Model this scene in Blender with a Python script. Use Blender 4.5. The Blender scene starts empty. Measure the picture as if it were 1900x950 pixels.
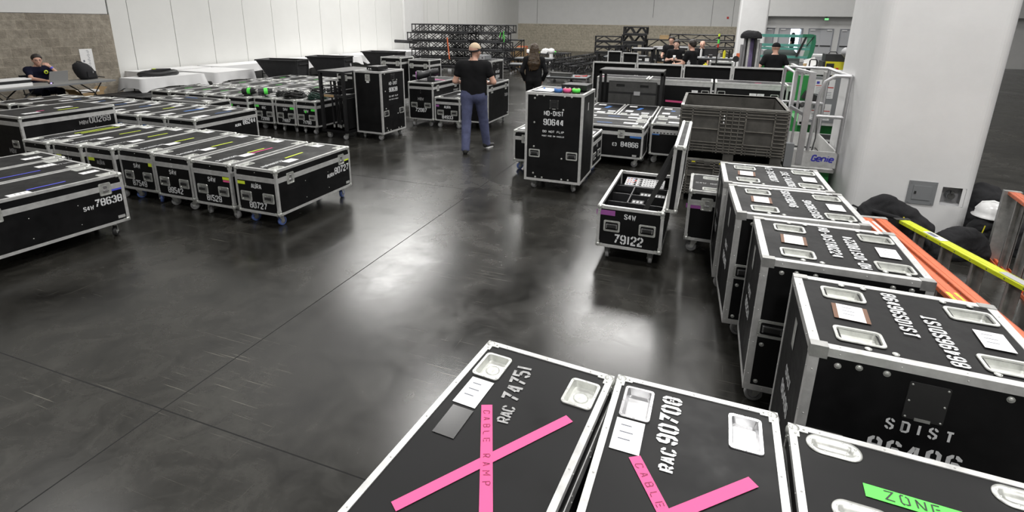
import bpy, math, random
import numpy as np
from mathutils import Matrix, Vector
random.seed(7)
SC = bpy.context.scene
COL = SC.collection
PI = math.pi

# ------------------------------------------------------------ camera, world, lamps, exposure
cam_d = bpy.data.cameras.new('camera')
cam = bpy.data.objects.new('camera', cam_d)
COL.objects.link(cam)
SC.camera = cam
cam_d.sensor_width = 36.0
cam_d.lens = 980.4 / 1900 * 36.0
cam_d.shift_y = (322.9 - 475.0) / 1900.0
cam_d.clip_start = 0.02
cam_d.clip_end = 300
_yaw, _pit, _rol = math.radians(19.8), math.radians(16.055), math.radians(0.834)
_f = Vector((-math.sin(_yaw), math.cos(_yaw), 0)); _r = Vector((math.cos(_yaw), math.sin(_yaw), 0)); _u = Vector((0, 0, 1))
_cf = _f * math.cos(_pit) - _u * math.sin(_pit)
_cu = _f * math.sin(_pit) + _u * math.cos(_pit)
_cx = _r * math.cos(_rol) + _cu * math.sin(_rol)
_cy = _cu * math.cos(_rol) - _r * math.sin(_rol)
_m = Matrix((_cx, _cy, -_cf)).transposed().to_4x4()
_m.translation = Vector((0, 0, 2.15))
cam.matrix_world = _m

W = bpy.data.worlds.new('world'); SC.world = W
W.use_nodes = True
W.node_tree.nodes['Background'].inputs[0].default_value = (0.9, 0.95, 1.0, 1)
W.node_tree.nodes['Background'].inputs[1].default_value = 0.05

SC.view_settings.view_transform = 'Standard'
SC.view_settings.look = 'None'
SC.view_settings.exposure = 0.0
SC.view_settings.gamma = 1.0
SC.view_settings.use_curve_mapping = False

CEIL = 8.6
def area(name, loc, size, power, col=(1, 0.985, 0.96), rot=(0, 0, 0), size_y=None, shape='RECTANGLE'):
    l = bpy.data.lights.new(name, 'AREA'); l.shape = shape
    l.size = size; l.size_y = size_y or size
    l.energy = power; l.color = col
    o = bpy.data.objects.new(name, l); COL.objects.link(o)
    o.location = loc; o.rotation_euler = rot
    return o
# ceiling lamps placed and stretched to shape floor glare, plus added fill lamps
LAMPS = [(-12.2, 19.2, 760, (2.6, 6.5)), (-2.2, 18.6, 900, (3.4, 5.0)), (-7.0, 25.0, 360, 2.0), (3.5, 25.0, 350, 2.0), (-9.5, 31.0, 420, 2.4), (0.0, 34.0, 330, 2.0), (8.0, 31.0, 300, 2.0), (9.0, 18.0, 260, 2.0),
         (-5.5, 10.5, 270, 1.3), (1.0, 10.5, 380, 1.3), (7.0, 9.5, 230, 1.3), (-11.0, 11.0, 100, 6.0), (-11.0, 4.5, 70, 1.3), (-5.0, 3.5, 230, 1.3), (1.0, 3.5, 330, 1.3), (6.0, 3.0, 260, 1.3),
         (-4.0, -3.0, 130, 1.3), (1.5, -3.0, 400, 1.3), (7.0, -3.0, 230, 1.3)]  # row behind the camera, added to brighten the column
for lx, ly, p, sz in LAMPS:
    sx, sy = sz if isinstance(sz, tuple) else (sz, sz)
    area('high_bay_and_fill_lamp', (lx, ly, CEIL - 0.15), sx, p, size_y=sy)

# ------------------------------------------------------------ materials
def mat(name, col, rough=0.5, metal=0.0, var=0.0, vscale=8.0, bump=0.0, bscale=60.0, rvar=0.0, spec=0.5, emit=None, est=0.0, trans=0.0):
    m = bpy.data.materials.new(name); m.use_nodes = True
    nt = m.node_tree; b = nt.nodes['Principled BSDF']
    b.inputs['Base Color'].default_value = (*col, 1)
    b.inputs['Roughness'].default_value = rough
    b.inputs['Metallic'].default_value = metal
    b.inputs['Specular IOR Level'].default_value = spec
    if trans: b.inputs['Transmission Weight'].default_value = trans
    if emit:
        b.inputs['Emission Color'].default_value = (*emit, 1); b.inputs['Emission Strength'].default_value = est
    if var or rvar or bump:
        tc = nt.nodes.new('ShaderNodeTexCoord')
    if var or rvar:
        n = nt.nodes.new('ShaderNodeTexNoise'); n.inputs['Scale'].default_value = vscale; n.inputs['Detail'].default_value = 6
        n.inputs['Roughness'].default_value = 0.65
        nt.links.new(tc.outputs['Object'], n.inputs['Vector'])
    if var:
        r = nt.nodes.new('ShaderNodeMapRange'); r.inputs[1].default_value = 0.3; r.inputs[2].default_value = 0.7
        r.inputs[3].default_value = 1 - var; r.inputs[4].default_value = 1 + var
        nt.links.new(n.outputs['Fac'], r.inputs[0])
        mx = nt.nodes.new('ShaderNodeMix'); mx.data_type = 'RGBA'; mx.blend_type = 'MULTIPLY'; mx.inputs[0].default_value = 1
        mx.inputs[6].default_value = (*col, 1)
        cb = nt.nodes.new('ShaderNodeCombineColor')
        for i in range(3): nt.links.new(r.outputs[0], cb.inputs[i])
        nt.links.new(cb.outputs[0], mx.inputs[7]); nt.links.new(mx.outputs[2], b.inputs['Base Color'])
    if rvar:
        r2 = nt.nodes.new('ShaderNodeMapRange'); r2.inputs[1].default_value = 0.3; r2.inputs[2].default_value = 0.7
        r2.inputs[3].default_value = rough - rvar; r2.inputs[4].default_value = rough + rvar
        nt.links.new(n.outputs['Fac'], r2.inputs[0]); nt.links.new(r2.outputs[0], b.inputs['Roughness'])
    if bump:
        nb = nt.nodes.new('ShaderNodeTexNoise'); nb.inputs['Scale'].default_value = bscale; nb.inputs['Detail'].default_value = 4
        nt.links.new(tc.outputs['Object'], nb.inputs['Vector'])
        bp = nt.nodes.new('ShaderNodeBump'); bp.inputs['Strength'].default_value = bump; bp.inputs['Distance'].default_value = 0.01
        nt.links.new(nb.outputs['Fac'], bp.inputs['Height']); nt.links.new(bp.outputs[0], b.inputs['Normal'])
    return m

M = {}
M['panel'] = mat('black_laminate', (0.0065, 0.0065, 0.007), 0.48, var=0.35, vscale=5, rvar=0.10, spec=0.22)
M['alu'] = mat('aluminium_extrusion', (0.64, 0.64, 0.63), 0.42, 0.45, var=0.14, vscale=14, rvar=0.1)
M['alu_dull'] = mat('dull_aluminium', (0.42, 0.42, 0.41), 0.5, 0.7, var=0.25, vscale=12, rvar=0.1)
M['zinc'] = mat('zinc_plated_steel', (0.66, 0.67, 0.64), 0.36, 0.65, var=0.18, vscale=18, rvar=0.08)
M['railalu'] = mat('satin_aluminium_tube', (0.52, 0.52, 0.53), 0.38, 0.7, var=0.1, vscale=9)
M['steel'] = mat('bright_steel', (0.7, 0.7, 0.71), 0.25, 0.9, var=0.1, vscale=20)
M['paint'] = mat('white_stencil_paint', (0.72, 0.73, 0.74), 0.6, var=0.12, vscale=40)
M['worn'] = mat('worn_stencil_paint', (0.34, 0.34, 0.34), 0.6, var=0.4, vscale=45)
M['paper'] = mat('white_paper', (0.84, 0.84, 0.84), 0.6, var=0.03, vscale=30)
M['ink'] = mat('grey_ink', (0.16, 0.17, 0.2), 0.6)
M['brown'] = mat('brown_card_holder', (0.17, 0.085, 0.05), 0.6)
M['marker'] = mat('black_marker_ink', (0.03, 0.025, 0.03), 0.5)
M['markerp'] = mat('purple_marker_ink', (0.20, 0.004, 0.06), 0.5)
M['pink'] = mat('pink_tape', (0.78, 0.115, 0.29), 0.6, spec=0.2)
M['yellow'] = mat('yellow_tape', (0.72, 0.88, 0.05), 0.5)
M['green'] = mat('green_tape', (0.12, 0.86, 0.10), 0.5)
M['blue'] = mat('blue_tape', (0.05, 0.17, 0.48), 0.5)
M['violet'] = mat('violet_blue_tape', (0.09, 0.10, 0.66), 0.5)
M['purple'] = mat('purple_tape', (0.32, 0.09, 0.33), 0.5)
M['rubber'] = mat('black_rubber', (0.02, 0.02, 0.02), 0.6)
M['wheel'] = mat('grey_wheel', (0.28, 0.28, 0.28), 0.45)
M['wheelb'] = mat('blue_wheel', (0.10, 0.16, 0.42), 0.4)
M['whitepaint'] = mat('white_wall_paint', (0.70, 0.70, 0.69), 0.7, var=0.03, vscale=2, spec=0.25)
M['colpaint'] = mat('column_paint', (0.76, 0.76, 0.76), 0.55, var=0.05, vscale=1.6, spec=0.35)
M['blackpaint'] = mat('black_painted_steel', (0.02, 0.02, 0.021), 0.4, 0.2, var=0.3, vscale=10)
M['truss'] = mat('black_truss', (0.03, 0.03, 0.032), 0.35, 0.5, var=0.4, vscale=9)
M['cloth'] = mat('white_tablecloth', (0.80, 0.80, 0.80), 0.85, spec=0.2)
M['plastic'] = mat('black_plastic', (0.022, 0.022, 0.024), 0.45, var=0.25, vscale=6)
M['crate'] = mat('grey_container_plastic', (0.06, 0.057, 0.051), 0.5, var=0.35, vscale=7, rvar=0.1)
M['crateribs'] = mat('pale_container_ribs', (0.125, 0.118, 0.104), 0.5, var=0.35, vscale=7)
M['cratedirt'] = mat('scuffed_container_plastic', (0.16, 0.155, 0.14), 0.6, var=0.45, vscale=6)
M['fabric'] = mat('black_fabric', (0.012, 0.012, 0.014), 0.9, bump=0.3, bscale=90)
M['skin'] = mat('skin', (0.62, 0.36, 0.27), 0.5, var=0.06)
M['skin2'] = mat('light_skin', (0.68, 0.42, 0.33), 0.5, var=0.06)
M['jeans'] = mat('blue_denim', (0.075, 0.085, 0.165), 0.85, var=0.28, vscale=9, bump=0.4, bscale=70)
M['tee'] = mat('black_cotton', (0.010, 0.010, 0.011), 0.95, bump=0.2, bscale=50, spec=0.2)
M['navy'] = mat('navy_cotton', (0.008, 0.009, 0.025), 0.9, spec=0.2)
M['hair'] = mat('long_brown_hair', (0.045, 0.026, 0.011), 0.5, var=0.6, vscale=30)
M['darkhair'] = mat('dark_hair', (0.018, 0.013, 0.01), 0.55)
M['tan'] = mat('tan_cap_fabric', (0.62, 0.48, 0.33), 0.8)
M['orange'] = mat('orange_fibreglass', (0.66, 0.15, 0.06), 0.4, var=0.15, vscale=14)
M['lime'] = mat('lime_fibreglass', (0.62, 0.70, 0.02), 0.4, var=0.1, vscale=14)
M['steelgreen'] = mat('green_machine_paint', (0.02, 0.25, 0.05), 0.4, var=0.1)
M['teal'] = mat('teal_steel_paint', (0.10, 0.33, 0.28), 0.4, var=0.12)
M['tealdark'] = mat('dark_green_steel_paint', (0.02, 0.17, 0.09), 0.4)
M['greybox'] = mat('grey_enamel', (0.25, 0.26, 0.27), 0.45, 0.2)
M['greylight'] = mat('light_grey_plastic', (0.42, 0.42, 0.43), 0.45)
M['darkgrey'] = mat('dark_grey_board', (0.06, 0.06, 0.058), 0.55, var=0.25, vscale=6)
M['silver'] = mat('silver_laptop', (0.35, 0.35, 0.35), 0.4, 0.4)
M['hardhat'] = mat('white_helmet_shell', (0.80, 0.80, 0.80), 0.25)
M['door'] = mat('grey_door_paint', (0.50, 0.51, 0.53), 0.55)
M['doorframe'] = mat('grey_frame_paint', (0.27, 0.28, 0.31), 0.5)
M['yellowbox'] = mat('yellow_enamel', (0.72, 0.66, 0.03), 0.4)
M['card'] = mat('brown_cardboard', (0.42, 0.29, 0.15), 0.8)
M['wood'] = mat('plywood', (0.24, 0.16, 0.08), 0.7, var=0.2)
M['glow'] = mat('daylight_beyond_door', (0.8, 0.9, 1), 0.5, emit=(0.86, 0.94, 1.0), est=1.25)
M['exit'] = mat('lit_exit_sign', (0.1, 0.6, 0.2), 0.5, emit=(0.25, 0.85, 0.3), est=0.8)
M['led'] = mat('violet_indicator_light', (0.4, 0.3, 0.9), 0.5, emit=(0.5, 0.35, 1.0), est=2.5)
M['red'] = mat('red_plastic', (0.55, 0.03, 0.02), 0.4)
M['genie'] = mat('blue_logo_print', (0.05, 0.05, 0.42), 0.5)
M['tabletop'] = mat('grey_table_laminate', (0.25, 0.25, 0.24), 0.5)
M['cable'] = mat('black_cable', (0.012, 0.012, 0.012), 0.5)
M['cableg'] = mat('dark_green_cable', (0.01, 0.045, 0.03), 0.5)
M['drape'] = mat('purple_drape', (0.13, 0.10, 0.20), 0.7, var=0.2)
M['drapeg'] = mat('grey_drape_poles', (0.30, 0.30, 0.31), 0.5, 0.4)

# polished dark concrete floor
def floor_mat():
    m = bpy.data.materials.new('polished_dark_concrete'); m.use_nodes = True
    nt = m.node_tree; b = nt.nodes['Principled BSDF']; N = nt.nodes.new; Lk = nt.links.new
    tc = N('ShaderNodeTexCoord')
    def noise(sc, det, ro, dist=0.0, stretch=None):
        n = N('ShaderNodeTexNoise'); n.inputs['Scale'].default_value = sc; n.inputs['Detail'].default_value = det
        n.inputs['Roughness'].default_value = ro; n.inputs['Distortion'].default_value = dist
        if stretch:
            mp = N('ShaderNodeMapping'); mp.inputs['Scale'].default_value = stretch[:3]; mp.inputs['Rotation'].default_value = (0, 0, stretch[3])
            Lk(tc.outputs['Object'], mp.inputs[0]); Lk(mp.outputs[0], n.inputs['Vector'])
        else: Lk(tc.outputs['Object'], n.inputs['Vector'])
        return n
    def rng(src, a, b_, c, d):
        r = N('ShaderNodeMapRange'); r.inputs[1].default_value = a; r.inputs[2].default_value = b_
        r.inputs[3].default_value = c; r.inputs[4].default_value = d; Lk(src, r.inputs[0]); return r.outputs[0]
    big = noise(0.55, 7, 0.62, 0.6); mid = noise(3.5, 8, 0.7, 0.8); fine = noise(45, 4, 0.6)
    add = N('ShaderNodeMath'); add.operation = 'MULTIPLY'
    Lk(rng(big.outputs['Fac'], .3, .7, .45, 1.7), add.inputs[0]); Lk(rng(mid.outputs['Fac'], .3, .72, .6, 1.8), add.inputs[1])
    add2 = N('ShaderNodeMath'); add2.operation = 'MULTIPLY'
    Lk(add.outputs[0], add2.inputs[0]); Lk(rng(fine.outputs['Fac'], .3, .7, .85, 1.15), add2.inputs[1])
    # thin pale scratches, in two directions
    prev = None
    for k, (st, th) in enumerate((((1.0, 60, 1, 0.5), .66), ((70, 1.0, 1, -0.25), .69), ((.9, 50, 1, 1.15), .67))):
        s = noise(1.3 + .4 * k, 3, 0.55, 0.15, st)
        v = rng(s.outputs['Fac'], th, th + .05, 0, 1)
        if prev is None: prev = v
        else:
            mx = N('ShaderNodeMath'); mx.operation = 'MAXIMUM'; Lk(prev, mx.inputs[0]); Lk(v, mx.inputs[1]); prev = mx.outputs[0]
    # control joints of the slab
    sp = N('ShaderNodeSeparateXYZ'); Lk(tc.outputs['Object'], sp.inputs[0])
    def line(axis, off, period, wdt):
        a = N('ShaderNodeMath'); a.operation = 'SUBTRACT'; Lk(sp.outputs[axis], a.inputs[0]); a.inputs[1].default_value = off
        q = N('ShaderNodeMath'); q.operation = 'PINGPONG'; Lk(a.outputs[0], q.inputs[0]); q.inputs[1].default_value = period / 2
        c = N('ShaderNodeMath'); c.operation = 'LESS_THAN'; Lk(q.outputs[0], c.inputs[0]); c.inputs[1].default_value = wdt
        return c.outputs[0]
    l1 = line('X', -2.71, 4.4, 0.0045); l2 = line('Y', 1.70, 4.4, 0.004)
    mj = N('ShaderNodeMath'); mj.operation = 'MAXIMUM'; Lk(l1, mj.inputs[0]); Lk(l2, mj.inputs[1])
    base = N('ShaderNodeMix'); base.data_type = 'RGBA'; base.blend_type = 'MULTIPLY'; base.inputs[0].default_value = 1
    base.inputs[6].default_value = (0.0165, 0.0158, 0.0137, 1)
    cb = N('ShaderNodeCombineColor')
    for i in range(3): Lk(add2.outputs[0], cb.inputs[i])
    Lk(cb.outputs[0], base.inputs[7])
    sc = N('ShaderNodeMix'); sc.data_type = 'RGBA'; Lk(base.outputs[2], sc.inputs[6]); sc.inputs[7].default_value = (0.20, 0.19, 0.16, 1)
    sf = N('ShaderNodeMath'); sf.operation = 'MULTIPLY'; Lk(prev, sf.inputs[0]); sf.inputs[1].default_value = 0.6
    msk = noise(.9, 2, .5)
    sg = N('ShaderNodeMath'); sg.operation = 'MULTIPLY'; Lk(sf.outputs[0], sg.inputs[0]); Lk(rng(msk.outputs['Fac'], .5, .62, 0, 1), sg.inputs[1])
    Lk(sg.outputs[0], sc.inputs[0])
    jt = N('ShaderNodeMix'); jt.data_type = 'RGBA'; Lk(mj.outputs[0], jt.inputs[0]); Lk(sc.outputs[2], jt.inputs[6]); jt.inputs[7].default_value = (0.003, 0.003, 0.003, 1)
    Lk(jt.outputs[2], b.inputs['Base Color'])
    rr = N('ShaderNodeMath'); rr.operation = 'ADD'
    Lk(rng(big.outputs['Fac'], .3, .7, .17, .29), rr.inputs[0]); Lk(rng(mid.outputs['Fac'], .3, .75, -.02, .06), rr.inputs[1])
    rj = N('ShaderNodeMath'); rj.operation = 'MAXIMUM'; Lk(rr.outputs[0], rj.inputs[0]); Lk(mj.outputs[0], rj.inputs[1])
    Lk(rj.outputs[0], b.inputs['Roughness'])
    b.inputs['Specular IOR Level'].default_value = 0.72
    bp = N('ShaderNodeBump'); bp.inputs['Strength'].default_value = 0.05; bp.inputs['Distance'].default_value = 0.01
    Lk(mid.outputs['Fac'], bp.inputs['Height']); Lk(bp.outputs[0], b.inputs['Normal'])
    return m
M['floor'] = floor_mat()

def block_mat(name, c1, c2, axis, along, rowh=0.203, bw=0.41):
    "split-face concrete block in running bond; axis = which object axis runs along the wall"
    m = bpy.data.materials.new(name); m.use_nodes = True
    nt = m.node_tree; b = nt.nodes['Principled BSDF']; N = nt.nodes.new; Lk = nt.links.new
    tc = N('ShaderNodeTexCoord'); sp = N('ShaderNodeSeparateXYZ'); Lk(tc.outputs['Object'], sp.inputs[0])
    cb = N('ShaderNodeCombineXYZ'); Lk(sp.outputs[axis], cb.inputs[0]); Lk(sp.outputs['Z'], cb.inputs[1])
    br = N('ShaderNodeTexBrick'); Lk(cb.outputs[0], br.inputs['Vector'])
    br.inputs['Scale'].default_value = 1.0; br.inputs['Brick Width'].default_value = bw; br.inputs['Row Height'].default_value = rowh
    br.inputs['Mortar Size'].default_value = 0.006; br.inputs['Mortar Smooth'].default_value = 0.3; br.inputs['Bias'].default_value = 0.0
    br.inputs['Color1'].default_value = (*c1, 1); br.inputs['Color2'].default_value = (*c2, 1)
    br.inputs['Mortar'].default_value = tuple(min(1, x * 1.45) for x in c2) + (1,)
    n = N('ShaderNodeTexNoise'); n.inputs['Scale'].default_value = 7; n.inputs['Detail'].default_value = 8; n.inputs['Roughness'].default_value = .7
    Lk(tc.outputs['Object'], n.inputs['Vector'])
    r = N('ShaderNodeMapRange'); r.inputs[1].default_value = .3; r.inputs[2].default_value = .7; r.inputs[3].default_value = .72; r.inputs[4].default_value = 1.25
    Lk(n.outputs['Fac'], r.inputs[0])
    c = N('ShaderNodeCombineColor')
    for i in range(3): Lk(r.outputs[0], c.inputs[i])
    mx = N('ShaderNodeMix'); mx.data_type = 'RGBA'; mx.blend_type = 'MULTIPLY'; mx.inputs[0].default_value = 1
    Lk(br.outputs['Color'], mx.inputs[6]); Lk(c.outputs[0], mx.inputs[7]); Lk(mx.outputs[2], b.inputs['Base Color'])
    b.inputs['Roughness'].default_value = 0.9; b.inputs['Specular IOR Level'].default_value = 0.2
    bp = N('ShaderNodeBump'); bp.inputs['Strength'].default_value = 0.9; bp.inputs['Distance'].default_value = 0.05
    Lk(n.outputs['Fac'], bp.inputs['Height']); Lk(bp.outputs[0], b.inputs['Normal'])
    return m
M['block_l'] = block_mat('split_face_block', (0.35, 0.315, 0.26), (0.27, 0.24, 0.195), 'Y', 1)
M['block_b'] = block_mat('far_block', (0.50, 0.455, 0.365), (0.44, 0.40, 0.32), 'X', 1)

# ------------------------------------------------------------ mesh building
class MB:
    def __init__(s): s.v = []; s.f = []; s.mi = []; s.mats = []; s.cur = 0; s.sm = []; s.smooth = False
    def use(s, m):
        m = M[m] if isinstance(m, str) else m
        if m not in s.mats: s.mats.append(m)
        s.cur = s.mats.index(m); return s
    def add(s, vs, fs, smooth=None):
        o = len(s.v); s.v += [tuple(v) for v in vs]
        for f in fs:
            s.f.append(tuple(i + o for i in f)); s.mi.append(s.cur); s.sm.append(s.smooth if smooth is None else smooth)
    def box(s, x0, x1, y0, y1, z0, z1):
        if x0 > x1: x0, x1 = x1, x0
        if y0 > y1: y0, y1 = y1, y0
        if z0 > z1: z0, z1 = z1, z0
        s.add([(x0, y0, z0), (x1, y0, z0), (x1, y1, z0), (x0, y1, z0), (x0, y0, z1), (x1, y0, z1), (x1, y1, z1), (x0, y1, z1)],
              [(0, 3, 2, 1), (4, 5, 6, 7), (0, 1, 5, 4), (1, 2, 6, 5), (2, 3, 7, 6), (3, 0, 4, 7)], False); return s
    def obox(s, p, q, wid, th, up=(0, 0, 1)):
        "oriented bar from p to q, wid across, th along up"
        p = Vector(p); q = Vector(q); d = (q - p).normalized(); up = Vector(up)
        sd = d.cross(up)
        if sd.length < 1e-4: sd = d.cross(Vector((1, 0, 0)))
        sd.normalize(); u = sd.cross(d).normalized()
        a = sd * wid / 2; b = u * th / 2
        vs = [p - a - b, p + a - b, p + a + b, p - a + b, q - a - b, q + a - b, q + a + b, q - a + b]
        s.add(vs, [(3, 2, 1, 0), (4, 5, 6, 7), (0, 1, 5, 4), (1, 2, 6, 5), (2, 3, 7, 6), (3, 0, 4, 7)], False); return s
    def prism(s, pts, z0, z1):
        n = len(pts)
        s.add([(x, y, z0) for x, y in pts] + [(x, y, z1) for x, y in pts],
              [tuple(range(n))[::-1], tuple(range(n, 2 * n))] + [(i, (i + 1) % n, (i + 1) % n + n, i + n) for i in range(n)], False); return s
    def cyl(s, p, q, r, n=12, r2=None, caps=True):
        p = Vector(p); q = Vector(q); d = (q - p).normalized(); r2 = r if r2 is None else r2
        a = d.orthogonal().normalized(); b = d.cross(a)
        vs = []
        for c, rr in ((p, r), (q, r2)):
            for i in range(n):
                t = 2 * PI * i / n; vs.append(c + (a * math.cos(t) + b * math.sin(t)) * rr)
        s.add(vs, [(i, (i + 1) % n, n + (i + 1) % n, n + i) for i in range(n)], True)
        if caps: s.add(vs, [tuple(range(n))[::-1], tuple(range(n, 2 * n))], False)
        return s
    def tube(s, path, r, n=8, closed=False):
        P = [Vector(p) for p in path]; m = len(P); vs = []; prev = None
        for i in range(m):
            if closed: d = P[(i + 1) % m] - P[i - 1]
            else: d = P[min(i + 1, m - 1)] - P[max(i - 1, 0)]
            d = d.normalized() if d.length > 1e-9 else Vector((0, 0, 1))
            a = (prev - d * prev.dot(d)) if prev is not None else d.orthogonal()
            a = a.normalized() if a.length > 1e-6 else d.orthogonal().normalized()
            prev = a; b = d.cross(a)
            rr = r[i] if isinstance(r, (list, tuple)) else r
            for k in range(n):
                t = 2 * PI * k / n; vs.append(P[i] + (a * math.cos(t) + b * math.sin(t)) * rr)
        fs = []
        for i in range(m if closed else m - 1):
            j = (i + 1) % m
            for k in range(n): fs.append((i * n + k, i * n + (k + 1) % n, j * n + (k + 1) % n, j * n + k))
        s.add(vs, fs, True)
        if not closed: s.add(vs, [tuple(range(n))[::-1], tuple(range((m - 1) * n, m * n))], False)
        return s
    def lathe(s, prof, c=(0, 0, 0), ax='z', n=20):
        vs = []
        for r, h in prof:
            for k in range(n):
                t = 2 * PI * k / n; x, y = r * math.cos(t), r * math.sin(t)
                v = {'z': (x, y, h), 'x': (h, x, y), 'y': (y, h, x)}[ax]
                vs.append((v[0] + c[0], v[1] + c[1], v[2] + c[2]))
        fs = [(i * n + k, i * n + (k + 1) % n, (i + 1) * n + (k + 1) % n, (i + 1) * n + k) for i in range(len(prof) - 1) for k in range(n)]
        s.add(vs, fs, True); return s
    def ball(s, c, r, n=10, sc=(1, 1, 1)):
        m = max(4, n // 2 + 1); pr = []
        vs = []; fs = []
        for i in range(m + 1):
            a = PI * i / m
            for k in range(n):
                t = 2 * PI * k / n
                vs.append((c[0] + r * sc[0] * math.sin(a) * math.cos(t), c[1] + r * sc[1] * math.sin(a) * math.sin(t), c[2] + r * sc[2] * math.cos(a)))
        for i in range(m):
            for k in range(n): fs.append((i * n + k, (i + 1) * n + k, (i + 1) * n + (k + 1) % n, i * n + (k + 1) % n))
        s.add(vs, fs, True); return s
    def mesh(s, name):
        me = bpy.data.meshes.new(name); me.from_pydata(s.v, [], s.f)
        for m in s.mats: me.materials.append(m)
        me.polygons.foreach_set('material_index', s.mi); me.polygons.foreach_set('use_smooth', s.sm)
        me.update(); return me
    def build(s, name, m=None, parent=None, mx=None):
        if m is not None and not s.mats: s.mats = [M[m] if isinstance(m, str) else m]
        return put(name, s.mesh(name), parent, mx)

def put(name, me, parent=None, mx=None):
    o = bpy.data.objects.new(name, me); COL.objects.link(o)
    if parent is not None: o.parent = parent
    if mx is not None: o.matrix_local = mx
    return o
def tag(o, label, cat, group=None):
    o['label'] = label; o['category'] = cat
    if group: o['group'] = group
    return o
def thing(name, label, cat, loc=(0, 0, 0), yaw=0.0, group=None):
    o = bpy.data.objects.new(name, None); COL.objects.link(o)
    o.empty_display_size = 0.1
    o.location = loc; o.rotation_euler = (0, 0, math.radians(yaw))
    return tag(o, label, cat, group)
def struct(name, mb, m=None, parent=None):
    o = mb.build(name, m, parent)
    if parent is None: o['kind'] = 'structure'
    return o
def T(x=0, y=0, z=0, rz=0, rx=0, ry=0, s=None):
    m = Matrix.Translation((x, y, z)) @ Matrix.Rotation(rz, 4, 'Z') @ Matrix.Rotation(ry, 4, 'Y') @ Matrix.Rotation(rx, 4, 'X')
    if s: m = m @ Matrix.Diagonal((*s, 1))
    return m
CACHE = {}
def cached(key, fn):
    if key not in CACHE: CACHE[key] = fn()
    return CACHE[key]
def copy_tree(o, parent=None):
    c = o.copy(); COL.objects.link(c); c.parent = parent
    for ch in list(o.children): copy_tree(ch, c)
    return c

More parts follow.
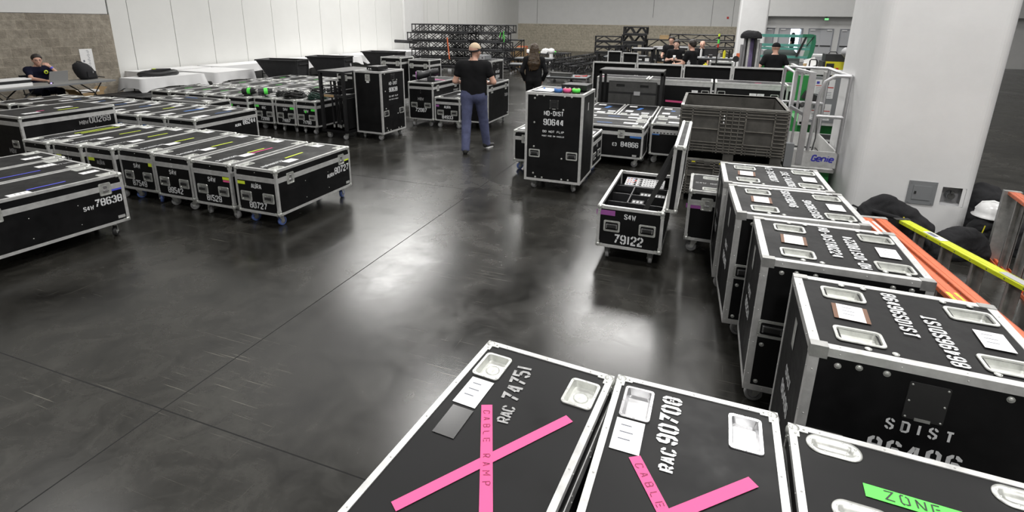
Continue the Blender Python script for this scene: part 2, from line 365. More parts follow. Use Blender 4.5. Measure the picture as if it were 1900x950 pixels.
# ------------------------------------------------------------ stencil lettering
def glyphs():
    w = 0.46; m = w / 2; c = 0.13; g = 0.04; G = {}
    mir = lambda ps: [(w - x, y) for x, y in ps]
    rot = lambda L: [[(w - x, 1 - y) for x, y in p] for p in L]
    O = [(m - g, 1), (c, 1), (0, 1 - c), (0, c), (c, 0), (m - g, 0)]
    G['0'] = G['O'] = [O, mir(O)]
    G['1'] = [[(m, 1), (m, 0)]]
    G['I'] = G['1']
    G['2'] = [[(0, .72), (0, 1 - c), (c, 1), (m - g, 1)], [(m + g, 1), (w - c, 1), (w, 1 - c), (w, .66), (m + .02, .4)], [(m - .05, .33), (0, .16), (0, 0), (w, 0)]]
    G['3'] = [[(0, .76), (0, 1 - c), (c, 1), (m - g, 1)], [(m + g, 1), (w - c, 1), (w, 1 - c), (w, .62), (w - .1, .52), (w, .42), (w, c), (w - c, 0), (m + g, 0)], [(m - g, 0), (c, 0), (0, c), (0, .24)], [(m - .06, .52), (w - .1, .52)]]
    G['4'] = [[(w - .1, 1), (w - .1, 0)], [(w - .2, .98), (.02, .36)], [(0, .25), (w - .22, .25)]]
    G['5'] = [[(w, 1), (0, 1), (0, .58)], [(.06, .56), (w - c, .56), (w, .45), (w, c), (w - c, 0), (m + g, 0)], [(m - g, 0), (c, 0), (0, c), (0, .22)]]
    G['6'] = [[(w, .78), (w, 1 - c), (w - c, 1), (m + g, 1)], [(m - g, 1), (c, 1), (0, 1 - c), (0, c), (c, 0), (m - g, 0)], [(m + g, 0), (w - c, 0), (w, c), (w, .45), (w - .1, .55), (.14, .55)]]
    G['9'] = rot(G['6'])
    G['7'] = [[(0, 1), (w, 1), (m + .05, .52)], [(m, .44), (.1, 0)]]
    E = [(m - g, 1), (c, 1), (0, 1 - c), (0, .62), (.07, .52), (0, .42), (0, c), (c, 0), (m - g, 0)]
    G['8'] = [E, mir(E), [(.09, .52), (w - .09, .52)]]
    G['A'] = [[(0, 0), (m - .05, 1)], [(w, 0), (m + .05, 1)], [(.14, .3), (w - .14, .3)]]
    G['B'] = [[(0, 0), (0, 1)], [(.1, 1), (w - c, 1), (w, .88), (w, .62), (w - .1, .52), (w, .42), (w, c), (w - c, 0), (.1, 0)], [(.12, .52), (w - .1, .52)]]
    G['C'] = [[(w, .74), (w, 1 - c), (w - c, 1), (m + g, 1)], [(m - g, 1), (c, 1), (0, 1 - c), (0, c), (c, 0), (m - g, 0)], [(m + g, 0), (w - c, 0), (w, c), (w, .26)]]
    G['D'] = [[(0, 0), (0, 1), (w - c, 1), (w, 1 - c), (w, c), (w - c, 0), (0, 0)], [(0, .05), (0, .95)]]
    G['E'] = [[(0, 0), (0, 1)], [(.12, 1), (w, 1)], [(.12, .52), (w * .85, .52)], [(.12, 0), (w, 0)]]
    G['F'] = G['E'][:3]
    G['H'] = [[(0, 0), (0, 1)], [(w, 0), (w, 1)], [(.1, .5), (w - .1, .5)]]
    G['K'] = [[(0, 0), (0, 1)], [(.1, .45), (w, 1)], [(.16, .55), (w, 0)]]
    G['L'] = [[(0, 1), (0, 0)], [(.1, 0), (w, 0)]]
    G['M'] = [[(0, 0), (0, 1), (w * .65, .4), (w * 1.3, 1), (w * 1.3, 0)]]
    G['N'] = [[(0, 0), (0, 1)], [(.03, .95), (w - .03, .05)], [(w, 0), (w, 1)]]
    G['P'] = [[(0, 0), (0, 1)], [(.1, 1), (w - c, 1), (w, .88), (w, .6), (w - c, .46), (.1, .46)]]
    G['R'] = G['P'] + [[(m - .02, .42), (w, 0)]]
    G['S'] = [[(w, .76), (w, 1 - c), (w - c, 1), (m + g, 1)], [(m - g, 1), (c, 1), (0, 1 - c), (0, .66), (w, .36), (w, c), (w - c, 0), (m + g, 0)], [(m - g, 0), (c, 0), (0, c), (0, .24)]]
    G['T'] = [[(m, .9), (m, 0)], [(0, 1), (w, 1)]]
    G['U'] = [[(0, 1), (0, c), (c, 0), (m - g, 0)], [(m + g, 0), (w - c, 0), (w, c), (w, 1)]]
    G['V'] = [[(0, 1), (m, 0), (w, 1)]]
    G['W'] = [[(0, 1), (w * .32, 0), (w * .68, .7), (w * 1.04, 0), (w * 1.36, 1)]]
    G['X'] = [[(0, 0), (w, 1)], [(0, 1), (w, 0)]]
    G['Z'] = [[(0, 1), (w, 1), (0, 0), (w, 0)]]
    G['-'] = [[(.05, .5), (w - .05, .5)]]
    G['!'] = [[(m, 1), (m, .3)], [(m, .12), (m, 0)]]
    G['g'] = [[(w, .7), (w, .15), (w - c, 0), (c, 0), (0, c), (0, .6), (c, .7), (w, .7)]]
    G['G'] = [[(w, .8), (w - c, 1), (c, 1), (0, 1 - c), (0, c), (c, 0), (w - c, 0), (w, c), (w, .45), (m, .45)]]
    G['e'] = [[(0, .36), (w, .36), (w, .58), (w - c, .7), (c, .7), (0, .55), (0, c), (c, 0), (w, 0)]]
    G['n'] = [[(0, 0), (0, .7)], [(0, .6), (c, .7), (w - c, .7), (w, .58), (w, 0)]]
    G['i'] = [[(m, .7), (m, 0)], [(m, .98), (m, .88)]]
    G[' '] = []
    return G
GL = glyphs()
def ribbon(mb, pts, t, z=0.0, h=0.0):
    P = [Vector(p) for p in pts]; n = len(P); lo = []; hi = []
    for i in range(n):
        d1 = (P[i] - P[i - 1]).normalized() if i > 0 else (P[1] - P[0]).normalized()
        d2 = (P[i + 1] - P[i]).normalized() if i < n - 1 else d1
        nrm = Vector((-(d1.y + d2.y), d1.x + d2.x))
        if nrm.length < 1e-6: nrm = Vector((-d1.y, d1.x))
        nrm.normalize(); k = max(0.5, nrm.dot(Vector((-d1.y, d1.x))))
        lo.append(P[i] - nrm * t / 2 / k); hi.append(P[i] + nrm * t / 2 / k)
    vs = [(p.x, p.y, z) for p in lo] + [(p.x, p.y, z) for p in hi]
    mb.add(vs, [(i, i + 1, n + i + 1, n + i) for i in range(n - 1)], False)
def text_mesh(s, h, t=0.17, wide=1.0, slant=0.0, gap=0.3, wob=0.0, mats='paint', z=0.0008):
    "flat painted lettering, baseline at y=0; returns mesh and width"
    def make():
        mb = MB().use(mats); x = t / 2 * h; rnd = random.Random(hash(s) % 1000 if False else sum(map(ord, s)))
        for ch in s:
            sc = h
            for st in GL.get(ch, []):
                pts = []
                for px, py in st:
                    yy = t / 2 + py * (1 - t)
                    if ch in '1I!i': px = px - .15
                    xx = px + (rnd.uniform(-wob, wob) if wob else 0); yy += (rnd.uniform(-wob, wob) if wob else 0)
                    pts.append((x + (xx * wide + slant * yy) * h, yy * h))
                ribbon(mb, pts, t * h, z)
            x += (0.16 * wide + gap) * h if ch in '1I!i' else (0.46 * wide + gap) * h * (1.22 if ch in 'WM' else 1.0)
            if ch in '1Ii': x += 0
        return mb.mesh('lettering'), x - (gap - t / 2) * h
    return cached(('txt', s, h, t, wide, slant, gap, wob, mats, z), make)
# ------------------------------------------------------------ recessed fittings (built in a face frame: x across, y up, z outward)
def rrect(w, h, r, n=4):
    pts = []
    for cx, cy, a0 in ((w / 2 - r, h / 2 - r, 0), (-w / 2 + r, h / 2 - r, PI / 2), (-w / 2 + r, -h / 2 + r, PI), (w / 2 - r, -h / 2 + r, 1.5 * PI)):
        for k in range(n + 1):
            a = a0 + PI / 2 * k / n; pts.append((cx + r * math.cos(a), cy + r * math.sin(a)))
    return pts
def rings(mb, levels, cap=True, smooth=False):
    "levels: list of (w,h,r,z); joins successive rounded rectangles"
    vs = []; n = 0
    for w, h, r, z in levels:
        p = rrect(w, h, max(r, 1e-4)); n = len(p); vs += [(x, y, z) for x, y in p]
    fs = []
    for i in range(len(levels) - 1):
        for k in range(n): fs.append((i * n + k, i * n + (k + 1) % n, (i + 1) * n + (k + 1) % n, (i + 1) * n + k))
    if cap: fs.append(tuple(range((len(levels) - 1) * n, len(levels) * n)))
    mb.add(vs, fs, smooth)
def dish_mesh(w, h, rim=0.013, depth=0.022, r=0.018, rivets=True, boss=False, m='zinc'):
    def make():
        mb = MB().use(m)
        rings(mb, [(w, h, r, -.001), (w - .002, h - .002, r, .0028), (w - 2 * rim, h - 2 * rim, r * .8, .0028), (w - 2 * rim - .006, h - 2 * rim - .006, r * .75, -depth * .3), (w - 2 * rim - .016, h - 2 * rim - .016, r * .7, -depth)], True, False)
        if rivets:
            for sx, sy in ((-1, 0), (1, 0), (0, -1), (0, 1), (-.92, -.9), (.92, .9), (-.92, .9), (.92, -.9)):
                mb.ball((sx * (w / 2 - rim / 2), sy * (h / 2 - rim / 2), .0028), .0042, 8, (1, 1, .5))
        if boss: mb.ball((0, 0, -depth), .03, 12, (1, 1, .25))
        return mb.mesh('dish')
    return cached(('dish', w, h, rim, depth, r, rivets, boss, m), make)
def oval_mesh(w, h):
    def make():
        mb = MB().use('zinc')
        lv = [(w, h, h / 2 - .001, -.001), (w - .003, h - .003, h / 2 - .002, .003), (w - .04, h - .04, h / 2 - .0205, .003), (w - .052, h - .052, h / 2 - .027, -.012), (w - .09, h - .075, h / 2 - .04, -.024)]
        vs = []; fs = []
        for a, b, r, z in lv:
            p = rrect(a, b, r, 8); n = len(p); vs += [(x, y, z) for x, y in p]
        for i in range(len(lv) - 1):
            for k in range(n): fs.append((i * n + k, i * n + (k + 1) % n, (i + 1) * n + (k + 1) % n, (i + 1) * n + k))
        fs.append(tuple(range((len(lv) - 1) * n, len(lv) * n)))
        mb.add(vs, fs, True)
        for k in range(8):
            a = 2 * PI * (k + .5) / 8
            mb.ball(((w / 2 - .01) * math.cos(a) * (.97 if abs(math.cos(a)) > .5 else 1.05), (h / 2 - .01) * math.sin(a), .003), .004, 8, (1, 1, .5))
        return mb.mesh('oval_dish')
    return cached(('oval', w, h), make)
def handle_meshes():
    def make():
        mb = MB().use('zinc')
        rings(mb, [(.150, .108, .014, -.001), (.148, .106, .014, .003), (.118, .076, .010, .003), (.114, .072, .010, -.004), (.106, .064, .008, -.014)], True)
        for sx in (-.066, 0, .066):
            for sy in (-.045, .045): mb.ball((sx, sy, .003), .0038, 6, (1, 1, .5))
        for sy in (-.03, .03):
            for sx in (-.066, .066): mb.ball((sx, sy, .003), .0038, 6, (1, 1, .5))
        plate = mb.mesh('handle_plate')
        g = MB().use('rubber'); g.box(-.042, .042, -.014, .014, .0, .012)
        g.use('steel'); g.box(-.05, -.042, -.02, .018, -.005, .009); g.box(.042, .05, -.02, .018, -.005, .009)
        g.box(-.05, .05, .015, .019, -.006, .004)
        return plate, g.mesh('grip')
    return cached('handle', make)
def latch_mesh():
    def make():
        mb = MB().use('zinc')
        rings(mb, [(.106, .125, .012, -.001), (.104, .123, .012, .0045), (.084, .103, .008, .0045), (.080, .099, .008, .0012)], True)
        for sx in (-.046, .046):
            for sy in (-.052, 0, .052): mb.ball((sx, sy, .0045), .0038, 6, (1, 1, .5))
        mb.use('alu_dull'); mb.box(-.032, .032, -.0008, .0008, .001, .0045)
        mb.use('steel'); mb.box(-.022, .022, -.03, -.004, .001, .006); mb.box(-.016, .016, .006, .034, .001, .006)
        mb.cyl((0, -.016, .004), (0, -.016, .011), .013, 12); mb.box(-.026, .026, -.021, -.011, .009, .014)
        return mb.mesh('latch')
    return cached('latch', make)
def bolt_mesh():
    def make():
        mb = MB().use('zinc'); mb.cyl((0, 0, -.001), (0, 0, .0015), .0125, 14); mb.ball((0, 0, .0015), .0105, 12, (1, 1, .42)); return mb.mesh('bolt')
    return cached('bolt', make)
def corner_mesh(r=.026):
    def make():
        mb = MB().use('zinc')
        mb.ball((.016, .016, .016), r, 12)
        L, wd, t = .058, .030, .0022
        for a in range(3):
            for b in range(3):
                if a == b: continue
                # plate lying on the face whose outward axis is 'a', running along axis b
                lo = [0, 0, 0]; hi = [0, 0, 0]; c = 3 - a - b
                lo[a] = -t; hi[a] = .002; lo[b] = .004; hi[b] = L; lo[c] = .002; hi[c] = wd
                mb.box(lo[0], hi[0], lo[1], hi[1], lo[2], hi[2])
                p = [0, 0, 0]; p[a] = -t; p[b] = L - .012; p[c] = .017
                mb.ball(p, .0042, 6)
        return mb.mesh('corner_cap')
    return cached(('corner', r), make)
def caster_meshes(kind='grey', h=.148):
    def make():
        mb = MB().use('zinc')
        mb.box(-.05, .05, -.045, .045, h - .008, h - .001)
        mb.cyl((0, 0, h - .03), (0, 0, h - .008), .028, 12)
        off = .024
        for sy in (-1, 1):
            y = sy * .022
            mb.add([(-.03, y - .0015, h - .03), (.03, y - .0015, h - .03), (off + .012, y - .0015, .04), (off - .012, y - .0015, .04),
                    (-.03, y + .0015, h - .03), (.03, y + .0015, h - .03), (off + .012, y + .0015, .04), (off - .012, y + .0015, .04)],
                   [(0, 3, 2, 1), (4, 5, 6, 7), (0, 1, 5, 4), (1, 2, 6, 5), (2, 3, 7, 6), (3, 0, 4, 7)], False)
        mb.box(-.03, .03, -.0235, .0235, h - .034, h - .028)
        mb.cyl((off, -.027, .05), (off, .027, .05), .007, 8)
        fork = mb.mesh('caster')
        w = MB().use('wheelb' if kind == 'blue' else 'rubber' if kind == 'dark' else 'wheel')
        w.lathe([(.030, -.0165), (.046, -.0165), (.050, -.012), (.050, .012), (.046, .0165), (.030, .0165)], (off, 0, .05), 'y', 22)
        w.use('greylight'); w.lathe([(.0, -.014), (.022, -.015), (.031, -.012), (.031, .012), (.022, .015), (.0, .014)], (off, 0, .05), 'y', 16)
        return fork, w.mesh('wheel')
    return cached(('caster', kind, h), make)

def face_grid(mb, org, U, V, w, h, holes):
    "a rectangle w x h with rectangular holes, in cells"
    xs = sorted({0, w} | {min(max(q, 0), w) for a in holes for q in (a[0], a[2])}); ys = sorted({0, h} | {min(max(q, 0), h) for a in holes for q in (a[1], a[3])})
    org, U, V = Vector(org), Vector(U), Vector(V)
    for i in range(len(xs) - 1):
        for j in range(len(ys) - 1):
            cx, cy = (xs[i] + xs[i + 1]) / 2, (ys[j] + ys[j + 1]) / 2
            if any(a[0] < cx < a[2] and a[1] < cy < a[3] for a in holes): continue
            if xs[i + 1] - xs[i] < 1e-5 or ys[j + 1] - ys[j] < 1e-5: continue
            p = [org + U * a + V * b for a, b in ((xs[i], ys[j]), (xs[i + 1], ys[j]), (xs[i + 1], ys[j + 1]), (xs[i], ys[j + 1]))]
            mb.add(p, [(0, 1, 2, 3)], False)
def shell_box(mb, w, d, z0, z1, holes={}, skip=()):
    h = z1 - z0; i = .0015
    F = {'front': ((0, i, z0), (1, 0, 0), (0, 0, 1), w, h), 'right': ((w - i, 0, z0), (0, 1, 0), (0, 0, 1), d, h),
         'back': ((w, d - i, z0), (-1, 0, 0), (0, 0, 1), w, h), 'left': ((i, d, z0), (0, -1, 0), (0, 0, 1), d, h),
         'top': ((0, 0, z1 - i), (1, 0, 0), (0, 1, 0), w, d), 'bottom': ((0, d, z0 + i), (1, 0, 0), (0, -1, 0), w, d)}
    for k, (o, U, V, a, b) in F.items():
        if k in skip: continue
        face_grid(mb, o, U, V, a, b, holes.get(k, []))
def bars(mb, w, d, z0, z1, t, edges='vtb', p=.0016):
    "square bars along the edges of a box, standing p proud of it"
    a = -p
    if 'v' in edges:
        for x0, x1 in ((a, t), (w - t, w + p)):
            for y0, y1 in ((a, t), (d - t, d + p)): mb.box(x0, x1, y0, y1, z0 - p, z1 + p)
    for e, zz0, zz1 in (('b', z0 - p, z0 + t), ('t', z1 - t, z1 + p)):
        if e in edges:
            q = .0004 if 'v' in edges else 0
            mb.box(a - q, w + p + q, a - q, t, zz0 - q, zz1 + q); mb.box(a - q, w + p + q, d - t, d + p + q, zz0 - q, zz1 + q)
            mb.box(a - q, t, t, d - t, zz0 - q, zz1 + q); mb.box(w - t, w + p + q, t, d - t, zz0 - q, zz1 + q)
def groove(mb, w, d, z, t, p=.0016):
    "dark line where lid and base extrusions meet is left by the gap; here small rivets along the bars"
    pass
def rivet_rows(mb, w, d, z0, z1, t, step=.22):
    def row(a, b, n0):
        L = (Vector(b) - Vector(a)).length; n = max(2, int(L / step))
        for k in range(n + 1):
            p = Vector(a).lerp(Vector(b), (k + .5) / (n + 1)); mb.ball(p + Vector(n0) * .0016, .0036, 6)
    o = t / 2
    row((0, 0, z1 - o), (w, 0, z1 - o), (0, -1, 0)); row((w, 0, z1 - o), (w, d, z1 - o), (1, 0, 0)); row((0, 0, z1 - o), (0, d, z1 - o), (-1, 0, 0))
    row((0, 0, z0 + o), (w, 0, z0 + o), (0, -1, 0)); row((w, 0, z0 + o), (w, d, z0 + o), (1, 0, 0)); row((0, 0, z0 + o), (0, d, z0 + o), (-1, 0, 0))
    for x in (o, w - o): row((x, 0, z0), (x, 0, z1), (0, -1, 0))
    for y in (o, d - o): row((w, y, z0), (w, y, z1), (1, 0, 0)); row((0, y, z0), (0, y, z1), (-1, 0, 0))
    for y in (o, d - o): row((0, y, z1), (w, y, z1), (0, 0, 1))
    for x in (o, w - o): row((x, 0, z1), (x, d, z1), (0, 0, 1))

class Case:
    """a wheeled flight case. Local frame: front-left corner on the floor at the origin, x across, y back, z up."""
    def __init__(s, label, x, y, w=.56, d=1.22, h=.497, z0=.148, yaw=0, lid=.112, t=.026, name='flight_case', cat='case', group=None,
                 wheels='grey', near=False, front_handles=True, holes=True, corners=True, lidgap=.003, dishes=None, wheelset='fb', handle_z=.47, topless=False, spin=0, top_holes=()):
        s.w, s.d, s.h, s.z0, s.t, s.near = w, d, h, z0, t, near
        s.top = z0 + h; s.split = s.top - lid if lid else s.top
        s.o = thing(name, label, cat, (x, y, 0), yaw, group)
        s.rects = {'front': [], 'top': [], 'right': [], 'left': []}
        H = {'front': [], 'top': []}
        s.dish_list = dishes if dishes is not None else [(.075, .10), (w - .075, .10), (.075, d - .10), (w - .075, d - .10)]
        s.dishsize = (.105, .15) if w < d else (.15, .105)
        s.hand = []
        if front_handles:
            hz = z0 + (s.split - z0) * handle_z
            s.hand = [(w * .23, hz), (w * .77, hz)]
            H['front'] = [(u - .055, v - z0 - .036, u + .055, v - z0 + .036) for u, v in s.hand]
        if holes:
            a, b = s.dishsize
            H['top'] = [(u - a / 2 + .01, v - b / 2 + .01, u + a / 2 - .01, v + b / 2 - .01) for u, v in s.dish_list]
        H['top'] = H['top'] + list(top_holes)
        key = (tuple(top_holes), round(w, 3), round(d, 3), round(h, 3), round(z0, 3), lid, t, near, front_handles, holes, tuple(s.dish_list), s.dishsize, handle_z, topless)
        def body():
            mb = MB().use('panel'); skip = ('top',) if (lid or topless) else ()
            shell_box(mb, w, d, z0, s.split - lidgap, {'front': H['front'], 'top': H['top']}, skip)
            if lid and not topless: mb.add([(0, 0, s.split - lidgap - .01), (w, 0, s.split - lidgap - .01), (w, d, s.split - lidgap - .01), (0, d, s.split - lidgap - .01)], [(0, 1, 2, 3)])
            tr = MB().use('alu'); bars(tr, w, d, z0, s.split - lidgap, t)
            if near: rivet_rows(tr, w, d, z0, s.split - lidgap, t)
            return mb.mesh('body'), tr.mesh('edge_trim')
        bm, tm = cached(('cb', key), body)
        b = put('body', bm, s.o); put('edge_trim', tm, b)
        s.body = b
        if lid and not topless:
            def lidm():
                mb = MB().use('panel'); shell_box(mb, w, d, s.split, s.top, {'top': H['top']})
                tr = MB().use('alu'); bars(tr, w, d, s.split, s.top, t * .92)
                if near: rivet_rows(tr, w, d, s.split, s.top, t)
                return mb.mesh('lid'), tr.mesh('lid_trim')
            lm, lt = cached(('cl', key), lidm)
            s.lid = put('lid', lm, s.o); put('lid_trim', lt, s.lid)
        if corners:
            cm = corner_mesh()
            zt = s.top if not topless else s.split
            for zz, sz in ((zt, -1), (z0, 1)):
                for xx, sx in ((0, 1), (w, -1)):
                    for yy, sy in ((0, 1), (d, -1)):
                        put('corner_cap', cm, s.o, T(xx, yy, zz, s=(sx, sy, sz)))
        if s.hand:
            pm, gm = handle_meshes()
            for u, v in s.hand:
                q = put('handle', pm, s.o, s.frame('front', u, v - z0)); put('grip', gm, q)
        if holes:
            a, c = s.dishsize
            for u, v in s.dish_list: put('stacking_dish', dish_mesh(a, c), s.o, s.frame('top', u, v))
        rnd = random.Random(int((x * 131 + y * 37) * 10) + spin)
        if z0 > .1:
            for xx in (.095, w - .095):
                for yy in (.095, d - .095):
                    if 'n' == wheelset: continue
                    fk, wh = caster_meshes(wheels, z0)
                    q = put('caster', fk, s.o, T(xx, yy, 0, rz=rnd.uniform(0, 2 * PI) if spin != 99 else PI / 2 + rnd.uniform(-.3, .3))); put('wheel', wh, q)
    def frame(s, face, u, v, n=0, rot=0):
        w, d = s.w, s.d
        if face == 'top': m = Matrix.Translation((u, v, s.top + n))
        elif face == 'front': m = Matrix.Translation((u, -n, s.z0 + v)) @ Matrix.Rotation(PI / 2, 4, 'X')
        elif face == 'right': m = Matrix.Translation((w + n, u, s.z0 + v)) @ Matrix.Rotation(PI / 2, 4, 'Z') @ Matrix.Rotation(PI / 2, 4, 'X')
        elif face == 'left': m = Matrix.Translation((-n, d - u, s.z0 + v)) @ Matrix.Rotation(-PI / 2, 4, 'Z') @ Matrix.Rotation(PI / 2, 4, 'X')
        return m @ Matrix.Rotation(rot, 4, 'Z')
    def text(s, face, u, v, txt, h, rot=0, align='l', m='paint', t=.17, gap=.24, wide=.88, name='stencil_lettering', **k):
        me, wd = text_mesh(txt, h, t=t, gap=gap, wide=wide, mats=m, **k)
        off = {'l': 0, 'c': -wd / 2, 'r': -wd}[align]
        fr = s.frame(face, u, v, 0, rot) @ Matrix.Translation((off, 0, 0))
        return put(name, me, s.o, fr)
    def patch(s, face, u, v, w, h, m, rot=0, name='tape_strip', n=.0006, th=.0006, lines=0):
        def make():
            mb = MB().use(m); mb.box(-w / 2, w / 2, -h / 2, h / 2, 0, th)
            if lines:
                mb.use('ink'); r = random.Random(lines)
                for k in range(lines):
                    yy = h * (.28 - .22 * k); mb.box(-w * .3, w * r.uniform(0, .3), yy, yy + h * .035, th, th + .0002)
            return mb.mesh(name)
        me = cached(('patch', w, h, m, name, th, lines), make)
        return put(name, me, s.o, s.frame(face, u, v, n, rot))
    def label(s, u, v, w=.105, h=.15, rot=0, face='top', holder=False, lines=3):
        if holder: s.patch(face, u, v, w + .035, h, 'brown', rot, 'label_holder', n=.0004, th=.0006)
        return s.patch(face, u, v, w, h, 'paper', rot, 'paper_label', n=.0012, lines=lines)
    def latch(s, face, u, dz=0):
        return put('latch', latch_mesh(), s.o, s.frame(face, u, s.split - s.z0 - .012 + dz, .0015))
    def plate(s, face, u, v):
        return s.patch(face, u, v, .065, .03, 'alu', 0, 'name_plate', n=.0005, th=.001)
    def bolts(s, face, pts):
        for u, v in pts: put('bolt', bolt_mesh(), s.o, s.frame(face, u, v, .0))
    def rivets(s, face, pts, name='rivet'):
        def mk():
            mb = MB().use('zinc'); mb.ball((0, 0, 0), .005, 8, (1, 1, .5)); return mb.mesh('rivet')
        for u, v in pts: put(name, cached('riv', mk), s.o, s.frame(face, u, v, .0008))

def pair(s1, s2): return s1 + s2
class Field:
    def __init__(s, lo, hi, h):
        s.h = h; s.lo = np.array(lo, np.float32); s.n = np.ceil((np.array(hi) - s.lo) / h).astype(int) + 1
        s.d = np.full(s.n, 1.0, np.float32)
        s.ax = [s.lo[i] + h * np.arange(s.n[i], dtype=np.float32) for i in range(3)]
    def cap(s, a, b, ra, rb, k=.02, sy=1.0, off=0.0):
        a = np.array(a, float); b = np.array(b, float); ra += off; rb += off
        R = max(ra, rb) + k + .03
        i0 = [max(0, int((min(a[i], b[i]) - R - s.lo[i]) / s.h)) for i in range(3)]
        i1 = [min(s.n[i], int((max(a[i], b[i]) + R - s.lo[i]) / s.h) + 2) for i in range(3)]
        if any(i0[i] >= i1[i] for i in range(3)): return
        X, Y, Z = np.meshgrid(s.ax[0][i0[0]:i1[0]], s.ax[1][i0[1]:i1[1]], s.ax[2][i0[2]:i1[2]], indexing='ij')
        cy = (a[1] + b[1]) / 2
        def sc(y): return cy + (y - cy) / sy
        ay, by = sc(a[1]), sc(b[1]); Y = sc(Y)
        ba = np.array([b[0] - a[0], by - ay, b[2] - a[2]]); L = max(1e-9, ba @ ba)
        px, py, pz = X - a[0], Y - ay, Z - a[2]
        t = np.clip((px * ba[0] + py * ba[1] + pz * ba[2]) / L, 0, 1)
        q = np.sqrt((px - t * ba[0]) ** 2 + (py - t * ba[1]) ** 2 + (pz - t * ba[2]) ** 2) - (ra + (rb - ra) * t)
        if sy < 1: q = q * (sy + (1 - sy) * .35)
        sl = tuple(slice(i0[i], i1[i]) for i in range(3)); D = s.d[sl]
        hh = np.clip(.5 + .5 * (D - q) / k, 0, 1)
        s.d[sl] = (D * (1 - hh) + q * hh - k * hh * (1 - hh)).astype(np.float32)
    def cut(s, fn):
        X, Y, Z = np.meshgrid(*s.ax, indexing='ij'); s.d = np.maximum(s.d, fn(X, Y, Z).astype(np.float32))
    def noise(s, amp, fr, seed=0):
        X, Y, Z = np.meshgrid(*s.ax, indexing='ij')
        s.d += (amp * (np.sin(X * fr + seed + 3 * np.sin(Z * fr * .45)) * np.sin(Z * fr * 1.15 + seed * 2 + 2 * np.sin(X * fr * .6)) * np.cos(Y * fr * .8 + seed))).astype(np.float32)
    def mesh(s, name, m):
        d = s.d; n = d.shape; ins = d < 0
        c = np.stack([ins[x:n[0] - 1 + x, y:n[1] - 1 + y, z:n[2] - 1 + z] for x in (0, 1) for y in (0, 1) for z in (0, 1)])
        act = c.any(0) & ~c.all(0); idx = np.full(act.shape, -1, int); P = np.argwhere(act); idx[tuple(P.T)] = np.arange(len(P))
        acc = np.zeros((len(P), 3)); cnt = np.zeros(len(P))
        cs = [(x, y, z) for x in (0, 1) for y in (0, 1) for z in (0, 1)]
        for i in range(8):
            for j in range(i + 1, 8):
                a, b = np.array(cs[i]), np.array(cs[j])
                if np.abs(a - b).sum() != 1: continue
                da = d[tuple((P + a).T)]; db = d[tuple((P + b).T)]; x = (da < 0) != (db < 0)
                t = da / np.where(x, da - db, 1); t = np.where(x, t, 0)
                acc += np.where(x[:, None], a + t[:, None] * (b - a), 0); cnt += x
        V = (P + acc / np.maximum(cnt, 1)[:, None]) * s.h + s.lo
        F = []
        for ax in range(3):
            o1, o2 = [(1, 2), (2, 0), (0, 1)][ax]
            sl0 = [slice(1, n[i] - 1) for i in range(3)]; sl1 = list(sl0); sl0[ax] = slice(0, n[ax] - 1); sl1[ax] = slice(1, n[ax])
            A, Bm = ins[tuple(sl0)], ins[tuple(sl1)]
            E = np.argwhere(A != Bm); base = np.array([1, 1, 1]); base[ax] = 0; fl = A[tuple(E.T)]; E = E + base
            u = np.zeros(3, int); v = np.zeros(3, int); u[o1] = 1; v[o2] = 1
            q = np.stack([idx[tuple((E - u - v).T)], idx[tuple((E - v).T)], idx[tuple(E.T)], idx[tuple((E - u).T)]], 1)
            q[~fl] = q[~fl][:, ::-1]; F.append(q[(q >= 0).all(1)])
        F = np.concatenate(F)
        me = bpy.data.meshes.new(name); me.from_pydata(V.tolist(), [], F.tolist()); me.materials.append(M[m])
        me.polygons.foreach_set('use_smooth', [True] * len(me.polygons)); me.update(); return me

# ------------------------------------------------------------ the hall
WX = -14.77; YB = 42.0; XR = 20.0; YN = -8.0
b = MB(); b.add([(WX - .5, YN, 0), (XR, YN, 0), (XR, YB + 8, 0), (WX - .5, YB + 8, 0)], [(0, 1, 2, 3)]); struct('floor', b, 'floor')
M['ceil'] = mat('ceiling_paint', (0.06, 0.06, 0.06), 0.9)
b = MB(); b.box(WX - .5, XR + .3, YN - .3, YB + 8, CEIL, CEIL + .2); struct('ceiling', b, 'ceil')
b = MB(); b.box(WX - .3, XR, YN - .3, YN, 0, CEIL); struct('wall_near', b, 'whitepaint')
M['rightpaint'] = mat('dark_grey_wall_paint', (0.12, 0.12, 0.125), 0.8)
b = MB(); b.box(XR, XR + .3, YN - .3, YB + 8, 0, CEIL); struct('wall_right', b, 'rightpaint')
# left wall: block wainscot with plaster above, then folding partition panels
b = MB(); b.box(WX - .3, WX, YN, 9.86, 2.2, CEIL); b.use('whitepaint'); lw = struct('wall_left', b)
b = MB(); b.box(WX - .3, WX + .03, YN, 9.88, 0, 2.19); struct('trim_1', b, 'block_l')
for i in range(len([0])):
    pass
M['pnl'] = mat('partition_panel_fabric', (0.71, 0.71, 0.69), 0.75, var=0.02, vscale=1.5, spec=0.2)
M['seam'] = mat('dark_panel_seam', (0.015, 0.015, 0.015), 0.9)
b = MB(); b.box(WX - .32, WX - .04, 9.86, YB, 0, CEIL); b.use('seam'); struct('wall_partition', b)
ys = [9.89] + [10.40 + 1.2845 * k for k in range(11)] + [24.32]
for k in range(len(ys) - 1):
    b = MB(); b.use('pnl'); b.box(WX - .06, WX, ys[k] + .009, ys[k + 1] - .009, 0.012, CEIL)
    tag(b.build('partition_panel'), 'tall off-white partition panel between block wall and plain pier', 'wall panel', 'near partition panels')
b = MB(); b.use('whitepaint'); b.box(WX - .06, WX + .12, 24.33, 26.25, 0, CEIL); struct('trim_2', b)
